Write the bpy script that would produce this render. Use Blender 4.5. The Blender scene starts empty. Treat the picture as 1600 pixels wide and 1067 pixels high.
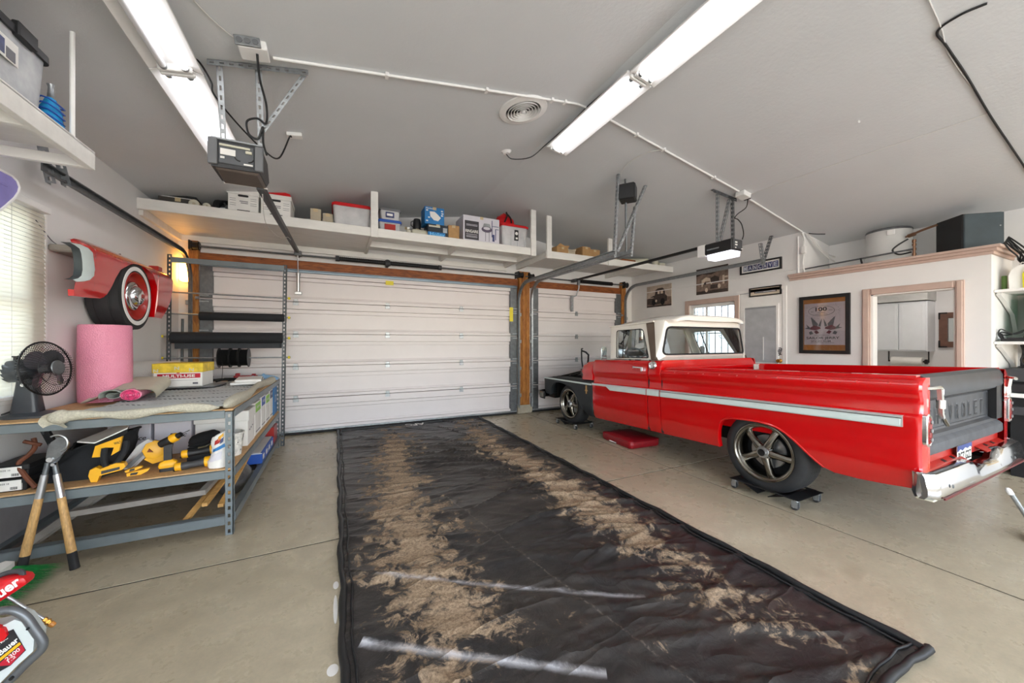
import bpy, bmesh, math, random
from math import sin, cos, pi, radians, sqrt, floor as fl
from mathutils import Vector, Matrix, noise
random.seed(7)
SC = bpy.context.scene
COL = SC.collection

# ---------------------------------------------------------------- camera, world, exposure
cd = bpy.data.cameras.new('camera')
cam = bpy.data.objects.new('camera', cd)
COL.objects.link(cam)
cd.sensor_width = 36.0
cd.lens = 36.0 * 568.0 / 1600.0
cd.clip_start = 0.05
cd.shift_y = 0.8 / 1600
cam.location = (0, 0, 1.34)
cam.rotation_euler = (pi / 2, 0, -0.451101)
SC.camera = cam

w = bpy.data.worlds.new('sky')
SC.world = w
w.use_nodes = True
nt = w.node_tree
bgn = nt.nodes['Background']
skyt = nt.nodes.new('ShaderNodeTexSky')
try:
    skyt.sky_type = 'NISHITA'
    skyt.sun_disc = False
    skyt.sun_elevation = radians(48)
    skyt.sun_rotation = radians(200)
except Exception:
    pass
hz = nt.nodes.new('ShaderNodeMix')
hz.data_type = 'RGBA'
hz.inputs[0].default_value = .55
hz.inputs[7].default_value = (4.4, 4.42, 4.42, 1)
nt.links.new(skyt.outputs[0], hz.inputs[6])
nt.links.new(hz.outputs[2], bgn.inputs[0])
bgn.inputs[1].default_value = 1.45
SC.view_settings.view_transform = 'Standard'
SC.view_settings.look = 'None'
SC.view_settings.gamma = 1.0
SC.view_settings.use_curve_mapping = False
SC.view_settings.exposure = 0.47
TUBE = 4.5          # strength of a lit fluorescent tube
SC.cycles.max_bounces = 10
SC.cycles.diffuse_bounces = 6
SC.cycles.glossy_bounces = 4
SC.cycles.transmission_bounces = 8
SC.cycles.transparent_max_bounces = 10
SC.cycles.caustics_reflective = False
SC.cycles.caustics_refractive = False
SC.cycles.sample_clamp_indirect = 6.0


# ---------------------------------------------------------------- materials
def lin(c):
    if isinstance(c, str):
        c = c.lstrip('#')
        c = [int(c[i:i + 2], 16) / 255 for i in (0, 2, 4)]
        c = [x / 12.92 if x <= .04045 else ((x + .055) / 1.055) ** 2.4 for x in c]
    return (c[0], c[1], c[2], 1)


class NT:
    def __init__(s, m):
        s.t = m.node_tree
        s.n = s.t.nodes
        s.l = s.t.links

    def node(s, typ, **kw):
        n = s.n.new(typ)
        for k, v in kw.items():
            setattr(n, k, v)
        return n

    def link(s, a, b):
        s.l.new(a, b)

    def coord(s, scale=(1, 1, 1), out='Object'):
        tc = s.node('ShaderNodeTexCoord')
        mp = s.node('ShaderNodeMapping')
        mp.inputs['Scale'].default_value = scale
        s.link(tc.outputs[out], mp.inputs[0])
        return mp.outputs[0]

    def noise(s, vec, scale, detail=4, rough=.6, dist=0):
        n = s.node('ShaderNodeTexNoise')
        n.inputs['Scale'].default_value = scale
        n.inputs['Detail'].default_value = detail
        n.inputs['Roughness'].default_value = rough
        n.inputs['Distortion'].default_value = dist
        s.link(vec, n.inputs['Vector'])
        return n.outputs['Fac']

    def ramp(s, fac, stops):
        r = s.node('ShaderNodeValToRGB')
        e = r.color_ramp.elements
        while len(e) < len(stops):
            e.new(.5)
        for i, (p, c) in enumerate(stops):
            e[i].position = p
            e[i].color = lin(c) if isinstance(c, str) else (c, c, c, 1) if isinstance(c, (int, float)) else lin(c)
        s.link(fac, r.inputs[0])
        return r.outputs[0]

    def mix(s, fac, a, b, mode='MIX'):
        m = s.node('ShaderNodeMix', data_type='RGBA', blend_type=mode)
        for sock, v in ((m.inputs[0], fac), (m.inputs[6], a), (m.inputs[7], b)):
            if hasattr(v, 'is_linked'):
                s.link(v, sock)
            elif isinstance(v, (int, float)):
                sock.default_value = v
            else:
                sock.default_value = lin(v)
        return m.outputs[2]

    def math(s, op, a, b=0.0, c=None):
        m = s.node('ShaderNodeMath', operation=op)
        for i, v in enumerate((a, b, c)):
            if v is None:
                continue
            if hasattr(v, 'is_linked'):
                s.link(v, m.inputs[i])
            else:
                m.inputs[i].default_value = v
        return m.outputs[0]

    def sep(s, vec):
        n = s.node('ShaderNodeSeparateXYZ')
        s.link(vec, n.inputs[0])
        return n.outputs

    def bump(s, h, strength, dist=.01):
        b = s.node('ShaderNodeBump')
        b.inputs['Strength'].default_value = strength
        b.inputs['Distance'].default_value = dist
        s.link(h, b.inputs['Height'])
        return b.outputs[0]


MATS = {}


def M(name, col='#888888', rough=.5, metal=0.0, var=.06, vs=6, bump=0.0, bs=60, bd=.004, coat=0.0, spec=.5, emit=None, es=0, alpha=None, trans=0, ior=1.45, stretch=(1, 1, 1)):
    if name in MATS:
        return MATS[name]
    m = bpy.data.materials.new(name)
    m.use_nodes = True
    q = NT(m)
    b = q.n['Principled BSDF']
    vec = q.coord(stretch)
    c = lin(col)
    if var:
        f = q.noise(vec, vs, 5)
        lo = tuple(max(0, x * (1 - var * 2)) for x in c[:3])
        hi = tuple(min(1, x * (1 + var * 2)) for x in c[:3])
        r = q.node('ShaderNodeValToRGB')
        r.color_ramp.elements[0].position = .3
        r.color_ramp.elements[1].position = .7
        r.color_ramp.elements[0].color = (*lo, 1)
        r.color_ramp.elements[1].color = (*hi, 1)
        q.link(f, r.inputs[0])
        q.link(r.outputs[0], b.inputs['Base Color'])
    else:
        b.inputs['Base Color'].default_value = c
    b.inputs['Roughness'].default_value = rough
    b.inputs['Metallic'].default_value = metal
    b.inputs['Specular IOR Level'].default_value = spec
    b.inputs['Coat Weight'].default_value = coat
    b.inputs['Coat Roughness'].default_value = .05
    if bump:
        q.link(q.bump(q.noise(vec, bs, 6), bump, bd), b.inputs['Normal'])
    if emit:
        b.inputs['Emission Color'].default_value = lin(emit)
        b.inputs['Emission Strength'].default_value = es
    if trans:
        b.inputs['Transmission Weight'].default_value = trans
        b.inputs['IOR'].default_value = ior
    if alpha is not None:
        b.inputs['Alpha'].default_value = alpha
    MATS[name] = m
    return m


def glass(name, tint='#ffffff', a=.12, rough=.02):
    """thin pane: mostly clear, with a real reflection"""
    m = bpy.data.materials.new(name)
    m.use_nodes = True
    q = NT(m)
    q.n.remove(q.n['Principled BSDF'])
    t = q.node('ShaderNodeBsdfTransparent')
    t.inputs[0].default_value = lin(tint)
    g = q.node('ShaderNodeBsdfGlossy')
    g.inputs['Roughness'].default_value = rough
    f = q.node('ShaderNodeFresnel')
    f.inputs[0].default_value = 1.42
    k = q.math('MULTIPLY_ADD', f.outputs[0], 1.1, a)
    mx = q.node('ShaderNodeMixShader')
    q.link(k, mx.inputs[0])
    q.link(t.outputs[0], mx.inputs[1])
    q.link(g.outputs[0], mx.inputs[2])
    q.link(mx.outputs[0], q.n['Material Output'].inputs[0])
    MATS[name] = m
    return m


def clearplastic(name, col='#d8dadc', a=.45, rough=.35):
    """translucent plastic tub wall"""
    m = bpy.data.materials.new(name)
    m.use_nodes = True
    q = NT(m)
    b = q.n['Principled BSDF']
    vec = q.coord()
    b.inputs['Roughness'].default_value = rough
    q.link(q.mix(q.noise(vec, 9, 3), col, '#ffffff'), b.inputs['Base Color'])
    t = q.node('ShaderNodeBsdfTransparent')
    mx = q.node('ShaderNodeMixShader')
    mx.inputs[0].default_value = a
    q.link(t.outputs[0], mx.inputs[1])
    q.link(b.outputs[0], mx.inputs[2])
    q.link(mx.outputs[0], q.n['Material Output'].inputs[0])
    MATS[name] = m
    return m


# ---------------------------------------------------------------- mesh builder
ROOTS = {}


class MB:
    def __init__(s, m=None):
        s.v, s.f, s.m = [], [], m

    def add(s, vs, fs):
        o = len(s.v)
        if s.m is not None:
            vs = [s.m @ Vector(p) for p in vs]
        s.v += [tuple(p) for p in vs]
        s.f += [tuple(i + o for i in f) for f in fs]
        return s

    def box(s, x0, x1, y0, y1, z0, z1, b=0.0):
        x0, x1 = min(x0, x1), max(x0, x1)
        y0, y1 = min(y0, y1), max(y0, y1)
        z0, z1 = min(z0, z1), max(z0, z1)
        b = min(b, (x1 - x0) * .45, (y1 - y0) * .45, (z1 - z0) * .45)
        if b <= 0:
            vs = [(x, y, z) for x in (x0, x1) for y in (y0, y1) for z in (z0, z1)]
            return s.add(vs, [(0, 1, 3, 2), (4, 6, 7, 5), (0, 4, 5, 1), (2, 3, 7, 6), (0, 2, 6, 4), (1, 5, 7, 3)])
        vs, ix = [], {}
        for i, x in enumerate((x0, x1)):
            for j, y in enumerate((y0, y1)):
                for k, z in enumerate((z0, z1)):
                    dx, dy, dz = (b, -b)[i], (b, -b)[j], (b, -b)[k]
                    for a, p in enumerate(((x, y + dy, z + dz), (x + dx, y, z + dz), (x + dx, y + dy, z))):
                        ix[i, j, k, a] = len(vs)
                        vs.append(p)
        F = []
        I = lambda i, j, k, a: ix[i, j, k, a]
        for e in (0, 1):
            F.append([I(e, 0, 0, 0), I(e, 0, 1, 0), I(e, 1, 1, 0), I(e, 1, 0, 0)][::1 if e == 0 else -1])
            F.append([I(0, e, 0, 1), I(1, e, 0, 1), I(1, e, 1, 1), I(0, e, 1, 1)][::1 if e == 0 else -1])
            F.append([I(0, 0, e, 2), I(0, 1, e, 2), I(1, 1, e, 2), I(1, 0, e, 2)][::1 if e == 0 else -1])
        for p in (0, 1):
            for r in (0, 1):
                F.append([I(p, r, 0, 0), I(p, r, 1, 0), I(p, r, 1, 1), I(p, r, 0, 1)])
                F.append([I(p, 0, r, 0), I(p, 1, r, 0), I(p, 1, r, 2), I(p, 0, r, 2)])
                F.append([I(0, p, r, 1), I(1, p, r, 1), I(1, p, r, 2), I(0, p, r, 2)])
        for i in (0, 1):
            for j in (0, 1):
                for k in (0, 1):
                    F.append([I(i, j, k, 0), I(i, j, k, 1), I(i, j, k, 2)])
        return s.add(vs, F)

    def cyl(s, p0, p1, r0, r1=None, n=12, caps=True):
        p0, p1 = Vector(p0), Vector(p1)
        r1 = r0 if r1 is None else r1
        d = (p1 - p0).normalized()
        a = d.orthogonal().normalized()
        c = d.cross(a)
        vs = []
        for p, r in ((p0, r0), (p1, r1)):
            for i in range(n):
                t = 2 * pi * i / n
                vs.append(p + (a * cos(t) + c * sin(t)) * r)
        fs = [(i, (i + 1) % n, n + (i + 1) % n, n + i) for i in range(n)]
        if caps:
            fs += [tuple(range(n))[::-1], tuple(range(n, 2 * n))]
        return s.add(vs, fs)

    def tube(s, pts, r, n=8, closed=False, caps=True):
        P = [Vector(p) for p in pts]
        k = len(P)
        R = r if isinstance(r, (list, tuple)) else [r] * k
        vs = []
        nrm = None
        for i, p in enumerate(P):
            if closed:
                t = P[(i + 1) % k] - P[i - 1]
            else:
                t = P[min(i + 1, k - 1)] - P[max(i - 1, 0)]
            t = t.normalized() if t.length > 1e-9 else Vector((0, 0, 1))
            if nrm is None:
                nrm = t.orthogonal().normalized()
            else:
                nrm = nrm - t * nrm.dot(t)
                nrm = nrm.normalized() if nrm.length > 1e-6 else t.orthogonal().normalized()
            c = t.cross(nrm)
            for j in range(n):
                a = 2 * pi * j / n
                vs.append(p + (nrm * cos(a) + c * sin(a)) * R[i])
        fs = []
        for i in range(k if closed else k - 1):
            o, q = i * n, ((i + 1) % k) * n
            for j in range(n):
                fs.append((o + j, o + (j + 1) % n, q + (j + 1) % n, q + j))
        if caps and not closed:
            fs += [tuple(range(n))[::-1], tuple(range((k - 1) * n, k * n))]
        return s.add(vs, fs)

    def lathe(s, prof, o, axis=(0, 0, 1), n=24, caps=False):
        """prof: list of (radius, height along the axis)"""
        o, d = Vector(o), Vector(axis).normalized()
        a = d.orthogonal().normalized()
        c = d.cross(a)
        vs = [o + d * h + (a * cos(2 * pi * i / n) + c * sin(2 * pi * i / n)) * r for r, h in prof for i in range(n)]
        fs = []
        for k in range(len(prof) - 1):
            for i in range(n):
                fs.append((k * n + i, k * n + (i + 1) % n, (k + 1) * n + (i + 1) % n, (k + 1) * n + i))
        if caps:
            fs += [tuple(range(n))[::-1], tuple(range((len(prof) - 1) * n, len(prof) * n))]
        return s.add(vs, fs)

    def prism(s, poly, pl, a, b, poly2=None):
        """poly in the plane pl ('xy','xz','yz'), swept between a and b of the third axis"""
        def P(p, t):
            return {'xy': (p[0], p[1], t), 'xz': (p[0], t, p[1]), 'yz': (t, p[0], p[1])}[pl]
        n = len(poly)
        vs = [P(p, a) for p in poly] + [P(p, b) for p in (poly2 or poly)]
        fs = [(i, (i + 1) % n, n + (i + 1) % n, n + i) for i in range(n)] + [tuple(range(n))[::-1], tuple(range(n, 2 * n))]
        return s.add(vs, fs)

    def loft(s, loops, cap=True, closed=True):
        n = len(loops[0])
        vs = [p for l in loops for p in l]
        fs = []
        for k in range(len(loops) - 1):
            for i in range(n if closed else n - 1):
                fs.append((k * n + i, k * n + (i + 1) % n, (k + 1) * n + (i + 1) % n, (k + 1) * n + i))
        if cap and closed:
            fs += [tuple(range(n))[::-1], tuple(range((len(loops) - 1) * n, len(loops) * n))]
        return s.add(vs, fs)

    def grid(s, fn, nu, nv):
        vs = [fn(i / nu, j / nv) for i in range(nu + 1) for j in range(nv + 1)]
        fs = [(i * (nv + 1) + j, (i + 1) * (nv + 1) + j, (i + 1) * (nv + 1) + j + 1, i * (nv + 1) + j + 1) for i in range(nu) for j in range(nv)]
        return s.add(vs, fs)

    def frame(s, pl, o, i, a, b):
        """rectangular picture frame; o, i = (u0,u1,v0,v1) outside and inside, swept a..b"""
        L = [(o[0], o[2]), (o[1], o[2]), (o[1], o[3]), (o[0], o[3])]
        K = [(i[0], i[2]), (i[1], i[2]), (i[1], i[3]), (i[0], i[3])]
        for k in range(4):
            j = (k + 1) % 4
            s.prism([L[k], L[j], K[j], K[k]], pl, a, b)
        return s

    def angle(s, p0, p1, u, v, w, t=.003, pitch=.05):
        """perforated angle iron from p0 to p1, flanges w wide along u and v"""
        p0, p1, u, v = Vector(p0), Vector(p1), Vector(u).normalized(), Vector(v).normalized()
        d = p1 - p0
        L = d.length
        d = d / L

        def bar(c0, c1, e, f, we, tf):
            # bar from c0 to c1, extents e*we, f*tf
            vs = [c + e * a + f * b for c in (c0, c1) for a in (0, we) for b in (0, tf)]
            s.add(vs, [(0, 1, 3, 2), (4, 6, 7, 5), (0, 4, 5, 1), (2, 3, 7, 6), (0, 2, 6, 4), (1, 5, 7, 3)])
        for e, f in ((u, v), (v, u)):
            bar(p0, p1, e, f, w * .33, t)
            bar(p0 + e * w * .67, p1 + e * w * .67, e, f, w * .33, t)
            n = max(1, int(L / pitch))
            for k in range(n + 1):
                a = k * L / n
                c0 = p0 + d * max(0, a - pitch * .28) + e * w * .33
                c1 = p0 + d * min(L, a + pitch * .28) + e * w * .33
                bar(c0, c1, e, f, w * .34, t)
        return s

    def build(s, name, mat, parent=None, smooth=35, origin=None):
        me = bpy.data.meshes.new(name)
        vs = s.v
        if parent is not None:
            ro = ROOTS.get(parent.name)
        else:
            if origin is None:
                xs, ys, zs = zip(*vs)
                origin = ((min(xs) + max(xs)) / 2, (min(ys) + max(ys)) / 2, min(zs))
            ro = Vector(origin)
        if ro is not None and ro.length:
            vs = [(p[0] - ro[0], p[1] - ro[1], p[2] - ro[2]) for p in vs]
        me.from_pydata(vs, [], s.f)
        bm = bmesh.new()
        bm.from_mesh(me)
        bmesh.ops.remove_doubles(bm, verts=bm.verts, dist=1e-5)
        bmesh.ops.recalc_face_normals(bm, faces=bm.faces)
        bm.to_mesh(me)
        bm.free()
        if smooth:
            me.polygons.foreach_set('use_smooth', [True] * len(me.polygons))
            me.set_sharp_from_angle(angle=radians(smooth))
        me.materials.append(MATS[mat] if isinstance(mat, str) else mat)
        o = bpy.data.objects.new(name, me)
        COL.objects.link(o)
        if parent is not None:
            o.parent = parent
            ROOTS[o.name] = ro
        else:
            o.location = ro
            ROOTS[o.name] = Vector(ro)
        return o


def tag(o, label=None, cat=None, group=None, kind=None):
    for k, v in (('label', label), ('category', cat), ('group', group), ('kind', kind)):
        if v:
            o[k] = v
    return o


def T(name, label, cat, loc, group=None, rot=None, kind=None):
    """an Empty at the base of a thing; with rot the parts are written in its own coordinates"""
    o = bpy.data.objects.new(name, None)
    COL.objects.link(o)
    o.empty_display_size = .1
    o.location = loc
    if rot:
        o.rotation_euler = rot
        ROOTS[o.name] = None
    else:
        ROOTS[o.name] = Vector(loc)
    return tag(o, label, cat, group, kind)


def copy_tree(o, parent=None):
    c = o.copy()
    COL.objects.link(c)
    ROOTS[c.name] = ROOTS.get(o.name)
    if parent is not None:
        c.parent = parent
    for ch in list(o.children):
        copy_tree(ch, c)
    return c


def text(name, string, mat, parent, o, xd, yd, width=None, height=None, size=.1, depth=.0008, bold=0.0, shear=0.0, align='CENTER'):
    """lettering as a thin mesh: o is the middle of the baseline block, xd / yd its reading directions"""
    cu = bpy.data.curves.new(name, 'FONT')
    cu.body = string
    cu.size = 1.0
    cu.extrude = 0
    cu.offset = bold
    cu.shear = shear
    cu.resolution_u = 3
    ob = bpy.data.objects.new(name, cu)
    COL.objects.link(ob)
    me = bpy.data.meshes.new_from_object(ob)
    bpy.data.objects.remove(ob)
    bpy.data.curves.remove(cu)
    xs = [v.co.x for v in me.vertices]
    ys = [v.co.y for v in me.vertices]
    if not xs:
        return None
    x0, x1, y0, y1 = min(xs), max(xs), min(ys), max(ys)
    sx = (width / (x1 - x0)) if width else None
    sy = (height / (y1 - y0)) if height else None
    sx = sx or sy or size
    sy = sy or sx
    o, xd, yd = Vector(o), Vector(xd).normalized(), Vector(yd).normalized()
    n = xd.cross(yd)
    vs = [o + xd * ((v.co.x - (x0 + x1) / 2) * sx) + yd * ((v.co.y - (y0 + y1) / 2) * sy) + n * depth for v in me.vertices]
    fs = [tuple(p.vertices) for p in me.polygons]
    bpy.data.meshes.remove(me)
    b = MB()
    b.add(vs, fs)
    me = bpy.data.meshes.new(name)
    ro = ROOTS.get(parent.name)
    if ro is not None:
        b.v = [(p[0] - ro[0], p[1] - ro[1], p[2] - ro[2]) for p in b.v]
    me.from_pydata(b.v, [], b.f)
    me.materials.append(MATS[mat] if isinstance(mat, str) else mat)
    ob = bpy.data.objects.new(name, me)
    COL.objects.link(ob)
    ob.parent = parent
    ROOTS[ob.name] = ro
    return ob


def rrect(u0, u1, v0, v1, r, n=5):
    """rounded rectangle outline, counter-clockwise"""
    P = []
    for cu, cv, a0 in ((u1 - r, v0 + r, -pi / 2), (u1 - r, v1 - r, 0), (u0 + r, v1 - r, pi / 2), (u0 + r, v0 + r, pi)):
        for i in range(n + 1):
            a = a0 + pi / 2 * i / n
            P.append((cu + r * cos(a), cv + r * sin(a)))
    return P


def interp(pts, x):
    """piecewise linear y(x) through sorted pts"""
    if x <= pts[0][0]:
        return pts[0][1]
    for (a, b), (c, d) in zip(pts, pts[1:]):
        if x <= c:
            return b + (d - b) * (x - a) / (c - a) if c > a else d
    return pts[-1][1]


def spline(pts, n=8):
    """Catmull-Rom through points"""
    P = [Vector(p) for p in pts]
    out = []
    for i in range(len(P) - 1):
        a, b, c, d = P[max(i - 1, 0)], P[i], P[i + 1], P[min(i + 2, len(P) - 1)]
        for k in range(n):
            t = k / n
            out.append(.5 * ((2 * b) + (c - a) * t + (2 * a - 5 * b + 4 * c - d) * t * t + (3 * b - a - 3 * c + d) * t ** 3))
    out.append(P[-1])
    return out

# ---------------------------------------------------------------- palette
M('wall', '#e3e2e1', .75, var=.015, vs=2, bump=.12, bs=90, bd=.002)
M('ceiling', '#d5d7d9', .8, var=.012, vs=1.5, bump=.35, bs=34, bd=.006)
M('white', '#ecebe9', .45, var=.02)
M('white_paint', '#e4e2dd', .5, var=.03, vs=4, bump=.08, bs=40, bd=.003, stretch=(1, 4, 4))
M('trim_tan', '#bfa79b', .55, var=.04)
M('door_steel', '#dfd9d9', .42, var=.02, vs=1.2, bump=.06, bs=120, bd=.001)
M('galv', '#9fa3a6', .42, .75, var=.10, vs=25)
M('galv_dark', '#6d7073', .45, .7, var=.10, vs=20)
M('steel', '#b9bbbd', .3, .9, var=.05)
M('chrome', '#e2e4e6', .14, 1.0, var=.02)
M('nickel', '#cfcfca', .25, .85, var=.03)
M('gunmetal', '#8a867e', .22, 1.0, var=.03)
M('black_metal', '#1c1c1e', .4, .3, var=.1)
M('black_plastic', '#1b1b1d', .5, var=.08)
M('black_matte', '#141415', .85, var=.1)
M('black_cable', '#151516', .55, var=0)
M('white_cable', '#d8d7d4', .5, var=0)
M('charcoal', '#3c3d40', .5, var=.06)
M('grey_plastic', '#6a6c6f', .5, var=.05)
M('rubber', '#222224', .75, var=.08, bump=.1, bs=120)
M('tyre', '#262729', .7, var=.12, vs=12, bump=.12, bs=90, bd=.002)
M('bench_steel', '#737c80', .45, .25, var=.05)
M('rack_steel', '#4f5356', .45, .4, var=.06)
M('chipboard', '#c59e70', .7, var=.10, vs=60, bump=.1, bs=150)
M('red_paint', '#c8060c', .16, var=.02, vs=1, coat=.8)
M('red_dull', '#a8231c', .35, var=.06, coat=.3)
M('red_plastic', '#c8101a', .35, var=.04)
M('dark_red', '#8a0a18', .45, var=.12, vs=14, bump=.15, bs=30, bd=.004)
M('primer', '#20262a', .55, var=.08)
M('cab_white', '#e9e4dc', .22, var=.02, coat=.6)
M('trim_white', '#cfdcdb', .3, var=.02, coat=.2)
M('trim_bright', '#d5d9d8', .3, .55, var=.02)
M('bronze', '#6d5e52', .35, .7, var=.06)
M('yellow', '#f0b11a', .42, var=.05)
M('yellow_label', '#e9d83a', .5, var=.03)
M('cardboard', '#b08a5d', .8, var=.06, vs=12, bump=.08, bs=60)
M('tan_box', '#b5a994', .8, var=.05)
M('paper_white', '#e6e4e0', .7, var=.03)
M('paper_lilac', '#d3d0d8', .7, var=.03)
M('blue', '#1e74b4', .5, var=.04)
M('deep_blue', '#1d4fa8', .5, var=.04)
M('sky_blue', '#8fbbe0', .8, var=.10, vs=18)
M('cyan_cloth', '#1b93cf', .7, var=.10, vs=16)
M('green', '#8cc63f', .5, var=.03)
M('pine', '#c79a5b', .6, var=.12, vs=8, stretch=(2, 2, 20))
M('old_wood', '#8d8780', .7, var=.10, vs=10)
M('concrete_block', '#a39a88', .85, var=.1)
M('ink', '#1e1d20', .6, var=0)
M('ink_grey', '#6a6a70', .6, var=0)
M('red_label', '#b3132c', .5, var=.03)
M('brass', '#c08a3c', .3, .9, var=.1)
M('foam', '#c9c6b4', .8, var=.03)
M('grey_foam', '#98a099', .85, var=.05)
M('purple', '#8d85c8', .45, var=.05)
M('hat', '#0d0d0f', .95, var=.1, bump=.6, bs=160, bd=.004)
M('fabric_black', '#1d1f23', .85, var=.1, bump=.15, bs=140)
M('rust', '#6d3f2b', .7, .2, var=.2, vs=14)
M('pink_dark', '#d63f74', .5, var=.25, vs=60, bump=.4, bs=120, bd=.004)
M('tank', '#c9d0cf', .5, var=.05)
M('lens_red', '#7e1214', .2, var=.25, vs=90)
M('sconce', '#ffd98a', .5, var=0, emit='#ffb44a', es=16.0)
M('opener_lens', '#f4f3fb', .5, var=0, emit='#f2f0ff', es=1.2)
M('tube_lit', '#ffffff', .4, var=0, emit='#fbfaff', es=TUBE)
M('tube_off', '#dfe0e2', .25, var=0)
M('screen_green', '#2b5a50', .3, var=.1, emit='#1e6a4c', es=.25)
M('screen_glow', '#2fd08a', .3, var=0, emit='#2fd08a', es=.7)
M('siding', '#dfe3ea', .6, var=.03)
M('mat_edge', '#1b1c1e', .45, var=.08, bump=.1, bs=60)
M('bath_wall', '#e7e7e9', .7, var=.01)
M('cabinet', '#e3e7ec', .35, var=.015)
M('dark_wood', '#6a4a3e', .55, var=.12, vs=10)
M('mirror', '#dfe6ea', .03, 1.0, var=0)
M('speaker_cloth', '#34393d', .9, var=.08, bump=.3, bs=200)
M('speaker_front', '#3f494e', .8, var=.06)
M('dial', '#c9cbc9', .4, var=.02)
M('cord', '#c9c6c0', .8, var=.05)
glass('glass', '#f2f6f5', .0)
glass('car_glass', '#f3f8f7', .0)
glass('print_glass', '#ffffff', .0)
clearplastic('clear_tub', '#c4c6c8', .5)
clearplastic('clear_tub_blue', '#8d959c', .5)
clearplastic('guard', '#c9cac8', .5, .2)


def special(name):
    m = bpy.data.materials.new(name)
    m.use_nodes = True
    MATS[name] = m
    q = NT(m)
    return q, q.n['Principled BSDF']


# concrete floor: tan, mottled, stained, a little gloss
q, b = special('concrete')
v = q.coord(out='Generated')
tc = q.node('ShaderNodeNewGeometry')
P = tc.outputs['Position']
n1 = q.noise(P, .9, 6, .6)
n2 = q.noise(P, 7, 8, .65)
n3 = q.noise(P, 55, 4, .7)
c = q.ramp(n1, [(.30, '#a99e86'), (.55, '#bbb098'), (.75, '#c8bea7')])
c = q.mix(q.ramp(n2, [(.45, 0.0), (.72, .45)]), c, '#978d78')
c = q.mix(q.ramp(n3, [(.35, .22), (.6, 0.0)]), c, '#7d7462')
sp = q.ramp(q.noise(P, 3.1, 3, .5), [(.66, 0.0), (.78, .4)])
c = q.mix(sp, c, '#8a7f66')
q.link(c, b.inputs['Base Color'])
q.link(q.ramp(n2, [(.3, .22), (.7, .38)]), b.inputs['Roughness'])
q.link(q.bump(n3, .08, .004), b.inputs['Normal'])

# rough-sawn stained header timber
q, b = special('timber')
v = q.coord((2.2, 12, 12))
n1 = q.noise(v, 3, 8, .65, .6)
q.link(q.ramp(n1, [(.28, '#4f2710'), (.5, '#8a4a1c'), (.75, '#a8642c')]), b.inputs['Base Color'])
b.inputs['Roughness'].default_value = .6
q, b = special('timber_post')
v = q.coord((12, 12, 2.2))
n1 = q.noise(v, 3, 8, .65, .6)
q.link(q.ramp(n1, [(.25, '#5b3416'), (.5, '#a06324'), (.75, '#c08a45')]), b.inputs['Base Color'])
b.inputs['Roughness'].default_value = .6

# bubble wrap
q, b = special('bubble_wrap')
tc = q.node('ShaderNodeTexCoord')
vo = q.node('ShaderNodeTexVoronoi')
vo.inputs['Scale'].default_value = 120
q.link(tc.outputs['Object'], vo.inputs['Vector'])
b.inputs['Base Color'].default_value = lin('#ef9db6')
q.link(q.mix(q.noise(tc.outputs['Object'], 5, 3), '#f0a2ba', '#e98aa8'), b.inputs['Base Color'])
b.inputs['Roughness'].default_value = .2
q.link(q.bump(q.math('SUBTRACT', 1, vo.outputs['Distance']), .7, .006), b.inputs['Normal'])
q, b = special('bubble_clear')
tc = q.node('ShaderNodeTexCoord')
vo = q.node('ShaderNodeTexVoronoi')
vo.inputs['Scale'].default_value = 120
q.link(tc.outputs['Object'], vo.inputs['Vector'])
b.inputs['Base Color'].default_value = lin('#dcdad6')
b.inputs['Roughness'].default_value = .3
q.link(q.bump(q.math('SUBTRACT', 1, vo.outputs['Distance']), .5, .006), b.inputs['Normal'])

# vinyl floor mat: black, dried mud, two straight pale streaks, scuffs
q, b = special('mat_vinyl')
g = q.node('ShaderNodeNewGeometry')
P = g.outputs['Position']
x, y, z = q.sep(P)
n1 = q.noise(P, 1.9, 8, .7, 1.2)
n2 = q.noise(P, 9, 9, .75, .8)
n3 = q.noise(P, 70, 3, .7)
# mud lies in two wheel lanes, thicker on the right lane
lc = q.math('ADD', .30, q.math('MULTIPLY', y, .075))
laneL = q.math('SUBTRACT', 1, q.math('MINIMUM', 1, q.math('DIVIDE', q.math('ABSOLUTE', q.math('SUBTRACT', x, lc)), .50)))
laneR = q.math('SUBTRACT', 1, q.math('MINIMUM', 1, q.math('DIVIDE', q.math('ABSOLUTE', q.math('SUBTRACT', x, 1.86)), .42)))
lane = q.math('MAXIMUM', laneL, laneR)
yf = q.ramp(q.math('DIVIDE', y, 6.2), [(.10, .25), (.32, 1.0), (.75, .95), (.97, .45)])
amt = q.math('MULTIPLY', lane, yf)
mud = q.math('ADD', q.math('MULTIPLY', n1, .42), q.math('MULTIPLY', n2, .58))
mud = q.math('ADD', mud, q.math('MULTIPLY', q.math('SUBTRACT', amt, .62), .19))
mudm = q.ramp(mud, [(.475, 0.0), (.50, .5), (.545, .92)])
c = q.ramp(n2, [(.3, '#1f1e1f'), (.6, '#2c2a2a'), (.8, '#3f3a38')])
c = q.mix(q.ramp(n1, [(.42, 0.0), (.62, .35)]), c, '#4e463f')
c = q.mix(mudm, c, q.mix(q.ramp(n3, [(.3, 0.0), (.65, 1.0)]), '#75614d', '#b59d80'))


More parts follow.
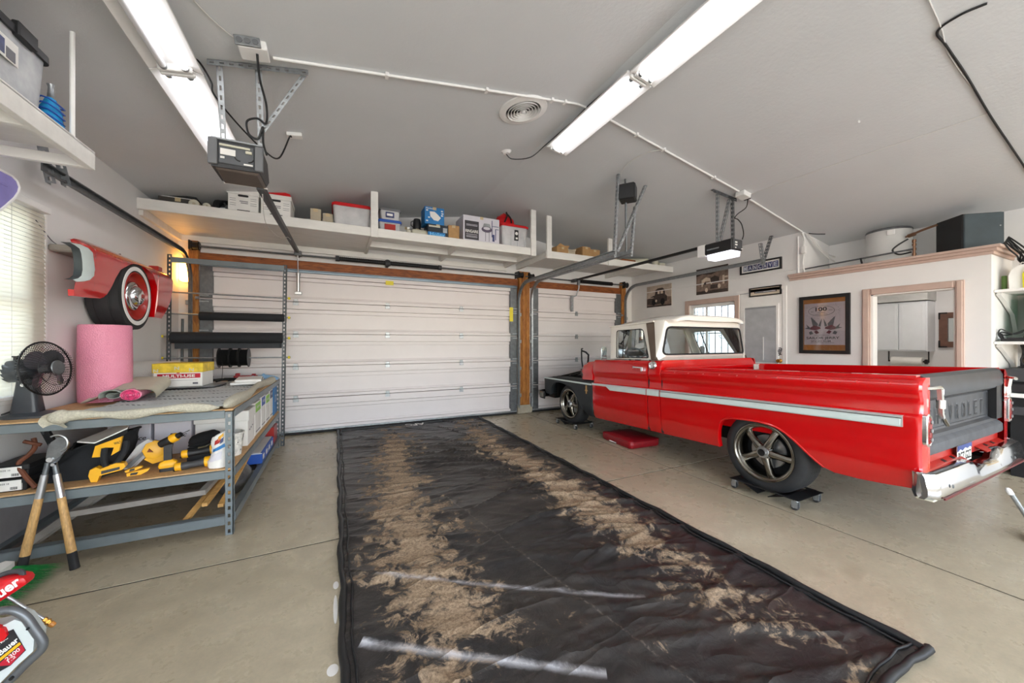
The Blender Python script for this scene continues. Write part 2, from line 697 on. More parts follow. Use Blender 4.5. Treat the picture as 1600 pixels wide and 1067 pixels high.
def streak(ax, ay, bx_, by_, wd):
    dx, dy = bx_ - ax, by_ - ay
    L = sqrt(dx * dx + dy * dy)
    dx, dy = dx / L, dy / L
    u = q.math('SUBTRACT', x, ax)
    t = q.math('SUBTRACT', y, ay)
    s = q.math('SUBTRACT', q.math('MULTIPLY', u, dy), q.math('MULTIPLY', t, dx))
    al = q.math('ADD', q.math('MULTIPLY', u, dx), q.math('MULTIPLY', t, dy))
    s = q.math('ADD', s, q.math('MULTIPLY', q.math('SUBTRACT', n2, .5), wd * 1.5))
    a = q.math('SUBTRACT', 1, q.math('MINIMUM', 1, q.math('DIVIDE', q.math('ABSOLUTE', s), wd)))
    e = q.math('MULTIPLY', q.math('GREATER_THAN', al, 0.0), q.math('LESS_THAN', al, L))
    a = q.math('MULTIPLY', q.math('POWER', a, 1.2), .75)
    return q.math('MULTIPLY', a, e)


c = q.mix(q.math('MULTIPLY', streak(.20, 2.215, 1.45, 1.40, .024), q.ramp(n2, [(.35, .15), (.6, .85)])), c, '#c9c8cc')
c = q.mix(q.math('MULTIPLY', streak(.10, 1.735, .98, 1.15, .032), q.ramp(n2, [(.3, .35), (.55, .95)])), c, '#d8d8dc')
for cr in ((.86, 3.05, 1.30, .75), (1.55, 2.9, 1.75, 1.2), (1.30, 5.2, 1.62, 3.0)):
    c = q.mix(q.math('MULTIPLY', streak(*cr, .010), q.ramp(n3, [(.45, 0.0), (.6, .8)])), c, '#8f8479')
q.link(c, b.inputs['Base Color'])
q.link(q.ramp(mudm, [(0, .36), (.6, .75)]), b.inputs['Roughness'])
mp = q.node('ShaderNodeMapping')
mp.inputs['Scale'].default_value = (1.1, 3.0, 1)
mp.inputs['Rotation'].default_value = (0, 0, .35)
q.link(P, mp.inputs[0])
rg = q.math('SUBTRACT', 1, q.math('ABSOLUTE', q.math('SUBTRACT', q.math('MULTIPLY', q.noise(mp.outputs[0], .9, 3, .5, .5), 2), 1)))
rg = q.math('POWER', rg, 5)
q.link(q.bump(q.math('ADD', q.math('MULTIPLY', rg, 1.0), q.math('MULTIPLY', q.noise(P, 12, 7, .7, .8), .40)), .5, .03), b.inputs['Normal'])

# striped cotton rug (stripes run along x)
q, b = special('rug_cloth')
v = q.coord()
x, y, z = q.sep(v)
b.inputs['Roughness'].default_value = .95
st = q.math('ABSOLUTE', q.math('SUBTRACT', q.math('FRACT', q.math('MULTIPLY', y, 4.2)), .5))
da = q.math('GREATER_THAN', q.math('FRACT', q.math('MULTIPLY', q.math('ADD', x, q.math('MULTIPLY', y, .6)), 34)), .45)
mk = q.math('MULTIPLY', q.math('LESS_THAN', st, .07), da)
c = q.mix(q.noise(v, 60, 3), '#c8ccca', '#b3b9ba')
q.link(q.mix(q.math('MULTIPLY', mk, .85), c, '#34383c'), b.inputs['Base Color'])
q.link(q.bump(q.noise(v, 190, 2), .5, .004), b.inputs['Normal'])
# blind slats let some daylight through
m_ = bpy.data.materials.new('blind_slat')
m_.use_nodes = True
MATS['blind_slat'] = m_
q = NT(m_)
b = q.n['Principled BSDF']
b.inputs['Base Color'].default_value = lin('#e9e6dd')
b.inputs['Roughness'].default_value = .5
tl = q.node('ShaderNodeBsdfTranslucent')
tl.inputs[0].default_value = lin('#f1ecdc')
mx = q.node('ShaderNodeMixShader')
mx.inputs[0].default_value = .35
q.link(b.outputs[0], mx.inputs[1])
q.link(tl.outputs[0], mx.inputs[2])
q.link(mx.outputs[0], q.n['Material Output'].inputs[0])
M('rug_edge', '#c4bfae', .95, var=.08, vs=90, bump=.8, bs=150, bd=.008)

# sepia photographs (soft procedural grain only; the shapes are built as flat print)
M('sepia_sky', '#b8a99a', .55, var=.10, vs=9, bump=0)
M('sepia_dark', '#3b302c', .55, var=.30, vs=16)
M('sepia_mid', '#7d6a5e', .55, var=.22, vs=18)
M('sepia_light', '#cdbdaa', .55, var=.1, vs=12)
M('poster_paper', '#d8cdd3', .6, var=.03)
M('poster_orange', '#b9793a', .55, var=.10, vs=5)
M('navy', '#39426e', .5, var=.2, vs=30)
M('black_frame', '#1a191b', .35, var=.05)
M('plate_white', '#dcdcd4', .45, var=.03)
M('gold', '#b58f5a', .35, .5, var=.05)
M('sticker', '#c9cbbb', .6, var=.4, vs=160)


# ---------------------------------------------------------------- room shell
LW, RW, FY, BY = -1.84, 5.94, 6.14, -3.2
RX, RZ = 2.06, 3.552


def CZ(x):
    return 2.92 + .1622 * (x + 1.84) if x < RX else 2.90 + .168 * (5.94 - x)


def struct(name, mb, mat, parent=None, **k):
    o = mb.build(name, mat, parent, **k)
    if parent is None:
        o['kind'] = 'structure'
    return o


def wall(mb, ax, a, bb, u0, u1, v0, v1, holes=()):
    """slab wall: ax 'x' -> thickness a..bb in x, u = y, v = z; holes (u0,u1,v0,v1)"""
    us = sorted({u0, u1} | {h[i] for h in holes for i in (0, 1)})
    vs = sorted({v0, v1} | {h[i] for h in holes for i in (2, 3)})
    for i in range(len(us) - 1):
        for j in range(len(vs) - 1):
            cu, cv = (us[i] + us[i + 1]) / 2, (vs[j] + vs[j + 1]) / 2
            if any(h[0] < cu < h[1] and h[2] < cv < h[3] for h in holes):
                continue
            if ax == 'x':
                mb.box(a, bb, us[i], us[i + 1], vs[j], vs[j + 1])
            else:
                mb.box(us[i], us[i + 1], a, bb, vs[j], vs[j + 1])
    return mb


fe = T('floor', None, None, (0, 0, 0), kind='structure')
MB().box(-2, 8.2, BY - .1, 6.4, -.12, -.003).build('joint_bed', M('joint', '#29241d', .95), fe)
JX, JY, gp = 3.215, 2.745, .008
for xa, xb, ya, yb in ((-1.9, JX - gp, BY, JY - gp), (JX + gp, 8.0, BY, JY - gp), (-1.9, JX - gp, JY + gp, 6.3), (JX + gp, 8.0, JY + gp, 6.3)):
    MB().box(xa, xb, ya, yb, -.0029, 0).build('slab', 'concrete', fe)

# ceiling: two slopes meeting at the ridge
b = MB()
b.prism([(LW - .2, CZ(LW - .2)), (RX, RZ), (RX, RZ + .1), (LW - .2, CZ(LW - .2) + .1)], 'xz', BY - .1, 6.4)
b.prism([(RX, RZ), (8.2, CZ(8.2)), (8.2, CZ(8.2) + .1), (RX, RZ + .1)], 'xz', BY - .1, 6.4)
struct('ceiling', b, 'ceiling', smooth=0)

# left wall with the window opening
WL = (2.35, 3.56, .98, 2.235)
WL2 = (-2.3, -.5, .98, 2.235)  # added opening behind the camera, unseen, for fill daylight
struct('wall_left', wall(MB(), 'x', LW - .16, LW, BY, 6.3, 0, 3.0, [WL, WL2]), 'wall', smooth=0)
# door wall
D1 = (-1.61, 3.045, 0, 2.40)
D2 = (3.36, 5.565, 0, 2.40)
struct('wall_front', wall(MB(), 'y', FY, FY + .16, LW - .1, RW + .1, 0, 3.6, [D1, D2]), 'wall', smooth=0)
# right wall: window, door, then the closed-off washroom with its doorway
WR = (3.80, 4.66, .95, 2.02)
DR = (3.085, 3.72, 0, 2.12)
struct('wall_right', wall(MB(), 'x', RW, RW + .14, 2.83, 6.3, 0, 3.0, [WR, DR]), 'wall', smooth=0)
DB = (1.425, 2.105, 0, 1.92)
b = wall(MB(), 'x', RW, RW + .11, 1.19, 2.83, 0, 2.30, [DB])
b.box(RW + .11, 7.9, 1.19, 1.29, 0, 2.30)
struct('wall_washroom', b, 'wall', smooth=0)
b = MB().box(RW + .11, 8.0, 1.29, 2.83, 2.24, 2.30)
struct('ceiling_washroom', b, 'wall', smooth=0)
b = MB().box(6.65, 6.75, -3.2, 2.83, 2.30, 3.0).box(6.65, 6.75, -3.2, 1.19, 0, 2.30)
struct('wall_alcove_back', b, 'wall', smooth=0)
b = MB().box(RW + .14, 6.75, 2.83, 2.93, 2.24, 3.0)
b.box(RW + .11, 8.0, 2.83, 2.93, 0, 2.30)
struct('wall_alcove_side', b, 'wall', smooth=0)
struct('wall_washroom_back', MB().box(7.72, 7.9, 1.29, 2.83, 0, 2.3), 'bath_wall', smooth=0)
WB = (-1.3, 6.2, .35, 2.6)  # added wide opening in the unseen back wall, lets fill daylight in
struct('wall_back', wall(MB(), 'y', BY - .15, BY, LW - .1, 6.7, 0, 3.6, [WB]), 'wall', smooth=0)
# faint board seams in the front and right walls
b = MB()
b.box(.60, .69, FY - .012, FY, 2.53, 2.72).box(.75, .79, FY - .01, FY, 2.53, 2.72)
struct('trim_1', b, 'white_paint')
b = MB().box(RW - .014, RW, 2.83, 6.14, 2.375, 2.39).box(RW - .014, RW, 5.05, 6.14, 2.05, 2.062)
struct('trim_2', b, 'wall')

# washroom crown, doorway casing
b = MB()
for z0, z1, d in ((2.225, 2.255, .02), (2.255, 2.285, .045), (2.285, 2.312, .07)):
    b.box(RW - d, RW + .05, 1.19 - d, 2.99, z0, z1, .003)
    b.box(RW + .0502, 6.62, 1.19 - d, 1.25, z0, z1, .004)
struct('trim_3', b, 'trim_tan')
b = MB()
for y0, y1, z0, z1 in ((1.36, 1.425, 0, 1.995), (2.105, 2.185, 0, 1.995), (1.425, 2.105, 1.92, 1.995)):
    b.box(RW - .022, RW, y0, y1, z0, z1, .004)
    b.box(RW - .034, RW - .02, y0 + .012, y1 - .012, z0, z1 - .012, .004)
struct('trim_4', b, 'trim_tan')
struct('trim_5', MB().box(RW, RW + .11, 2.085, 2.105, 0, 1.92).box(RW, RW + .11, 1.425, 1.44, 0, 1.92).box(RW, RW + .11, 1.425, 2.105, 1.905, 1.92), 'white', smooth=0)
struct('baseboard_front', MB().box(3.05, 3.36, FY - .1, FY, 0, .16, .01), 'concrete_block')

# timber frame around the garage doors
struct('trim_6', MB().box(-1.72, 3.34, FY - .05, FY, 2.375, 2.52, .006), 'timber')
struct('trim_7', MB().box(3.34, 5.72, FY - .05, FY, 2.375, 2.51, .006), 'timber')
for x0, x1, z1, n in ((-1.72, -1.615, 2.66, 8), (5.575, 5.70, 2.62, 9)):
    struct('trim_%d' % n, MB().box(x0, x1, FY - .085, FY, 0, z1, .006), 'timber_post')
pz = T('trim_10', None, None, (3.2, FY, 0), kind='structure')
for x0, x1 in ((3.075, 3.135), (3.14, 3.215), (3.22, 3.30)):
    MB().box(x0, x1, FY - .10, FY, .16, 2.66, .006).build('plank', 'timber_post', pz)


for nm, ax, h in (('fill_window_1', 'y', WB), ('fill_window_2', 'x', WL2)):  # frames of the two added, unseen windows that light the front faces
    r = T(nm, None, None, (0, 0, 0), kind='structure')
    pl_, a_ = ('xz', BY) if ax == 'y' else ('yz', LW)
    MB().frame(pl_, h, (h[0] + .05, h[1] - .05, h[2] + .05, h[3] - .05), a_ - .12, a_ - .06).build('window_frame', 'white', r)
    n_ = 4 if ax == 'y' else 2
    for k in range(1, n_):
        u = h[0] + (h[1] - h[0]) * k / n_
        b = MB()
        b.box(*((u - .025, u + .025, a_ - .11, a_ - .07) if ax == 'y' else (a_ - .11, a_ - .07, u - .025, u + .025)), h[2] + .05, h[3] - .05)
        b.build('mullion', 'white', r)

# ---------------------------------------------------------------- sectional garage doors
def garage_door(name, x0, x1, hinges):
    r = T(name, None, None, ((x0 + x1) / 2, FY, 0), kind='structure')
    yb = FY - .018          # recessed face
    h = .4645
    for k in range(5):
        a = .06 + h * k
        zt = a + h - .002
        prof = [(yb - .057, a + .006), (yb - .057, a + .045), (yb - .018, a + .050), (yb, a + .085), (yb, zt - .169), (yb + .02, zt - .169), (yb + .02, zt - .160), (yb - .022, zt - .158), (yb - .022, zt - .113),
                (yb + .008, zt - .113), (yb + .008, zt - .103), (yb - .057, zt - .100), (yb - .057, zt - .004), (yb, zt), (yb, zt + .010), (yb + .03, zt + .010), (yb + .03, a + .014), (yb + .003, a + .014), (yb + .003, a + .002)]
        MB().prism(prof, 'yz', x0 + .004, x1 - .004).build('panel', 'door_steel', r, smooth=20)
    for xa, xb in ((x0 + .006, x0 + .14), (x1 - .14, x1 - .006)):
        for k in range(5):
            a = .06 + h * k
            MB().box(xa, xb, yb - .060, yb - .004, a + .006, a + h - .01, .003).build('end_stile', 'galv_dark', r)
    for k in range(1, 5):
        z = .06 + h * k
        for xh in hinges:
            b = MB()
            b.box(xh - .035, xh + .035, yb - .064, yb - .055, z - .05, z - .004, .002).box(xh - .028, xh + .028, yb - .066, yb - .055, z + .004, z + .04, .002)
            b.cyl((xh - .036, yb - .065, z), (xh + .036, yb - .065, z), .008, n=8)
            b.build('hinge', 'galv', r)
        for xe, s in ((x0 + .05, 1), (x1 - .05, -1)):
            b = MB().box(xe - .05, xe + .05, yb - .066, yb - .05, z - .055, z - .035, .003).box(xe - .05, xe + .05, yb - .066, yb - .05, z + .03, z + .05, .003)
            b.cyl((xe - .05 * s, yb - .07, z), (xe - .085 * s, yb - .07, z), .02, n=10)
            b.build('roller_bracket', 'galv', r)
    MB().box(x0, x1, yb - .05, yb + .02, .035, .065, .006).build('bottom_rail', 'galv', r)
    MB().cyl((x0, yb - .02, .02), (x1, yb - .02, .02), .024, n=10).build('bottom_seal', 'rubber', r)
    return r


d1 = garage_door('door_1', D1[0], D1[1], (-.52, .74, 1.96))
b = MB()
zt = .06 + .4645 * 5
for z0, z1, d in ((zt - .045, zt - .035, .09), (zt - .035, zt - .012, .05), (zt - .012, zt - .002, .09)):
    b.box(D1[0] + .02, D1[1] - .02, FY - .03 - .045 - d + .04, FY - .075, z0, z1, .002)
b.build('strut', M('strut', '#8796a2', .35, .6), d1)
MB().box(.71, .83, FY - .0785, FY - .075, zt - .135, zt - .07).build('warning_label', 'yellow_label', d1)
MB().box(2.885, 2.955, FY - .086, FY - .082, 1.72, 1.98).build('warning_label', 'yellow_label', d1)
d2 = garage_door('door_2', D2[0], D2[1], (4.39,))


# curved tracks: vertical beside the door, bend, then back under the ceiling
def track(name, label, x, zh, yend, y0=FY - .11, grp=None, side=1, bend=.34, ang=None):
    pts = [(y0, .12 + .2 * i) for i in range(int((zh - bend - .12) / .2) + 1)]
    pts += [(y0 - bend + bend * cos(a), zh - bend + bend * sin(a)) for a in [i * pi / 2 / 10 for i in range(11)]]
    pts += [(yend, zh + .01)]
    r = T(name, label, 'door track', (x, y0, 0))
    w = .052
    # channel section swept along the path
    loops = []
    for i, p in enumerate(pts):
        a = pts[max(0, i - 1)]
        c = pts[min(len(pts) - 1, i + 1)]
        ty, tz = c[0] - a[0], c[1] - a[1]
        L = sqrt(ty * ty + tz * tz)
        ny, nz = -tz / L, ty / L
        sec = [(-.016, -w / 2), (.016, -w / 2 - .004), (.016, -w / 2 + .004), (-.01, -w / 2 + .006), (-.01, w / 2 - .006), (.016, w / 2 - .004), (.016, w / 2 + .004), (-.016, w / 2)]
        loops.append([(x + s[0] * side, p[0] + ny * s[1], p[1] + nz * s[1]) for s in sec])
    MB().loft(loops).build('channel', 'galv_dark' if ang == 'dark' else 'galv', r)
    for k in range(4):
        z = .35 + k * .5
        MB().box(x - .012 * side, x - .045 * side, y0 - .02, FY - .09, z - .03, z + .03, .003).build('bracket', 'galv', r)
    return r


track('door_track', 'dark steel track curving up beside the left wall lamp', -1.69, 2.46, 3.42, side=1, ang='dark')
track('door_track', 'galvanised track left of the central timber post, serving the wide door', 3.062, 2.42, 3.45, side=-1)
track('door_track', 'galvanised track right of the central timber post, serving the narrow door', 3.335, 2.47, 3.45, side=1)
track('door_track', 'galvanised track passing in front of the sepia pictures on right wall', 5.66, 2.53, 3.18, side=-1)

# hangers for the track ends
r = T('track_hanger', 'perforated steel hanger holding the track end below the small speaker', 'hanger', (3.1, 3.42, 2.4))
MB().angle((3.075, 3.40, CZ(3.075) - .002), (3.075, 3.47, 2.38), (1, 0, 0), (0, 1, 0), .032).build('upright', 'galv', r)
MB().angle((3.345, 3.40, 3.03), (3.345, 3.47, 2.42), (1, 0, 0), (0, 1, 0), .03).build('upright', 'galv', r)
MB().angle((3.49, 3.37, CZ(3.49) - .004), (3.10, 3.45, 2.45), (1, 0, 0), (0, 1, 0), .034).build('brace', 'galv', r)
r = T('track_hanger', 'perforated steel hanger dropping across the framed letter picture', 'hanger', (5.66, 3.2, 2.5))
MB().angle((5.60, 3.20, 2.79), (5.66, 3.19, 2.47), (0, 1, 0), (1, 0, 0), .04).build('upright', 'galv', r)
MB().angle((5.80, 3.16, CZ(5.8) - .01), (5.67, 3.21, 2.5), (0, 1, 0), (1, 0, 0), .035).build('brace', 'galv_dark', r)
r = T('track_hanger', 'galvanised bracket under the high white shelf holding the left track', 'hanger', (-1.72, 3.5, 2.4))
MB().angle((-1.79, 3.50, 2.78), (-1.735, 3.52, 2.40), (0, 1, 0), (1, 0, 0), .05).build('upright', 'galv', r)
MB().angle((-1.74, 3.60, 2.62), (-1.70, 3.60, 2.42), (0, 1, 0), (1, 0, 0), .05).build('upright', 'galv', r)

# torsion shafts, springs, drums
r = T('torsion_shaft', 'long steel torsion shaft with twin black springs above the wide door', 'door spring', (.7, FY - .12, 2.5))
MB().cyl((-1.66, FY - .12, 2.585), (3.14, FY - .12, 2.585), .014, n=10).build('shaft', 'galv_dark', r)


def coil(x0, x1, y, z, rr, n):
    b = MB().cyl((x0, y, z), (x1, y, z), rr * .86, n=12)
    pts = [(x0 + (x1 - x0) * i / (n * 8), y + rr * cos(i * pi / 4), z + rr * sin(i * pi / 4)) for i in range(n * 8 + 1)]
    return b.tube(pts, .005, 4)


coil(.03, .71, FY - .12, 2.585, .034, 26).build('spring', 'black_metal', r)
coil(.76, 1.56, FY - .12, 2.585, .034, 30).build('spring', 'black_metal', r)
b = MB().cyl((.70, FY - .12, 2.585), (.77, FY - .12, 2.585), .048, n=10).box(.715, .755, FY - .13, FY, 2.53, 2.64, .004)
for x in (.02, 1.57):
    b.cyl((x - .025, FY - .12, 2.585), (x + .025, FY - .12, 2.585), .042, n=10)
b.build('winding_cone', 'charcoal', r)
for x in (-1.63, 3.10):
    b = MB()
    b.lathe([(.02, -.05), (.055, -.05), (.06, -.04), (.05, -.03), (.05, .02), (.06, .03), (.05, .04), (.02, .04)], (x, FY - .12, 2.585), (1, 0, 0), 14)
    b.box(x - .07, x - .05, FY - .16, FY, 2.53, 2.65, .003)
    b.build('cable_drum', 'black_metal', r)
r = T('torsion_shaft', 'short torsion shaft with one black spring above the narrow door', 'door spring', (4.4, FY - .12, 2.5))
MB().cyl((3.2, FY - .12, 2.57), (5.72, FY - .12, 2.57), .013, n=10).build('shaft', 'galv_dark', r)
coil(4.45, 5.28, FY - .12, 2.57, .036, 30).build('spring', 'black_metal', r)
for x in (3.33, 5.66):
    b = MB()
    b.lathe([(.02, -.05), (.055, -.05), (.06, -.04), (.05, -.03), (.05, .02), (.06, .03), (.05, .04), (.02, .04)], (x, FY - .12, 2.57), (1, 0, 0), 14)
    b.box(x - .07, x - .05, FY - .16, FY, 2.50, 2.64, .003)
    b.build('cable_drum', 'black_metal', r)


# ---------------------------------------------------------------- fluorescent lights
def fluoro(x, y0, y1, tilt, label, lit=(1, 1), grp='twin tube ceiling lights', inview=True):
    z = CZ(x)
    r = T('fluorescent_light', label, 'light', (x, (y0 + y1) / 2, z - .09), grp)
    sl_ = .1622 if x < RX else -.168
    m = Matrix.Translation((x, 0, z)) @ Matrix.Rotation(-math.atan(sl_), 4, 'Y')
    MB(m).prism([(-.05, -.001), (.05, -.001), (.06, -.045), (.128, -.060), (.132, -.078), (.128, -.080), (.055, -.056), (-.055, -.056), (-.128, -.080), (-.132, -.078), (-.128, -.060), (-.06, -.045)], 'xz', y0, y1).build('housing', 'white', r)
    for k, dx in enumerate((-.052, .052)):
        MB(m).cyl((dx, y0 + .035, -.077), (dx, y1 - .035, -.077), .019, n=12).build('tube', 'tube_lit' if lit[k] else 'tube_off', r)
    for ya, yb in ((y0, y0 + .03), (y1 - .03, y1)):
        MB(m).box(-.085, .085, ya, yb, -.092, -.05, .006).build('end_cap', 'white' if inview else 'white', r)
    for dx in (-.052, .052):
        b = MB(m)
        for ya in (y0 + .028, y1 - .046):
            b.cyl((dx, ya, -.077), (dx, ya + .018, -.077), .0195, n=12)
        b.build('tube_cap', 'galv', r)
    return r


fluoro(-.89, 2.905, 4.12, 1, 'ceiling tube light running behind the left opener motor')
fluoro(-.89, 1.66, 2.895, 1, 'ceiling tube light on the left slope with only one tube lit', lit=(0, 1))
fluoro(2.21, 2.185, 3.41, 1, 'ceiling tube light nearest the round vent, beside the ridge')
fluoro(2.23, .95, 2.175, 1, 'ceiling tube light beside the ridge, overhead end of its pair')
# added fill lights: unseen fixtures behind the camera, in line with both rows
for x, nx in ((-.89, 'left slope'), (2.23, 'ridge')):
    for y, ny in ((-.45, 'nearer'), (-2.6, 'farther')):
        fluoro(x, y, y + 1.22, 1, '%s added ceiling tube light by the %s behind the viewpoint' % (ny, nx))
fluoro(5.2, -1.0, .22, 1, 'added ceiling tube light low on the right slope behind the viewpoint')  # added fixture out of view, brightens the right side

# ---------------------------------------------------------------- ceiling fittings
# surface conduit running across both slopes
YC = 2.745
r = T('conduit', 'thin white conduit clipped across both ceiling slopes', 'conduit', (RX, YC, RZ - .1))
b = MB()
b.tube([(x, YC, CZ(x) - .013) for x in (-.36, .4, 1.2, 1.93)] + [(2.0, YC, RZ - .025), (2.12, YC, RZ - .028), (2.2, YC, CZ(2.2) - .014)] + [(x, YC + .0, CZ(x) - .014) for x in (2.9, 3.6, 4.36)], .010, 8)
b.build('pipe', 'white', r)
for x in (.33, 1.1, 1.72, 1.86, 2.72, 3.1, 3.9):
    MB().box(x - .012, x + .012, YC - .025, YC + .025, CZ(x) - .03, CZ(x) - .004, .003).build('clip', 'white', r)
r = T('conduit', 'white conduit continuing from the right outlet box to the right wall', 'conduit', (5.2, YC, 2.9))
b = MB()
b.tube([(x, YC + .02 + .06 * (x - 4.5) / 1.4, CZ(x) - .014) for x in (4.52, 5.0, 5.5, 5.9)], .010, 8)
b.build('pipe', 'white', r)
# outlet boxes
r = T('outlet_box', 'grey twin outlet box at the left end of the ceiling conduit', 'outlet', (-.44, 2.68, CZ(-.44) - .06))
m = Matrix.Translation((-.44, 2.68, CZ(-.44))) @ Matrix.Rotation(-math.atan(.1622), 4, 'Y')
MB(m).box(-.09, .06, -.06, .06, -.055, -.001, .006).build('box', 'white', r)
b = MB(m).box(-.10, .03, -.075, -.061, -.055, .0, .003)
b.build('cover', 'galv', r)
b = MB(m)
for dx in (-.075, -.035, .005):
    b.cyl((dx, -.078, -.028), (dx, -.0755, -.028), .016, n=14)
b.build('knockout', 'grey_plastic', r)
r = T('outlet_box', 'white outlet box on the conduit above the right opener', 'outlet', (4.45, YC, CZ(4.45) - .07))
m = Matrix.Translation((4.46, YC, CZ(4.46))) @ Matrix.Rotation(math.atan(.168), 4, 'Y')
MB(m).box(-.08, .06, -.055, .055, -.06, -.001, .006).build('box', 'white', r)
MB(m).box(.06, .10, -.03, .05, -.05, -.005, .004).build('adapter', 'charcoal', r)
r = T('outlet_box', 'small white plug box on the left slope behind the opener', 'outlet', (-.33, 3.7, CZ(-.33) - .03))
MB(Matrix.Translation((-.33, 3.7, CZ(-.33))) @ Matrix.Rotation(-math.atan(.1622), 4, 'Y')).box(-.06, .06, -.035, .035, -.03, -.001, .005).build('box', 'white', r)
r = T('outlet_box', 'small round ceiling plug beside the vent, feeding the ridge light', 'outlet', (1.74, 3.74, CZ(1.74) - .03))
MB(Matrix.Translation((1.74, 3.74, CZ(1.74))) @ Matrix.Rotation(-math.atan(.1622), 4, 'Y')).lathe([(.0, -.025), (.035, -.025), (.045, -.012), (.06, -.001)], (0, 0, 0), (0, 0, 1), 16).build('rose', 'white', r)

# round vent of concentric rings
m = Matrix.Translation((1.545, 2.955, CZ(1.545))) @ Matrix.Rotation(-math.atan(.1622), 4, 'Y')
r = T('ceiling_vent', 'round white ceiling vent with concentric rings', 'vent', (1.545, 2.955, CZ(1.545) - .05))
MB(m).lathe([(.225, -.001), (.22, -.012), (.165, -.02), (.155, -.001)], (0, 0, 0), (0, 0, 1), 40).build('rim', 'white', r)
MB(m).lathe([(.0, -.004), (.16, -.004)], (0, 0, 0), (0, 0, 1), 32).build('duct', M('duct_dark', '#4d4b49', .8), r)
for k in range(5):
    rr = .145 - k * .027
    MB(m).lathe([(rr - .012, -.006), (rr, -.028), (rr + .004, -.028), (rr - .006, -.006)], (0, 0, 0), (0, 0, 1), 36).build('ring', 'white', r)
MB(m).lathe([(.0, -.032), (.018, -.03), (.02, -.006)], (0, 0, 0), (0, 0, 1), 20).build('ring', 'white', r)


def cable(name, label, pts, rad, mat, n=8, cat='cable'):
    o = MB().tube(spline(pts, n), rad, 6).build(name, mat)
    return tag(o, label, cat)


def C(x, y, d=.008):
    return (x, y, CZ(x) - d)


cable('light_cord', 'dark cord looping from the ceiling plug to the ridge tube light', [C(1.74, 3.74, .03), (1.80, 3.70, CZ(1.8) - .10), (1.95, 3.55, CZ(1.9) - .13), (2.06, 3.42, RZ - .06), (2.1, 3.2, RZ - .03), (2.10, 2.95, RZ - .04), (2.10, 2.7, RZ - .03), (2.12, 2.4, RZ - .03)], .006, 'charcoal')
cable('light_cord', 'black cord running from the left tube light to the opener hanger', [(-.80, 2.82, CZ(-.8) - .04), (-.76, 2.85, CZ(-.76) - .03), (-.71, 2.90, CZ(-.7) - .12), (-.70, 2.92, 2.92), (-.62, 3.1, 2.86), (-.50, 3.3, 2.80), (-.42, 3.5, 2.84), (-.36, 3.65, CZ(-.36) - .06), (-.35, 3.70, CZ(-.35) - .03)], .006, 'black_cable')
cable('power_cord', 'black cord hanging from the left ceiling outlet to the opener', [(-.43, 2.66, CZ(-.43) - .06), (-.43, 2.74, 2.99), (-.41, 2.84, 2.89), (-.42, 2.90, 2.80), (-.47, 2.92, 2.83), (-.53, 2.93, 2.80), (-.52, 2.93, 2.72), (-.47, 2.93, 2.70), (-.44, 2.92, 2.78), (-.44, 2.93, 2.68), (-.42, 2.93, 2.60)], .007, 'black_cable')
cable('power_cord', 'black cord looping from the right ceiling outlet to the opener', [(4.52, YC - .01, CZ(4.5) - .06), (4.50, YC, 2.98), (4.40, 2.78, 2.90), (4.37, 2.8, 2.85), (4.43, 2.8, 2.84), (4.47, 2.78, 2.78), (4.46, 2.75, 2.66), (4.42, 2.74, 2.58)], .006, 'black_cable')
cable('ceiling_wire', 'thin white wire stapled from the right outlet towards the black cable', [C(4.52, 2.70), C(4.52, 2.2), C(4.53, 1.75), C(4.56, 1.3), C(4.575, .93)], .0035, 'white_cable', cat='wire')
cable('ceiling_cable', 'black cable running across the right ceiling slope', [C(3.42, .70), C(3.40, .80), C(3.44, .90), C(3.6, .905), C(4.0, .91), C(4.6, .93), C(5.2, .94), C(5.9, .95)], .007, 'black_cable')
cable('ceiling_wire', 'white wire beside the black cable on the right slope', [C(3.1, .855), C(3.42, .88), C(3.7, .915), C(4.2, .92)], .004, 'white_cable', cat='wire')
cable('ceiling_wire', 'pale wire from the conduit down to the small black speaker', [C(3.08, YC + .01, .02), C(3.02, 2.9), C(3.0, 3.1), (3.05, 3.3, CZ(3.05) - .012), (3.09, 3.38, CZ(3.09) - .03)], .005, 'white_cable', cat='wire')
cable('ceiling_wire', 'pale wire running up the left slope above the outlet box', [C(-.50, 2.68, .01), C(-.62, 2.5), C(-.74, 2.2), C(-.84, 1.95)], .003, 'cord', cat='wire')
b = MB().tube([(3.99 + .012 * cos(a), 1.49, CZ(4) - .02 + .012 * sin(a)) for a in [i * .5 for i in range(-1, 9)]], .003, 5)
tag(b.build('ceiling_hook', 'white'), 'tiny white hook screwed in the right ceiling slope', 'hook')

# ---------------------------------------------------------------- garage door openers
r = T('garage_opener', 'large grey opener motor hanging on perforated irons, left of room', 'opener', (-.59, 3.1, 2.38))
x0, x1, y0, y1 = -.725, -.455, 2.95, 3.30
y1 = 3.21
MB().prism([(x0, 2.655), (x1, 2.655), (x1 + .01, 2.52), (x1 - .005, 2.485), (x0 + .0, 2.48), (x0 - .01, 2.52)], 'xz', y0 + .01, y1).build('housing', 'charcoal', r)
MB().loft([[(x0 + .01, y0 + .02, 2.486), (x1 - .01, y0 + .02, 2.49), (x1 - .005, y1 - .0, 2.49), (x0 + .005, y1 - .0, 2.486)], [(x0 + .03, y0 + .035, 2.470), (x1 - .03, y0 + .035, 2.472), (x1 - .02, y1 - .01, 2.468), (x0 + .02, y1 - .01, 2.466)]]).build('light_cover', M('cover_brown', '#5a4f48', .45), r)
MB().tube([(x0 + .01, y1, 2.470), (x1 + .0, y1, 2.472)], .0035, 6).build('cover_edge', 'white', r)
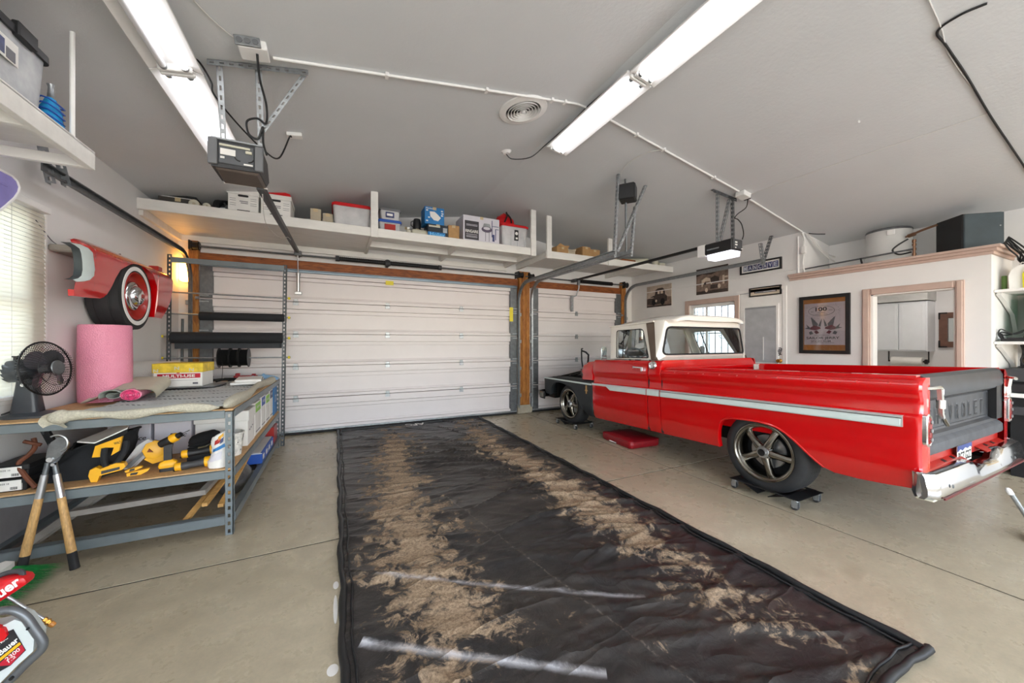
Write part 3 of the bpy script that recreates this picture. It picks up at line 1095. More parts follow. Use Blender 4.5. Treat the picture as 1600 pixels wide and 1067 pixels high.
MB().box(x0 - .015, x0 + .035, y0 - .012, y0 + .02, 2.49, 2.66, .004).build('end_plate', 'grey_plastic', r)
MB().box(x1 - .035, x1 + .012, y0 - .012, y0 + .02, 2.488, 2.65, .004).build('end_plate', 'grey_plastic', r)
MB().box(x0 + .04, x1 - .04, y0 - .002, y0 + .012, 2.505, 2.64, .004).build('back_panel', M('opener_panel', '#55585c', .5), r)
MB().box(x0 + .05, x0 + .13, y0 - .006, y0, 2.56, 2.60).build('rating_label', 'paper_white', r)
MB().box(x0 + .05, x0 + .072, y0 - .006, y0, 2.535, 2.548).build('rating_label', 'paper_white', r)
MB().box(x1 - .095, x1 - .045, y0 - .006, y0, 2.512, 2.522).build('rating_label', 'paper_white', r)
b = MB().box(x0 + .045, x1 - .06, y0 - .012, y0 - .001, 2.615, 2.628, .002).box(x1 - .085, x1 - .05, y0 - .016, y0 - .001, 2.588, 2.606, .003)
b.build('terminal_strip', 'foam', r)
b = MB()
for cx, a0 in ((x0 + .155, 200), (x0 + .20, 270)):
    b.tube([(cx + .03 * cos(radians(a)), y0 - .004, 2.565 + .03 * sin(radians(a))) for a in range(a0, a0 + 80, 12)], .004, 5)
b.build('vent_slot', 'black_plastic', r)
b = MB().box(x0 + .0, x1 + .01, y0 - .005, y0 + .03, 2.655, 2.668, .003)
b.angle((x0 + .045, 2.87, CZ(x0 + .045) - .01), (x0 + .045, 2.965, 2.66), (1, 0, 0), (0, 1, 0), .034)
b.build('hanger_iron', 'galv', r)
MB().angle((x1 - .02, 2.865, CZ(x1 - .02) - .01), (x1 - .02, 2.965, 2.62), (1, 0, 0), (0, 1, 0), .038).build('hanger_iron', 'galv', r)
MB().angle((-.215, 2.86, CZ(-.215) - .02), (x1 - .01, 2.94, 2.755), (1, 0, 0), (0, 1, 0), .034).build('hanger_brace', 'galv', r)
m_ = 2.84
MB().angle((-.72, 2.85, CZ(-.72) - .008), (-.17, 2.82, CZ(-.17) - .008), (0, 0, -1), (0, 1, 0), .034).build('ceiling_iron', 'galv', r)
b = MB()
b.prism([(-.522, 2.455), (-.478, 2.455), (-.478, 2.505), (-.522, 2.505)], 'xz', 3.2, 5.96, [(-.512, 2.595), (-.468, 2.595), (-.468, 2.635), (-.512, 2.635)])
b.build('rail', 'charcoal', r)
MB().box(-.53, -.44, 5.93, 6.02, 2.56, 2.63, .005).box(-.50, -.47, 6.0, FY, 2.57, 2.61).build('rail_bracket', 'galv_dark', r)
b = MB().cyl((-.487, 5.94, 2.57), (-.485, 6.0, 2.30), .007, n=8).cyl((-.485, 6.0, 2.31), (-.485, 6.01, 2.06), .022, n=12).cyl((-.485, 6.0, 2.32), (-.485, 6.0, 2.29), .03, n=10)
b.box(-.53, -.44, 6.0, 6.06, 2.02, 2.06, .004)
b.build('door_arm', 'steel', r)
MB().tube(spline([(-.50, 3.3, 2.46), (-.52, 3.6, 2.32), (-.49, 4.2, 2.36), (-.46, 4.5, 2.45), (-.47, 4.9, 2.52)], 6), .003, 5).build('release_cord', 'cord', r)

r = T('garage_opener', 'small black opener motor with a lit white lens, right of room', 'opener', (4.33, 2.95, 2.37))
MB().box(4.22, 4.43, 2.74, 3.10, 2.44, 2.575, .012).build('housing', 'black_plastic', r)
MB().prism([(4.235, 2.445), (4.415, 2.445), (4.40, 2.375), (4.25, 2.375)], 'xz', 2.76, 3.07).build('lens', 'opener_lens', r)
b = MB().box(4.24, 4.41, 2.733, 2.742, 2.455, 2.565, .004)
b.build('end_panel', 'charcoal', r)
for x, z, w_, h in ((4.29, 2.53, .04, .016), (4.29, 2.50, .04, .016), (4.28, 2.465, .02, .012), (4.40, 2.46, .03, .010)):
    MB().box(x - w_ / 2, x + w_ / 2, 2.728, 2.735, z - h / 2, z + h / 2, .002).build('connector', 'paper_white', r)
MB().box(4.214, 4.221, 2.90, 3.06, 2.49, 2.505).build('name_strip', 'galv', r)
b = MB()
b.prism([(4.315, 2.565), (4.355, 2.565), (4.355, 2.60), (4.315, 2.60)], 'xz', 3.0, 5.98)
b.build('rail', 'black_metal', r)
MB().box(4.22, 4.45, 3.09, 3.2, 2.43, 2.58, .006).build('front_cover', 'white', r)
MB().angle((4.12, 2.90, CZ(4.12) - .01), (4.50, 2.86, CZ(4.5) - .01), (0, 0, -1), (0, 1, 0), .04).build('ceiling_iron', 'galv_dark', r)
MB().angle((4.20, 2.90, CZ(4.2) - .04), (4.23, 2.92, 2.57), (1, 0, 0), (0, 1, 0), .03).build('hanger_iron', 'galv', r)
MB().angle((4.44, 2.87, CZ(4.44) - .04), (4.42, 2.85, 2.57), (1, 0, 0), (0, 1, 0), .03).build('hanger_iron', 'galv_dark', r)
MB().angle((4.40, 2.88, CZ(4.4) - .04), (4.26, 2.91, 2.59), (1, 0, 0), (0, 1, 0), .034).build('hanger_brace', 'galv', r)
b = MB().box(4.31, 4.37, 5.95, FY, 2.55, 2.61, .004).cyl((4.335, 5.9, 2.56), (4.335, 5.93, 2.47), .03, n=8)
b.build('trolley', 'galv_dark', r)
b = MB().tube([(4.36, 5.93, 2.50), (4.36, 5.95, 2.40), (4.34, 6.0, 2.27), (4.27, 6.02, 2.24)], .013, 8).box(4.25, 4.29, 6.02, 6.075, 1.95, 2.27, .004)
b.build('door_arm', 'galv', r)

# small ceiling speaker on its pole
r = T('ceiling_speaker', 'small black cube speaker hung between the perforated track hangers', 'speaker', (3.22, 3.40, 3.06))
m = Matrix.Translation((3.225, 3.40, 3.07)) @ Matrix.Rotation(radians(38), 4, 'Z')
MB(m).box(-.095, .095, -.095, .095, 0, .19, .012).build('cabinet', 'black_plastic', r)
MB(m).box(-.085, .085, -.101, -.093, .012, .178, .004).build('grille', 'charcoal', r)
MB(m).box(-.02, .03, -.103, -.1, .02, .026).build('badge', 'galv', r)
MB().cyl((3.225, 3.44, 3.07), (3.225, 3.44, CZ(3.225)), .012, n=8).cyl((3.225, 3.43, 3.06), (3.27, 3.47, 2.47), .013, n=8).build('pole', 'galv_dark', r)


# ---------------------------------------------------------------- overhead shelf along the door wall
SZ, SY = 2.825, 5.03      # top of the front board, front face
r = T('overhead_shelf', 'long white wooden shelf hung from the ceiling over the wide door', 'shelf', (.5, 5.6, 2.7))
MB().box(LW, 2.855, SY, SY + .038, 2.71, SZ, .004).build('front_board', 'white_paint', r)
MB().box(LW + .002, 2.85, SY + .038, FY, 2.795, 2.812).build('deck', 'white_paint', r)
MB().box(LW + .002, .45, SY + .04, FY - .01, 2.735, 2.75).build('soffit_panel', 'white_paint', r)
for x in (.42, 1.6, 2.815):
    MB().box(x - .02, x + .02, SY + .038, FY, 2.71, 2.795, .003).build('joist', 'white_paint', r)
MB().box(LW + .04, 2.85, FY - .04, FY, 2.655, 2.735, .003).build('ledger', 'white_paint', r)
MB().box(LW, LW + .04, SY + .04, FY, 2.655, 2.735, .003).build('ledger', 'white_paint', r)
MB().box(.44, 2.80, 5.58, 5.62, 2.71, 2.795, .003).build('joist', 'white_paint', r)
for x in (.45, 2.81):
    MB().box(x - .045, x + .045, SY - .02, SY + .02, 2.70, CZ(x) + .0, .004).build('post', 'white_paint', r)
r = T('overhead_shelf', 'shorter white wooden shelf over the narrow door, right end', 'shelf', (4.5, 5.6, 2.7))
MB().box(3.05, RW, SY, SY + .038, 2.70, 2.815, .004).build('front_board', 'white_paint', r)
MB().box(3.05, RW - .002, SY + .038, FY, 2.785, 2.802).build('deck', 'white_paint', r)
for x in (3.08, 3.9, 5.2):
    MB().box(x - .02, x + .02, SY + .038, FY, 2.70, 2.785, .003).build('joist', 'white_paint', r)
for x in (3.10, 4.36):
    MB().box(x - .045, x + .045, SY - .02, SY + .02, 2.69, CZ(x), .004).build('post', 'white_paint', r)
tag(MB().box(-1.05, -.93, FY - .02, FY, 2.64, 2.71, .004).build('junction_box', 'white_paint'), 'small white junction box on the wall above the wide door, left', 'electrical box')
tag(MB().box(2.49, 2.56, FY - .02, FY, 2.60, 2.66, .004).build('junction_box', 'white_paint'), 'small white junction box above wide door near the central post', 'electrical box')

DZ = 2.812     # deck height


def carton(name, label, cat, x0, x1, y0, y1, z0, z1, mat, lid=None, lidmat=None, group=None, bev=.004, rot=0):
    """box with a body and, where it has one, a separate lid"""
    cx, cy = (x0 + x1) / 2, (y0 + y1) / 2
    r = T(name, label, cat, (cx, cy, z0), group, rot=(0, 0, rot))
    hx, hy, H = (x1 - x0) / 2, (y1 - y0) / 2, z1 - z0
    zb = H - (lid or 0)
    MB().box(-hx, hx, -hy, hy, 0, zb, bev).build('body', mat, r)
    if lid:
        MB().box(-hx - .008, hx + .008, -hy - .008, hy + .008, zb - .001, H, bev).build('lid', lidmat or mat, r)
    else:
        MB().box(-.025, .025, -hy - .0012, hy + .0012, zb - .04, zb + .001).build('tape', M('tape', '#c8b48e', .3), r)
    r['_s'] = (hx, hy, H)
    return r


def front(r, name, u0, u1, v0, v1, mat, face='-y', d=.0015):
    """flat print on a carton face; u, v are fractions of that face"""
    hx, hy, H = r['_s']
    if face == '-y':
        return MB().box(-hx + 2 * hx * u0, -hx + 2 * hx * u1, -hy - d - .0005, -hy + .0005, H * v0, H * v1).build(name, mat, r)
    if face == '+x':
        return MB().box(hx - .0005, hx + d + .0005, -hy + 2 * hy * u0, -hy + 2 * hy * u1, H * v0, H * v1).build(name, mat, r)


def write(r, s, u, v, wf, hf, mat, face='-y', d=.0035, bold=.01, shear=0):
    hx, hy, H = r['_s']
    if face == '-y':
        return text('lettering', s, mat, r, (-hx + 2 * hx * u, -hy, H * v), (1, 0, 0), (0, 0, 1), 2 * hx * wf, H * hf, depth=d, bold=bold, shear=shear)
    return text('lettering', s, mat, r, (hx, -hy + 2 * hy * u, H * v), (0, 1, 0), (0, 0, 1), 2 * hy * wf, H * hf, depth=d, bold=bold, shear=shear)


def tub(name, label, x0, x1, y0, y1, z0, z1, mat, lidmat, lid=.03, cat='storage tub', group=None, rot=0, taper=.12, latch=None):
    cx, cy = (x0 + x1) / 2, (y0 + y1) / 2
    r = T(name, label, cat, (cx, cy, z0), group, rot=(0, 0, rot))
    hx, hy, H = (x1 - x0) / 2, (y1 - y0) / 2, z1 - z0 - lid
    L = []
    for t, k in ((0, 1 - taper), (0, 1 - taper), (1, .985), (1, 1.0), (1, .97), (.03, .97 - taper), (.03, .5)):
        zz = H * t + (.004 if k == 1.0 else 0)
        L.append([(p[0] * k, p[1] * k, zz) for p in rrect(-hx, hx, -hy, hy, min(hx, hy) * .16, 4)])
    MB().loft(L).build('body', mat, r)
    P = rrect(-hx - .008, hx + .008, -hy - .008, hy + .008, min(hx, hy) * .16, 4)
    Q = [(p[0] * .93, p[1] * .93) for p in P]
    MB().loft([[(p[0], p[1], H - .012) for p in P], [(p[0], p[1], H + lid * .5) for p in P], [(p[0], p[1], H + lid * .6) for p in Q], [(p[0] * .98, p[1] * .98, H + lid) for p in Q]]).build('lid', lidmat, r)
    if latch:
        for sx in (-1, 1):
            MB().box(sx * (hx + .006) - .012, sx * (hx + .006) + .012, -.05, .05, H - .06, H + lid * .8, .004).build('latch', latch, r)
    r['_s'] = (hx, hy, H)
    return r


# things on the long shelf, from the left wall to the post by the ridge
y0 = SY + .05
r = T('display_tray', 'flat black open tray lying on dark box at left shelf end', 'tray', (-1.58, 5.45, 2.93), rot=(0, 0, .05))
MB().box(-.15, .15, -.20, .20, 0, .012, .003).build('base', 'black_plastic', r)
b = MB()
b.frame('xy', (-.15, .15, -.20, .20), (-.135, .135, -.185, .185), .012, .045)
b.build('rim', 'black_plastic', r)
MB().box(-.15, .15, -.206, -.199, 0, .014).build('front_edge', 'white', r)
carton('flat_box', 'dark grey flat box under the black tray at left shelf end', 'box', -1.73, -1.40, 5.2, 5.75, DZ, 2.925, M('dark_box', '#4a4642', .7))
for i, (x, rr) in enumerate(((-1.405, .048), (-1.295, .038))):
    r = T('rolled_paper', ('thicker pale paper roll beside the black wheel on the shelf', 'thinner pale paper roll touching the black wheel on the shelf')[i], 'paper roll', (x, 5.4, DZ), 'rolled papers')
    b = MB().cyl((x, 5.12, DZ + rr), (x, 5.75, DZ + rr), rr, n=18)
    b.build('roll', 'tan_box', r)
    MB().lathe([(rr * .3, 0), (rr * .45, -.004), (rr * .75, -.004), (rr * .95, 0)], (x, 5.119, DZ + rr), (0, 1, 0), 16).build('end', 'foam', r)
r = T('spare_wheel', 'black rubber tyre with pale spokes lying among shelf boxes', 'wheel', (-1.16, 5.40, DZ))
m = Matrix.Translation((-1.16, 5.40, DZ + .125)) @ Matrix.Rotation(radians(22), 4, 'Y') @ Matrix.Rotation(radians(65), 4, 'X')
MB(m).lathe([(.085, -.04), (.115, -.05), (.14, -.04), (.148, 0), (.14, .04), (.115, .05), (.085, .04), (.08, 0), (.085, -.04)], (0, 0, 0), (0, 0, 1), 28).build('tyre', 'rubber', r)
b = MB(m)
for k in range(5):
    a = k * 2 * pi / 5
    b.cyl((.02 * cos(a), .02 * sin(a), .01), (.085 * cos(a), .085 * sin(a), .0), .010, n=6)
b.cyl((0, 0, -.02), (0, 0, .03), .03, n=12)
b.build('spokes', 'galv', r)
for i, (xa, xb, lab) in enumerate(((-1.10, -.815, 'white cardboard file box with hand hole, left one of two'), (-.79, -.49, 'white cardboard file box carrying a red folder on top'))):
    r = carton('file_box', lab, 'file box', xa, xb, y0 + .02, y0 + .42, DZ, 3.085, 'paper_white', .055, group='file boxes on the shelf')
    hx, hy, H = r['_s']
    MB().prism(rrect(-.05, .05, H * .70, H * .79, .012, 4), 'xz', -hy - .002, -hy + .001).build('hand_hole', 'ink', r)
    front(r, 'print', .30, .72, .04, .15, 'ink')
    write(r, 'RECORDS', .51, .095, .34, .05, 'paper_white')
    for v in (.60, .52, .40, .32):
        front(r, 'print', .06, .26, v, v + .012, 'ink_grey')
        front(r, 'print', .74, .95, v + .05, v + .062, 'ink_grey')
    front(r, 'print', .38, .66, .50, .53, 'ink_grey')
    front(r, 'print', .42, .66, .43, .46, 'ink_grey')
    front(r, 'print', .04, .27, .09, .115, 'ink_grey')
    front(r, 'print', .76, .97, .09, .115, 'ink_grey')
tag(MB().prism([(-.78, 3.087), (-.485, 3.087), (-.50, 3.12), (-.60, 3.14), (-.78, 3.125)], 'xz', y0 + .03, y0 + .40).build('folder', 'red_plastic'), 'red folder lying on the right white file box', 'folder')
carton('small_carton', 'taller tan carton between file box and red lidded tub', 'box', -.29, -.17, y0 + .12, y0 + .45, DZ, 3.02, 'tan_box', group='tan cartons')
carton('small_carton', 'shorter tan carton touching the red lidded tub', 'box', -.15, -.035, y0 + .12, y0 + .45, DZ, 2.98, 'tan_box', group='tan cartons')
tub('storage_tub', 'clear storage tub with red lid, left of the white post', -.04, .42, y0 + .03, y0 + .45, DZ, 3.125, 'clear_tub', 'red_plastic', .035)
r = tub('storage_tub', 'small clear tub with blue lid, under another tub', .51, .80, y0 + .03, y0 + .36, DZ, 2.985, 'clear_tub_blue', 'deep_blue', .028)
hx, hy, H = r['_s']
MB().box(-.07, .07, -hy - .004, -hy + .004, .03, .11).build('label_card', 'red_dull', r)
r = tub('storage_tub', 'small clear tub with grey lid, stacked on the blue lidded tub', .53, .79, y0 + .04, y0 + .35, 2.986, 3.14, 'clear_tub', 'grey_plastic', .022)
MB().box(-.06, .05, -.158, -.148, .03, .10).build('label_card', 'navy', r)
MB().box(-.045, .03, -.160, -.157, .05, .08).build('label_card', 'paper_white', r)
b = MB()
for k in range(14):
    xx, yy = random.uniform(-.08, .08), random.uniform(-.1, .1)
    b.cyl((xx, yy, .006), (xx, yy, .05), .016, n=8)
b.build('contents', 'red_dull', r)['kind'] = 'stuff'
carton('flat_carton', 'plain white carton behind the stacked clear tubs', 'box', .80, 1.10, y0 + .50, y0 + .80, DZ, 3.06, 'paper_white')
r = T('bottle', 'tiny cream bottle standing at the shelf edge by the tubs', 'bottle', (.985 - .08, y0 + .08, DZ))
MB().lathe([(0, 0), (.032, 0), (.035, .01), (.035, .07), (.018, .085), (.018, .095)], (.905, y0 + .08, DZ), n=16).build('body', 'foam', r)
MB().lathe([(.02, .09), (.02, .115), (0, .116)], (.905, y0 + .08, DZ), n=12).build('cap', 'white', r)
r = T('plastic_canister', 'cream plastic canister lying on its side on the shelf', 'canister', (1.06, y0 + .1, DZ))
MB().lathe([(0, 0), (.04, 0), (.052, .012), (.054, .05), (.054, .20), (.048, .215), (.0, .216)], (.95, y0 + .10, DZ + .055), (1, 0, 0), 20).build('body', 'foam', r)
MB().lathe([(.055, .185), (.056, .215), (.0, .218)], (.95, y0 + .10, DZ + .055), (1, 0, 0), 20).build('cap', 'tan_box', r)
r = T('dark_mug', 'black cup standing behind the cream canister', 'cup', (1.055, y0 + .25, DZ))
carton('riser_box', 'small dark box behind the cream canister on the shelf', 'box', .98, 1.12, y0 + .18, y0 + .34, DZ, 2.955, M('dark_box2', '#2c2a2a', .7))
MB().lathe([(0, .145), (.05, .145), (.058, .20), (.055, .27), (.045, .30), (.0, .295)], (1.055, y0 + .25, DZ), n=18).build('body', 'black_plastic', r)
MB().tube([(1.055 - .055, y0 + .25, DZ + .27), (1.055 - .085, y0 + .25, DZ + .25), (1.055 - .085, y0 + .25, DZ + .20), (1.055 - .055, y0 + .25, DZ + .18)], .007, 6).build('handle', 'black_plastic', r)
# parts box and blue box stacked on it
r = carton('parts_box', 'black and blue parts box under the bright blue box', 'box', 1.16, 1.45, y0 + .02, y0 + .30, DZ, 3.005, M('box_navy', '#14202c', .5), rot=0)
front(r, 'print', .0, .86, .0, .42, 'blue')
write(r, 'Holley', .46, .22, .72, .34, M('print_blue', '#6fc0f0', .5), d=.006, bold=.02)
front(r, 'print', .05, .6, .78, .90, 'foam')
front(r, 'print', .74, .95, .45, .80, 'galv')
r = carton('glove_box', 'bright blue box with white picture, on the black parts box', 'box', 1.12, 1.40, y0 + .04, y0 + .28, 3.006, 3.25, 'blue')
write(r, 'Member', .24, .90, .36, .09, 'paper_white')
hx, hy, H = r['_s']
MB().prism([(-.07, H * .72), (.0, H * .74), (.05, H * .58), (.09, H * .42), (.05, H * .22), (-.01, H * .25), (-.06, H * .45)], 'xz', -hy - .003, -hy).build('print', 'paper_white', r)
for u, v in ((.12, .78), (.88, .82), (.9, .68), (.88, .56), (.12, .18), (.22, .38)):
    front(r, 'print', u - .05, u + .05, v - .035, v + .035, 'paper_white')
carton('small_carton', 'brown cardboard box beside the white light fitting carton', 'box', 1.46, 1.63, y0 + .02, y0 + .22, DZ, 3.03, 'cardboard', bev=.012, rot=-.12)
r = carton('fan_carton', 'large white printed carton lettered RINGAIRE on shelf', 'box', 1.68, 2.26, y0 + .03, y0 + .40, DZ, 3.215, 'paper_lilac')
front(r, 'print', .04, .42, .12, .80, M('print_black', '#3a373c', .5))
write(r, 'RINGAIRE', .23, .42, .34, .11, 'paper_white', d=.005, bold=.02)
for v in (.66, .62, .30, .24, .2):
    front(r, 'print', .08, .38, v, v + .012, 'paper_lilac', d=.004)
hx, hy, H = r['_s']
MB().prism([(hx * .28 + .085 * cos(a), H * .56 + .045 * sin(a)) for a in [k * pi / 12 for k in range(24)]], 'xz', -hy - .003, -hy).build('print', M('print_mauve', '#5d5265', .5), r)
MB().prism([(hx * .28 + .055 * cos(a), H * .60 + .022 * sin(a)) for a in [k * pi / 12 for k in range(24)]], 'xz', -hy - .005, -hy).build('print', 'paper_lilac', r)
MB().prism([(hx * .28 - .07, H * .62), (hx * .28 + .07, H * .62), (hx * .28 + .045, H * .78), (hx * .28 - .045, H * .78)], 'xz', -hy - .0025, -hy).build('print', 'galv', r)
for u in (.60, .70):
    front(r, 'print', u, u + .012, .12, .48, 'ink_grey')
for u0, u1, v0, v1 in ((.78, .80, .30, .92), (.80, .98, .70, .72), (.88, .90, .2, .62), (.90, .98, .60, .62), (.80, .86, .14, .40)):
    front(r, 'print', u0, u1, v0, v1, 'navy')
r = tub('storage_tub', 'clear tall tub with red lid beside the ridge post', 2.30, 2.765, y0 + .03, y0 + .42, DZ, 3.185, 'clear_tub', 'red_plastic', .03, taper=.14)
hx, hy, H = r['_s']
MB().box(-.01, .06, -hy * .97, -hy * .90, H * .36, H * .84).build('label_card', 'ink', r)
MB().cyl((.025, -hy * .97, H * .68), (.025, -hy * .985, H * .68), .025, n=14).build('label_print', 'paper_white', r)
MB().box(.01, .045, -hy * .99, -hy * .96, H * .42, H * .50).build('label_print', 'paper_white', r)
b = MB()
for k in range(4):
    b.box(-hx * .8 + k * hx * .5, -hx * .8 + k * hx * .5 + .006, -hy * .955, -hy * .9, 0.02, H * .95)
b.build('rib', 'clear_tub', r)
# crumpled red bag on the tub
r = T('cloth_bag', 'crumpled red bag with black straps on the tall tub', 'bag', (2.45, y0 + .25, 3.19))


def bagpt(u, v):
    a = u * 2 * pi
    rr = .17 * (1 - .75 * v ** 2.2) * (1 + .16 * noise.noise((cos(a) * 1.7, sin(a) * 1.7, v * 3)))
    return (2.46 + rr * 1.05 * cos(a) - .03 * v, y0 + .24 + rr * .8 * sin(a), 3.19 + .20 * v + .02 * noise.noise((a, v * 5, 2)))


b = MB().grid(bagpt, 26, 9)
b.build('body', 'red_plastic', r, smooth=60)
b = MB()
b.tube(spline([(2.38, y0 + .10, 3.22), (2.42, y0 + .09, 3.32), (2.44, y0 + .16, 3.40), (2.47, y0 + .22, 3.395)], 6), .012, 6)
b.tube(spline([(2.50, y0 + .10, 3.22), (2.48, y0 + .10, 3.30), (2.42, y0 + .12, 3.37)], 6), .012, 6)
b.build('strap', 'black_matte', r)

# things on the short shelf
for i, (xa, xb, zt, yd, lab, mt) in enumerate(((3.30, 3.55, 2.945, .06, 'open cardboard tray at the left end of the short shelf', 'cardboard'), (3.52, 3.80, 2.925, .18, 'torn cardboard piece behind the open tray', 'tan_box'), (3.84, 4.02, 3.0, .06, 'brown carton with dark tape, middle of short shelf', 'cardboard'), (4.05, 4.27, 2.985, .10, 'brown carton left of the small white post', 'cardboard'), (4.46, 4.66, 2.95, .10, 'tan carton right of the small white post', 'tan_box'))):
    r = carton('cardboard_carton', lab, 'box', xa, xb, y0 + yd, y0 + yd + .3, 2.803, zt, mt, rot=(.12, -.2, .05, -.06, .08)[i], bev=.006)
    if i < 2:
        hx, hy, H = r['_s']
        MB().prism([(-hx, H - .002), (hx, H - .002), (hx * 1.1, H + .035), (hx * .3, H + .02), (-hx * .5, H + .05)], 'xz', -hy - .01, -hy + .004).build('flap', mt, r)
tag(MB().lathe([(0, 0), (.06, 0), (.064, .02), (.064, .05), (0, .055)], (4.02 + .015, y0 + .4, 2.803), n=14).build('tin', 'black_metal'), 'round black tin between the brown cartons', 'tin')
tag(MB().box(4.70, 5.02, y0 + .0, y0 + .10, 2.803, 2.86, .006).build('timber_offcut', 'timber'), 'reddish timber offcut lying on the short shelf', 'wood')
r = T('fabric_roll', 'cream fabric roll on a cardboard core, short shelf', 'roll', (5.2, y0 + .2, 2.803))
b = MB().cyl((4.85, y0 + .42, 2.803 + .075), (5.42, y0 + .10, 2.803 + .075), .075, n=22)
b.build('roll', 'foam', r)
d_ = Vector((.57, -.32, 0)).normalized()
e_ = Vector((5.42, y0 + .10, 2.878))
MB().lathe([(.03, .001), (.05, .003), (.05, .02), (.03, .02), (.03, .001)], e_, d_, 18).build('core', 'charcoal', r)
MB().cyl(e_, e_ + d_ * .004, .03, n=14).build('core_hole', 'ink', r)
r = T('paper_cup', 'small cream cup at the right end of the short shelf', 'cup', (5.62, y0 + .1, 2.803))
MB().lathe([(0, 0), (.045, 0), (.06, .10), (.063, .10), (.063, .108), (.057, .108), (.05, .02), (0, .02)], (5.62, y0 + .1, 2.803), n=20).build('cup', 'foam', r)
tag(MB().box(5.70, 5.86, y0 + .06, y0 + .3, 2.803, 2.90, .01).build('foam_block', 'foam'), 'cream foam block beside the cup, right end of shelf', 'foam block')


# ---------------------------------------------------------------- high shelf in the near left corner
HX, HY_ = -1.27, 2.985
r = T('wall_shelf', 'white wooden shelf high in the near left corner with a hanging rod', 'shelf', (-1.55, 2.0, 2.34))
MB().box(HX - .035, HX, .3, HY_, 2.345, 2.445, .003).build('front_board', 'white_paint', r)
MB().box(LW, HX - .035, HY_ - .035, HY_, 2.345, 2.40, .003).build('end_board', 'white_paint', r)
MB().box(LW, HX, .3, HY_, 2.436, 2.452, .002).build('deck', 'white_paint', r)
MB().box(LW, LW + .04, .3, HY_ - .035, 2.36, 2.436, .003).build('ledger', 'white_paint', r)
for y in (1.2, 2.0, 2.55):
    MB().box(LW + .04, HX - .035, y - .02, y + .02, 2.355, 2.436, .003).build('joist', 'white_paint', r)
MB().cyl((HX - .01, 2.80, 2.44), (HX - .01, 2.80, CZ(HX)), .011, n=8).build('hanging_rod', 'white', r)
r = tub('storage_tub', 'clear tub with black lid and latches on the high corner shelf', -1.79, -1.315, 1.95, 2.70, 2.453, 2.80, 'clear_tub_blue', 'black_plastic', .045, taper=.07)
hx, hy, H = r['_s']
for yy in (-.18, .2):
    MB().box(hx - .01, hx + .02, yy - .06, yy + .06, H - .02, H + .05, .006).build('latch', 'black_plastic', r)
MB().grid(lambda u, v: (hx * .93 - .012 - .02 * (1 - v), -hy * .8 + hy * 1.5 * u, H * (.88 - .55 * v - .25 * sin(pi * u * 1.6) * (1 - v * .4))), 16, 8).build('folded_cloth', 'foam', r)
MB().box(hx * .985, hx * .985 + .004, .02, .17, H * .48, H * .80).build('label_card', 'paper_white', r)
MB().box(hx * .985 + .003, hx * .985 + .006, .04, .09, H * .52, H * .74).build('label_print', 'navy', r)
MB().box(hx * .985 + .003, hx * .985 + .006, .10, .15, H * .50, H * .66).build('label_print', 'ink_grey', r)
r = T('work_glove', 'bright blue patterned cloth pouch at the tub corner', 'cloth pouch', (-1.36, 2.77, 2.453))


def pouch(u, v):
    a = 2 * pi * u
    rr = .055 * (1 - .6 * v ** 2) * (1 + .15 * noise.noise((cos(a) * 2, sin(a) * 2, v * 4)))
    return (-1.345 + rr * cos(a) * .8, 2.768 + rr * sin(a), 2.453 + .16 * v)


MB().grid(pouch, 20, 8).build('body', 'cyan_cloth', r, smooth=60)
MB().lathe([(.022, .155), (.014, .165), (.01, .22), (.015, .235), (0, .236)], (-1.345, 2.768, 2.453), n=10).build('neck', 'galv', r)
b = MB()
for k in range(4):
    b.tube([(-1.345 + .052 * cos(a) * .85, 2.768 + .06 * sin(a), 2.50 + k * .028 - .01 * cos(a * 2)) for a in [i * pi / 6 - 2.2 for i in range(8)]], .004, 5)
b.build('stripe', 'deep_blue', r)

# purple bin lid against the left wall
r = T('plastic_tote', 'purple plastic tote with pale rim, upper left wall', 'tote', (-1.75, 2.9, 2.03))
P = [(2.45, 1.93), (2.90, 1.96), (3.03, 2.0), (3.12, 2.055), (3.20, 2.13), (3.27, 2.205), (3.30, 2.25), (3.308, 2.285), (3.29, 2.315), (3.25, 2.33), (2.45, 2.335)]
P2 = [(a * .985 + .042, b_ * .985 + .032) for a, b_ in P]
MB().prism(P, 'yz', LW, -1.74, P2).build('shell', 'purple', r)
MB().tube([(-1.739, p[0], p[1]) for p in P], .007, 6, closed=True).build('rim', 'white', r)
for k in range(3):
    MB().box(-1.742, -1.735, 2.55, 3.08 + .07 * k, 2.11 + k * .07, 2.125 + k * .07, .003).build('rib', 'purple', r)

# ---------------------------------------------------------------- left window with its blind
wy0, wy1, wz0, wz1 = WL
r = T('window_1', None, None, (LW, wy0, wz0), kind='structure')
b = MB().frame('yz', (wy0, wy1, wz0, wz1), (wy0 + .05, wy1 - .05, wz0 + .05, wz1 - .05), LW - .14, LW - .10)
b.box(LW - .13, LW - .105, wy0, wy1, 1.60, 1.65)
b.build('window_frame', 'white', r)
MB().box(LW - .125, LW - .12, wy0 + .05, wy1 - .05, wz0 + .05, wz1 - .05).build('pane', 'glass', r)
MB().box(LW - .02, LW + .012, wy0 - .05, wy1 + .13, wz0 - .03, wz0, .004).build('window_sill', 'white', r)
b = MB().box(LW, LW + .02, wy1 + .13, wy1 + .155, .98, 2.28, .003)
b.build('side_trim', 'white', r)
r = T('window_blind', 'white slatted blind hanging in the left window', 'blind', (LW + .03, 3.0, 1.0))
MB().box(LW + .004, LW + .055, wy0 - .1, wy1 + .125, 2.225, 2.27, .004).build('headrail', 'white', r)
n = 44
zs = [1.01 + (2.215 - 1.01) * k / n for k in range(n)]
proto = None
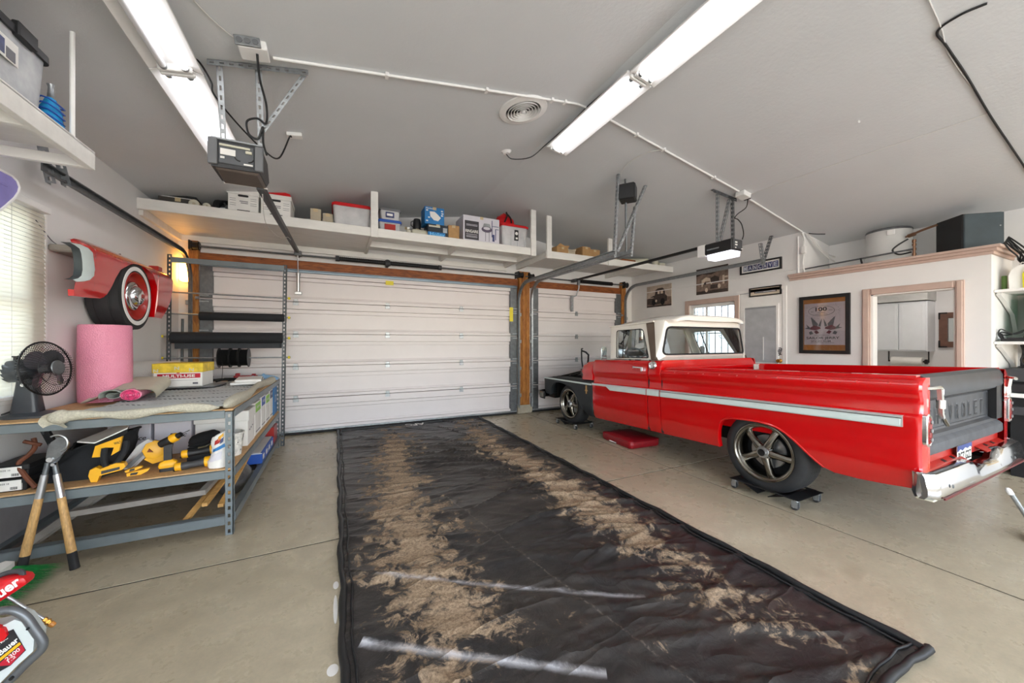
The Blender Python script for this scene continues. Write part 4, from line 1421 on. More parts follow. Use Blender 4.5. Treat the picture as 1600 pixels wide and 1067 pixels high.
for z in zs:
    if proto is None:
        b = MB()
        b.grid(lambda u, v: (LW + .018 + .014 * u, wy0 - .1 + (wy1 + .12 - wy0 + .1) * v, z + .030 * (1 - u) - .003 * sin(pi * u)), 3, 1)
        proto = b.build('slat', 'blind_slat', r)
        z_0 = z
    else:
        c_ = proto.copy()
        COL.objects.link(c_)
        c_.location.z = proto.location.z + (z - z_0)
MB().box(LW + .008, LW + .048, wy0 - .1, wy1 + .12, .985, 1.005, .003).build('bottom_rail', 'white', r)
for y in (3.36, 2.7):
    MB().cyl((LW + .042, y, 1.0), (LW + .042, y, 2.23), .0015, n=5).build('ladder_cord', 'white_cable', r)
cable('lamp_wire', 'thin wire drooping from the blind to the red fender', [(LW + .022, 3.60, 2.16), (LW + .018, 3.69, 2.106), (LW + .015, 3.78, 2.059), (LW + .015, 3.886, 2.046), (LW + .03, 3.99, 2.07)], .003, 'ink_grey', cat='wire')

# ---------------------------------------------------------------- steel workbench
BX0, BX1, BY0, BY1, TZ, MZ = -1.80, -.645, 3.13, 5.46, .875, .462
r = T('workbench', 'grey steel workbench with chipboard shelves along the left wall', 'workbench', (-1.22, 4.3, 0))
for x, sx in ((BX1 - .045, 1), (BX0, -1)):
    for y in (BY0, BY1 - .04):
        b = MB()
        e = 1 if y == BY0 else -1
        yy = y if e == 1 else y + .04
        xx = x + .045 if sx == 1 else x
        b.angle((xx, yy, 0), (xx, yy, TZ - .02), (-sx, 0, 0), (0, e, 0), .045, .004, .052)
        b.box(xx - .006 * sx, xx - .042 * sx, yy + .006 * e, yy + .034 * e, 0, .012)
        b.build('leg', 'bench_steel', r)
for z, h in ((TZ - .062, .055), (MZ - .068, .06), (.075, .065)):
    for y, d in ((BY0 - .004, 1), (BY1 + .004, -1)):
        b = MB().box(BX0, BX1 - (.046 if d == 1 else 0), y, y + .006 * d, z, z + h, .002).box(BX0, BX1 - .046, y, y + .045 * d, z + h - .005, z + h)
        b.build('beam', 'bench_steel', r)
    for x, d in ((BX1 + .004, -1), (BX0, 1)):
        b = MB().box(x, x + .006 * d, BY0 + .046, BY1 - .046, z, z + h, .002).box(x, x + .045 * d, BY0 + .046, BY1 - .046, z + h - .005, z + h)
        b.build('side_beam', 'bench_steel', r)
MB().box(BX0 + .002, BX1 - .002, BY0 + .002, BY1 - .002, TZ - .012, TZ, .002).build('bench_top', 'chipboard', r)
MB().box(BX0 + .002, BX1 - .002, BY0 + .002, BY1 - .002, MZ - .012, MZ, .002).build('lower_shelf', 'chipboard', r)

# ---------------------------------------------------------------- tall roll rack at the far end of the bench
RY = 5.50
r = T('roll_rack', 'tall dark perforated steel frame with cross rods behind workbench', 'rack', (-1.15, RY, 0))
MB().angle((-.60, RY, 0), (-.57, RY, 2.335), (-1, 0, 0), (0, 1, 0), .042, .004, .05).build('upright', 'rack_steel', r)
MB().angle((-1.765, RY, 0), (-1.75, RY, 2.355), (1, 0, 0), (0, 1, 0), .042, .004, .05).build('upright', 'rack_steel', r)
MB().box(-1.72, -.60, RY - .006, RY + .004, 2.262, 2.325, .003).box(-1.72, -.60, RY, RY + .03, 2.318, 2.324).build('top_beam', 'bench_steel', r)
for z in (1.915, 1.665, 1.40, 1.15):
    b = MB().cyl((-1.80, RY + .01, z + .005), (-.53, RY + .01, z - .01), .009, n=8)
    b.build('rod', 'galv', r)
    b = MB().cyl((-.56, RY + .01, z - .01), (-.535, RY + .01, z - .01), .016, n=8).cyl((-1.80, RY + .01, z + .005), (-1.785, RY + .01, z + .005), .014, n=8)
    b.build('rod_stop', 'yellow_label', r)


def roll(name, label, x0, x1, z, rr, mat):
    r = T(name, label, 'fabric roll', ((x0 + x1) / 2, RY, z - rr), 'black fabric rolls on the rack')
    b = MB()
    b.lathe([(.012, 0), (rr * .9, 0), (rr, .008), (rr, x1 - x0 - .008), (rr * .9, x1 - x0), (.012, x1 - x0), (.012, 0)], (x0, RY + .01, z), (1, 0, 0), 24)
    b.build('roll', mat, r)
    return r


rr_ = roll('fabric_roll', 'thinner and shorter black fabric roll, upper one on rack', -1.46, -.60, 1.65, .05, 'fabric_black')
rr_ = roll('fabric_roll', 'thicker full width black fabric roll, lower one on rack', -1.72, -.615, 1.392, .066, 'fabric_black')
MB().box(-1.70, -.63, RY + .05, RY + .06, 1.26, 1.36).build('hanging_edge', M('mesh_grey', '#3a3d42', .8), rr_)
for i, (xa, xb) in enumerate(((-1.275, -1.165), (-1.16, -1.075), (-1.07, -.975))):
    r = T('wire_spool', ('left black wire spool of the three on lowest rack rod', 'middle black wire spool of the three on lowest rack rod', 'right black wire spool of the three on lowest rack rod')[i], 'wire spool', ((xa + xb) / 2, RY, 1.03), 'wire spools on the rack')
    z = 1.148
    for x in (xa, xb - .006):
        b = MB()
        b.lathe([(.012, 0), (.118, 0), (.12, .003), (.118, .006), (.012, .006), (.012, 0)], (x, RY + .01, z), (1, 0, 0), 28)
        b.build('flange', 'black_plastic', r)
    b = MB()
    nn = 12
    prof = [(.06, .006)]
    for k in range(nn):
        u0 = .008 + (xb - xa - .016) * k / nn
        u1 = .008 + (xb - xa - .016) * (k + 1) / nn
        prof += [(.094, u0), (.100, (u0 + u1) / 2), (.094, u1)]
    prof.append((.06, xb - xa - .006))
    b.lathe(prof, (xa, RY + .01, z), (1, 0, 0), 24)
    b.build('wire_winding', 'black_cable', r)
cable('loose_wire', 'thin dark wire hanging from the left spool to the bench', [(-1.22, RY - .09, 1.10), (-1.215, RY - .10, 1.0), (-1.22, RY - .10, .92), (-1.215, RY - .11, .885)], .003, 'black_cable', cat='wire')

tag(MB().cyl((-1.795, 6.07, 0), (-1.785, 6.09, 1.64), .014, n=8).build('steel_rod', 'rack_steel'), 'thin dark rod standing in the corner behind the rack', 'rod')
# wall lamp in the corner
r = T('wall_lamp', 'glowing cream wall lamp low on front wall corner', 'lamp', (-1.80, 6.0, 2.11))
m = Matrix.Translation((-1.775, FY - .002, 2.265)) @ Matrix.Rotation(radians(90), 4, 'X')
P = rrect(-.05, .055, -.14, .14, .04, 5)
MB(m).loft([[(p[0], p[1], 0) for p in P], [(p[0], p[1], .05) for p in P], [(p[0] * .75, p[1] * .85, .075) for p in P]]).build('shade', 'sconce', r)
P = rrect(-.058, .063, -.15, .15, .045, 5)
MB(m).prism(P, 'xy', -.0, .012).build('backplate', 'foam', r)

# ---------------------------------------------------------------- red fender with wheel on the left wall
r = T('fender_display', 'red car fender with whitewall wheel mounted on left wall', 'wall decoration', (-1.72, 4.4, 1.6))
XO = -1.60
top = [(3.50, 2.030), (3.56, 2.052), (3.744, 2.080), (4.064, 2.098), (4.43, 2.098), (4.75, 2.090), (4.988, 2.078), (5.09, 2.066), (5.14, 2.03), (5.165, 1.95)]
low = [(3.76, 1.664), (3.85, 1.671), (3.89, 1.685), (3.93, 1.715), (3.98, 1.78), (4.04, 1.86), (4.11, 1.935), (4.20, 1.99), (4.31, 2.024), (4.42, 2.038), (4.53, 2.036), (4.66, 2.0), (4.74, 1.95), (4.78, 1.905), (4.805, 1.86), (4.81, 1.588), (4.985, 1.583), (5.04, 1.66), (5.095, 1.745), (5.14, 1.82), (5.165, 1.90)]
bez_in = [(3.62, 1.765), (3.69, 1.785), (3.74, 1.825), (3.752, 1.875), (3.735, 1.945), (3.70, 1.985), (3.66, 2.008), (3.58, 2.016), (3.515, 2.014)]
bez_hi = [(3.50, 2.012), (3.58, 2.016), (3.66, 2.008), (3.70, 1.985), (3.735, 1.945), (3.752, 1.875)]
bez_lo = [(3.55, 1.752), (3.62, 1.765), (3.69, 1.785), (3.74, 1.825), (3.752, 1.875)]
nose_lo = [(3.55, 1.70), (3.565, 1.657), (3.70, 1.66), (3.76, 1.664)]


def fx(y, z):
    """outward crown of the fender: rolls back to the wall at the top edge and at the nose"""
    d = XO
    d -= .09 * max(0, (z - 2.02) / .08) ** 2
    d -= .012 * max(0, (3.75 - y) / .25) ** 2
    d -= .03 * max(0, (1.78 - z) / .2) ** 1.5
    d += .012 * math.exp(-((z - 1.99) / .03) ** 2)
    return d


b = MB()


def fskin(ys, lo_, hi_, nz=14, back=.05):
    rows = []
    for y in ys:
        z0, z1 = interp(lo_, y), interp(hi_, y)
        col = [(fx(y, z0) - back, y, z0)] + [(fx(y, z0 + (z1 - z0) * k / nz), y, z0 + (z1 - z0) * k / nz) for k in range(nz + 1)] + [(fx(y, z1) - back, y, z1 - .004)]
        rows.append(col)
    b.loft(rows, cap=False, closed=False)


YS = sorted({3.752 + (5.165 - 3.752) * k / 40 for k in range(41)} | {p[0] for p in low} | {4.812})
fskin([y for y in YS if 3.752 <= y <= 5.165], low, top)
fskin([3.50 + .252 * k / 14 for k in range(15)], bez_hi, top, 5, .02)
fskin([3.55 + .202 * k / 12 for k in range(13)], nose_lo, bez_lo, 5, .03)
yz_end = [(fx(5.165, 1.9 + .05 * k), 5.165, 1.9 + .05 * k) for k in range(2)]
b.loft([yz_end, [(p[0] - .10, p[1], p[2]) for p in yz_end]], cap=False, closed=False)
b.build('fender', 'red_paint', r, smooth=50)
# white headlamp bezel set into the nose cut-out, dark recess behind it
bez_edge = [(3.548, 1.766), (3.598, 1.784), (3.630, 1.808), (3.642, 1.85), (3.640, 1.905), (3.618, 1.962), (3.588, 1.990), (3.545, 2.004), (3.505, 2.011)]
b = MB()
L0 = [(fx(*p) + .002, p[0], p[1]) for p in [(3.55, 1.752)] + bez_in[:8]]
L1 = [(fx(*p) + .010, p[0] * .8 + e[0] * .2, p[1] * .8 + e[1] * .2) for p, e in zip([(3.55, 1.752)] + bez_in[:8], bez_edge)]
L2 = [(fx(*e) - .012, e[0], e[1]) for e in bez_edge]
b.loft([L0, L1, L2], cap=False, closed=False)
b.build('headlamp_bezel', 'trim_white', r, smooth=50)
L3 = [(fx(*e) - .055, e[0], e[1]) for e in bez_edge]
MB().loft([L2, L3], cap=False, closed=False).build('headlamp_recess', M('recess_dark', '#3a4145', .35), r, smooth=50)
MB().box(LW, XO - .07, 3.75, 5.05, 1.99, 2.04, .01).box(LW, XO - .03, 4.95, 5.05, 1.70, 2.0).build('mounting_board', 'old_wood', r)
# inner well
# wheel
wy, wz, wr = 4.42, 1.752, .312
ax_ = Vector((1, 0, 0))
o = Vector((LW + .02, wy, wz))
W_ = XO - .012 - (LW + .02)
tp = [(.215, .0), (.30, .0), (wr - .008, .03), (wr, .06), (wr, W_ - .07), (wr - .010, W_ - .035), (.30, W_ - .008), (.27, W_), (.215, W_ - .004), (.21, W_ - .05)]
MB().lathe(tp, o, ax_, 56).build('tyre', 'tyre', r, smooth=40)
b = MB()
for k in range(3):
    b.lathe([(wr + .001, .05 + k * .045), (wr - .008, .054 + k * .045), (wr - .008, .058 + k * .045), (wr + .001, .062 + k * .045)], o, ax_, 56)
b.build('tread_groove', 'black_matte', r)
MB().lathe([(.225, W_ - .001), (.228, W_ + .003), (.258, W_ + .003), (.262, W_ - .001)], o, ax_, 56).build('whitewall_band', 'white', r)
MB().lathe([(.214, W_ - .003), (.206, W_ + .002), (.195, W_ - .02), (.185, W_ - .05), (.15, W_ - .065), (.12, W_ - .05), (.02, W_ - .045)], o, ax_, 48).build('wheel_disc', 'red_dull', r, smooth=50)
MB().lathe([(.135, W_ - .05), (.132, W_ - .025), (.122, W_ - .012), (.09, W_ - .008), (.084, W_ + .012), (.06, W_ + .03), (.03, W_ + .038), (.0, W_ + .04)], o, ax_, 40).build('hubcap', 'chrome', r, smooth=50)
MB().cyl(o + ax_ * (W_ + .036), o + ax_ * (W_ + .044), .02, n=16).build('hubcap_centre', 'red_dull', r)
b = MB().box(LW, LW + .03, 4.86, 4.88, 2.09, 2.14).tube([(LW + .02, 4.62, 2.09), (LW + .02, 4.62, 2.15), (LW + .03, 4.64, 2.16), (LW + .03, 4.66, 2.12)], .006, 5)
b.build('hanging_hook', 'galv_dark', r)
MB().box(XO - .14, XO - .06, 5.0, 5.10, 2.07, 2.13, .006).build('end_bracket', 'red_dull', r)

# ---------------------------------------------------------------- on the bench top
# rug
r = T('rug', 'grey striped cotton rug with fringed edge draped on workbench', 'rug', (-1.1, 3.8, TZ))


def rugz(x, y):
    return TZ + .016 + .012 * noise.noise((x * 5, y * 4, 0)) + .006 * noise.noise((x * 14, y * 12, 3))


RU0, RU1, RV0, RV1 = -1.50, -.66, 3.11, 5.15


def rugpt(u, v, dz=0):
    y = RV0 + (RV1 - RV0) * v
    xl = RU0 + .02 * sin(v * 9) + .10 * min(1, v * 1.6)
    x = xl + (RU1 - xl) * u
    return (x, y, rugz(x, y) + dz)


MB().grid(lambda u, v: rugpt(u, v, .006), 40, 70).build('cloth', 'rug_cloth', r, smooth=80)
# rolled front edge, lying over the bench beam, and the right edge
pts, rad = [], []
for k in range(41):
    t = k / 40
    x = -1.52 + (.80) * t
    pts.append((x, 3.105 + .02 * sin(t * 7), TZ + .012 + .010 * sin(t * 11) + .016 * t))
    rad.append((.026 + .006 * sin(t * 17) + (.012 if t < .1 else 0)) * min(1, .25 + (1 - t) * 12, .35 + t * 20))
b = MB().tube(pts, rad, 10)
b.build('front_fold', 'rug_edge', r, smooth=80)
pts, rad = [], []
for k in range(41):
    t = k / 40
    pts.append((-.685 + .012 * sin(t * 8), 3.10 + 2.05 * t, TZ + .026 + .008 * sin(t * 13)))
    rad.append((.034 + .008 * sin(t * 9)) * min(1, .35 + t * 14, .3 + (1 - t) * 14))
MB().tube(pts, rad, 10).build('side_fold', 'rug_edge', r, smooth=80)
MB().grid(lambda u, v: (-1.53 + .10 * u - .02 * sin(v * 3), 3.085 + .035 * sin(u * pi), TZ - .035 + .07 * v + .012 * sin(u * 6)), 10, 6).build('corner_flap', 'rug_edge', r, smooth=80)

# fan
fxo, fyo = -1.70, 3.36
r = T('desk_fan', 'dark grey oscillating desk fan on the bench near the window', 'fan', (fxo, fyo, TZ))
m = Matrix.Translation((fxo, fyo, TZ)) @ Matrix.Rotation(0, 4, 'Z')
P = [(p[0], p[1]) for p in rrect(-.13, .15, -.11, .11, .10, 6)]
MB(m).loft([[(p[0], p[1], 0) for p in P], [(p[0], p[1], .012) for p in P], [(p[0] * .6 - .02, p[1] * .6, .026) for p in P], [(p[0] * .35 - .02, p[1] * .4, .03) for p in P]]).build('base', 'grey_plastic' if 0 else M('fan_base', '#3f4247', .45), r)
MB(m).loft([[(x * k - .03, y * k2, z) for x, y in rrect(-.05, .05, -.045, .045, .02, 3)] for k, k2, z in ((1.25, 1.0, .024), (1.0, .85, .12), (.75, .75, .235))]).build('column', M('fan_body', '#34373d', .4), r)
MB(m).cyl((-.03, -.04, .20), (-.03, -.046, .20), .01, n=10).build('tilt_screw', 'white', r)
ad = Vector((.985, -.20, .10)).normalized()       # blowing direction
mc = Vector((-.075, .01, .285))
MB(m).lathe([(0, -.10), (.045, -.095), (.066, -.06), (.07, 0), (.068, .05), (.05, .075), (.0, .08)], mc, ad, 24).build('motor_housing', 'fan_body', r, smooth=50)
MB(m).cyl(mc + Vector((-.01, 0, .06)), mc + Vector((-.01, 0, .09)), .012, n=10).cyl(mc + Vector((-.01, 0, .085)), mc + Vector((-.01, 0, .093)), .018, n=12).build('oscillation_knob', 'black_plastic', r)
gc = mc + ad * .135
u_ = ad.cross(Vector((0, 0, 1))).normalized()
v_ = u_.cross(ad).normalized()
GR = .165
prf = [(-.055, .055), (-.052, .11), (-.03, .15), (.0, .165), (.03, .15), (.05, .105), (.055, .045)]
b = MB(m)
NR = 60
for k in range(NR):
    a = 2 * pi * k / NR
    dr = u_ * cos(a) + v_ * sin(a)
    for half in (prf[:4], prf[3:]):
        b.tube([gc + ad * h + dr * q_ for h, q_ in half], .0015, 3, caps=False)
b.build('guard_wire', 'black_metal', r)['kind'] = 'stuff'
b = MB(m)
for h, q_ in ((0, .165), (.0, .169)):
    b.tube([gc + ad * h + (u_ * cos(a) + v_ * sin(a)) * q_ for a in [2 * pi * i / 40 for i in range(40)]], .0035, 6, closed=True)
for h, q_ in ((.047, .11), (.053, .05), (-.053, .10)):
    b.tube([gc + ad * h + (u_ * cos(a) + v_ * sin(a)) * q_ for a in [2 * pi * i / 40 for i in range(40)]], .0016, 5, closed=True)
b.build('guard_ring', 'black_metal', r)
b = MB(m).lathe([(0, .054), (.042, .054), (.046, .057), (.042, .062), (.0, .063)], gc, ad, 24)
b.build('guard_badge', 'galv_dark', r)
for k in range(4):
    a0 = k * pi / 2 + .5

    def blade(u, v, a0=a0):
        a = a0 + (u - .5) * 1.05 + .25 * v
        q_ = .028 + .112 * v * (1 - .35 * abs(u - .5) ** 2 * 4 * v)
        return gc + (u_ * cos(a) + v_ * sin(a)) * q_ + ad * (.022 * (u - .5) * 2)
    MB(m).grid(blade, 8, 6).build('blade', M('fan_blade', '#4c4a50', .25, coat=.3), r, smooth=60)
MB(m).lathe([(0, -.02), (.03, -.02), (.034, .01), (.03, .03), (0, .035)], gc, ad, 18).build('blade_hub', 'fan_blade', r)
MB(m).tube(spline([(-.08, .02, .05), (-.14, .0, .02), (-.2, -.04, .008), (-.25, -.02, .006)], 6), .005, 6).build('cord', 'black_cable', r)

# bubble wrap rolls
r = T('bubble_wrap_roll', 'tall pink bubble wrap roll standing on the workbench', 'bubble wrap', (-1.655, 4.03, TZ))
b = MB()
H_ = .60
b.lathe([(.04, .02), (.145, .0), (.15, .01), (.152, .3), (.149, H_ - .01), (.143, H_), (.04, H_ - .01)], (-1.655, 4.03, TZ), n=48)
b.build('roll', 'bubble_wrap', r, smooth=50)
MB().lathe([(.038, .02), (.042, .02), (.042, H_ - .008), (.036, H_ - .008), (.036, .02)], (-1.655, 4.03, TZ), n=20).build('core', 'cardboard', r)
b = MB().grid(lambda u, v: (-1.655 + (.153 + .004 * u) * cos(-1.15 + .25 * u), 4.03 + (.153 + .004 * u) * sin(-1.15 + .25 * u), TZ + H_ * v), 4, 20)
b.build('loose_edge', 'bubble_wrap', r)
r = T('bubble_wrap_sheet', 'clear bubble wrap bundle lying behind the pink roll', 'bubble wrap', (-1.6, 4.75, TZ))


def bundle(u, v):
    a = 2 * pi * v
    x = -1.79 + .38 * u
    q_ = .11 * (1 + .10 * noise.noise((u * 4, cos(a) * 2, sin(a) * 2)))
    return (x, 4.78 + q_ * cos(a) * 1.3, max(TZ + .002, TZ + .135 + q_ * sin(a) * 1.25))


b = MB().grid(bundle, 14, 24)
b.build('roll', 'bubble_clear', r, smooth=70)
b = MB()
b.lathe([(.02, .0), (.06, -.004), (.10, -.003), (.115, .0)], (-1.41, 4.78, TZ + .135), (-1, 0, 0), 24)
b.build('roll_end', 'bubble_clear', r)

# pale foam sheet folded over two small rolls
r = T('foam_sheet', 'cream foam sheet folded over two small rolls on the bench', 'foam sheet', (-1.35, 3.9, TZ + .02))


def sheet(u, v):
    # u across (left to right along x), v back
    x = -1.66 + .47 * u
    zz = TZ + .035 + .085 * min(1, max(0, (u - .02) / .35)) ** 1.4
    if u > .80:
        t = (u - .80) / .20
        x = -1.66 + .47 * .80 + .055 * sin(t * 1.9)
        zz = TZ + .12 - .05 * (1 - cos(t * 1.9))
    y = 3.66 + .05 * (1 - u) + (.62 - .05 * u) * v
    return (x - .09 * v, y, zz - .010 + .05 * v)


g1 = MB().grid(sheet, 24, 16)
g1.build('sheet', 'foam', r, smooth=60)
MB().grid(lambda u, v: tuple(Vector(sheet(u, v)) - Vector((0, -.002, .006))), 24, 16).build('under_layer', 'foam', r, smooth=60)
r = T('foam_roll', 'grey foam scroll tucked under the cream foam sheet', 'foam roll', (-1.475, 3.7, TZ + .02))
b = MB()
pts = []
for k in range(30):
    a = .6 + k * .32
    q_ = .012 + .0034 * k * .5
    pts.append((-1.475 + q_ * cos(a) * 1.25, TZ + .075 + q_ * sin(a) * .78))
pts = [(p[0], p[1]) for p in pts]
inner = [((p[0] + 1.475) * .90 - 1.475, (p[1] - TZ - .075) * .86 + TZ + .075) for p in pts]
b.loft([[(p[0], 3.67, p[1]) for p in pts + inner[::-1]], [(p[0] + .10, 4.2, p[1]) for p in pts + inner[::-1]]])
b.build('scroll', 'grey_foam', r, smooth=60)
r = T('bubble_wrap_roll', 'small dark pink bubble wrap roll lying beside grey foam scroll', 'bubble wrap', (-1.375, 3.7, TZ + .02))
b = MB()
L = []
for yy in (0, .006, .34):
    k = .96 if yy == 0 else 1
    L.append([(-1.37 - yy * .18 + .062 * cos(a) * k, 3.66 + yy, TZ + .072 + .043 * sin(a) * k) for a in [2 * pi * i / 28 for i in range(28)]])
b.loft(L)
b.build('roll', 'bubble_wrap', r, smooth=50)
for k in range(4):
    q_ = .2 + .2 * k
    MB().tube([(-1.37 + .062 * cos(a) * q_, 3.659, TZ + .072 + .043 * sin(a) * q_) for a in [2 * pi * i / 28 for i in range(28)]], .005, 5, closed=True).build('layer', 'pink_dark', r)

# paper carton
r = carton('paper_carton', 'white copy paper carton with yellow lid, lettered Multi-Use', 'box', -1.50, -1.14, 4.42, 4.70, TZ + .045, TZ + .265, 'paper_white', .085, 'yellow_label', rot=radians(-3))
MATS['lid_yellow'] = M('lid_yellow', '#e3c53a', .5, var=.12, vs=14)
for ch in r.children:
    if ch.name.startswith('lid'):
        ch.data.materials[0] = MATS['lid_yellow']
front(r, 'print', .08, .96, .37, .56, 'red_label')
write(r, 'MULTI-USE', .52, .465, .66, .12, 'paper_white', d=.004, bold=.03)
front(r, 'print', .10, .90, .27, .28, 'ink_grey')
front(r, 'print', .80, .91, .10, .18, 'ink_grey')
front(r, 'print', .47, .53, .575, .61, 'red_label')
for u, v in ((.06, .70), (.48, .80), (.78, .72)):
    write(r, 'N', u, v, .10, .14, 'foam', d=.0095, bold=.03)
r = T('laptop', 'closed silver and black laptop lying under the paper carton', 'laptop', (-1.28, 4.55, TZ + .02), rot=(0, 0, radians(-4)))
MB().box(-.20, .24, -.15, .19, 0, .012, .004).build('base', 'black_plastic', r)
MB().box(-.20, .24, -.15, .19, .013, .024, .004).build('lid', 'galv', r)
# cable bundle
r = T('cable_bundle', 'bundle of black cables beside the paper carton', 'cables', (-1.1, 5.0, TZ))
for k in range(7):
    MB().tube(spline([(-1.22 + .03 * k, 4.72 + .02 * k, TZ + .05 + .012 * (k % 3)), (-1.14 + .03 * k, 4.9, TZ + .055 + .01 * (k % 2)), (-1.03 + .015 * k, 5.02 - .02 * k, TZ + .04)], 5), .009, 6).build('cable', 'black_cable', r)
# white boards
for k in range(2):
    r = T('paper_stack', ('lower white paper pack on the rug, right bench edge', 'upper white paper pack on the rug, right bench edge')[k], 'paper pack', (-.83, 4.72, TZ + .034 + .026 * k), rot=(0, 0, radians(3 + 4 * k)))
    MB().box(-.13 + .02 * k, .11, -.26, .22 - .03 * k, 0, .025, .004).build('sheets', 'paper_white', r)
    MB().box(.111, .1125, -.25, .20 - .03 * k, .004, .021).build('edge_print', 'ink_grey' if k else 'paper_lilac', r)
r = T('plank_offcut', 'short pale plank lying at the bench far edge', 'wood', (-1.02, 5.30, TZ))
MB().box(-1.15, -.92, 5.25, 5.33, TZ, TZ + .025, .004).build('plank', 'pine', r)
r = T('clamp', 'red bar clamp lying beside the blue cloth', 'clamp', (-.98, 5.36, TZ))
b = MB().box(-1.10, -.86, 5.35, 5.375, TZ + .03, TZ + .06, .004)
b.build('bar', 'red_dull', r)
MB().box(-1.08, -1.04, 5.33, 5.39, TZ, TZ + .09, .006).box(-.92, -.88, 5.335, 5.385, TZ, TZ + .08, .006).build('jaw', 'dark_red', r)
r = T('shop_cloth', 'crumpled light blue cloth at the far right bench corner', 'cloth', (-.80, 5.33, TZ))


def cl(u, v):
    x = -.98 + .34 * u
    y = 5.20 + .24 * v
    k = sin(pi * u) * sin(pi * v)
    return (x, y, TZ + .004 + k ** .5 * (.055 + .035 * noise.noise((x * 17, y * 17, 1)) + .02 * noise.noise((x * 40, y * 40, 5))))


MB().grid(cl, 30, 22).build('cloth', 'sky_blue', r, smooth=70)

# ---------------------------------------------------------------- lower shelf of the bench
for k in range(2):
    r = carton('shoe_box', ('lower flat black box with white label, left of tool bag', 'upper flat black box with white label, left of tool bag')[k], 'box', -1.80, -1.655 + .008 * k, 3.20, 3.46, MZ + .078 * k, MZ + .076 + .078 * k, 'black_plastic', .03, group='flat black boxes')
    front(r, 'label', .25, .90 - .04 * k, .10, .88, 'paper_white', d=.009)
    write(r, 'SIZE 10', .45, .66, .25, .12, 'ink', d=.012)
    for j in range(7):
        front(r, 'label_print', .60 + .03 * j, .61 + .03 * j + .006 * (j % 2), .18, .38, 'ink', d=.0105)
# rusty clamp
r = T('pipe_clamp', 'rusty brown iron clamp leaning on the black tool bag', 'clamp', (-1.56, 3.2, MZ))
MB().tube(spline([(-1.60, 3.17, MZ + .014), (-1.66, 3.19, MZ + .10), (-1.69, 3.21, MZ + .16), (-1.66, 3.23, MZ + .20), (-1.645, 3.25, MZ + .24), (-1.66, 3.27, MZ + .29)], 5), .012, 8).build('frame', 'rust', r)
MB().cyl((-1.69, 3.25, MZ + .28), (-1.62, 3.25, MZ + .25), .011, n=8).build('screw', 'rust', r)
# tool bag
r = T('tool_bag', 'large black tool bag with yellow panels on lower shelf', 'bag', (-1.38, 3.5, MZ))


def bag(u, v):
    a = 2 * pi * u
    k = 1 - .16 * v
    ca, sa = cos(a), sin(a)
    sq = lambda t: abs(t) ** .6 * (1 if t >= 0 else -1)
    x = -1.51 + .185 * k * sq(ca) + .10 * v
    y = 3.45 + .18 * (1 - .40 * v) * sq(sa)
    dip = .05 * max(0, -sa) * max(0, -ca + .3) * v
    return (x + .014 * noise.noise((ca * 3, sa * 3, v * 4)), y + .014 * noise.noise((ca * 2, sa * 2, v * 3 + 9)), MZ + .002 + (.235 - dip) * v + .035 * ca * v)


b = MB().grid(bag, 48, 14)
b.build('body', 'fabric_black', r, smooth=60)
MB().add([bag(i / 40, .86) for i in range(40)], [tuple(range(40))]).build('inside', 'black_matte', r)
b = MB().tube([Vector(bag(i / 40, 1.0)) for i in range(40)], .007, 6, closed=True)
b.build('rim', 'fabric_black', r)
bp = [(-1.391, .608), (-1.376, .678), (-1.25, .727), (-1.266, .634), (-1.303, .609), (-1.29, .659), (-1.34, .665), (-1.346, .606)]
b = MB().prism(bp, 'xz', 3.232, 3.25)
b.build('yellow_panel', 'yellow', r)
text('lettering', 'WALT', 'ink', r, (-1.272, 3.231, .688), (1, 0, .28), (-.28, 0, 1), .034, .016, depth=.0006, bold=.02)
MB().tube(spline([(-1.334, 3.235, .66), (-1.334, 3.225, .592), (-1.312, 3.22, .535), (-1.27, 3.225, .565), (-1.236, 3.235, .64), (-1.237, 3.25, .69)], 6), .016, 8).build('strap', 'fabric_black', r)
MB().lathe([(0, 0), (.011, .002), (.010, .018), (.004, .038), (0, .042)], (-1.545, 3.27, .675), n=10).build('yellow_nub', 'yellow', r)
r = T('pry_tool', 'black square pry tool standing in the tool bag', 'hand tool', (-1.50, 3.33, MZ + .2))
MB().prism([(-1.665, MZ + .335), (-1.635, MZ + .345), (-1.57, MZ + .18), (-1.60, MZ + .16)], 'xz', 3.32, 3.345).build('handle', 'black_metal', r)
MB().box(-1.652, -1.642, 3.318, 3.347, MZ + .30, MZ + .335).build('grip', 'charcoal', r)
r = T('white_board_offcut', 'white board lying across the black tool bag', 'board', (-1.30, 3.35, MZ + .28))
b = MB()
b.loft([[(-1.466, 3.25, .708), (-1.38, 3.235, .694), (-1.242, 3.28, .765), (-1.30, 3.46, .775), (-1.426, 3.50, .728)], [(-1.466, 3.25, .716), (-1.38, 3.235, .702), (-1.242, 3.28, .773), (-1.30, 3.46, .783), (-1.426, 3.50, .736)]])
b.build('board', 'white_paint', r)
MB().loft([[(-1.375, 3.24, .680), (-1.245, 3.283, .735), (-1.30, 3.45, .745), (-1.39, 3.44, .70)], [(-1.375, 3.24, .694), (-1.245, 3.283, .763), (-1.30, 3.45, .772), (-1.39, 3.44, .715)]]).build('board_edge', 'black_matte', r)

# yellow power tools along the front edge
def tool(name, label, x, y, rz, cat='power tool', sc=1.0):
    o = T(name, label, cat, (x, y, MZ), 'yellow power tools', rot=(0, 0, rz))
    o.scale = (sc, sc, sc)
    return o


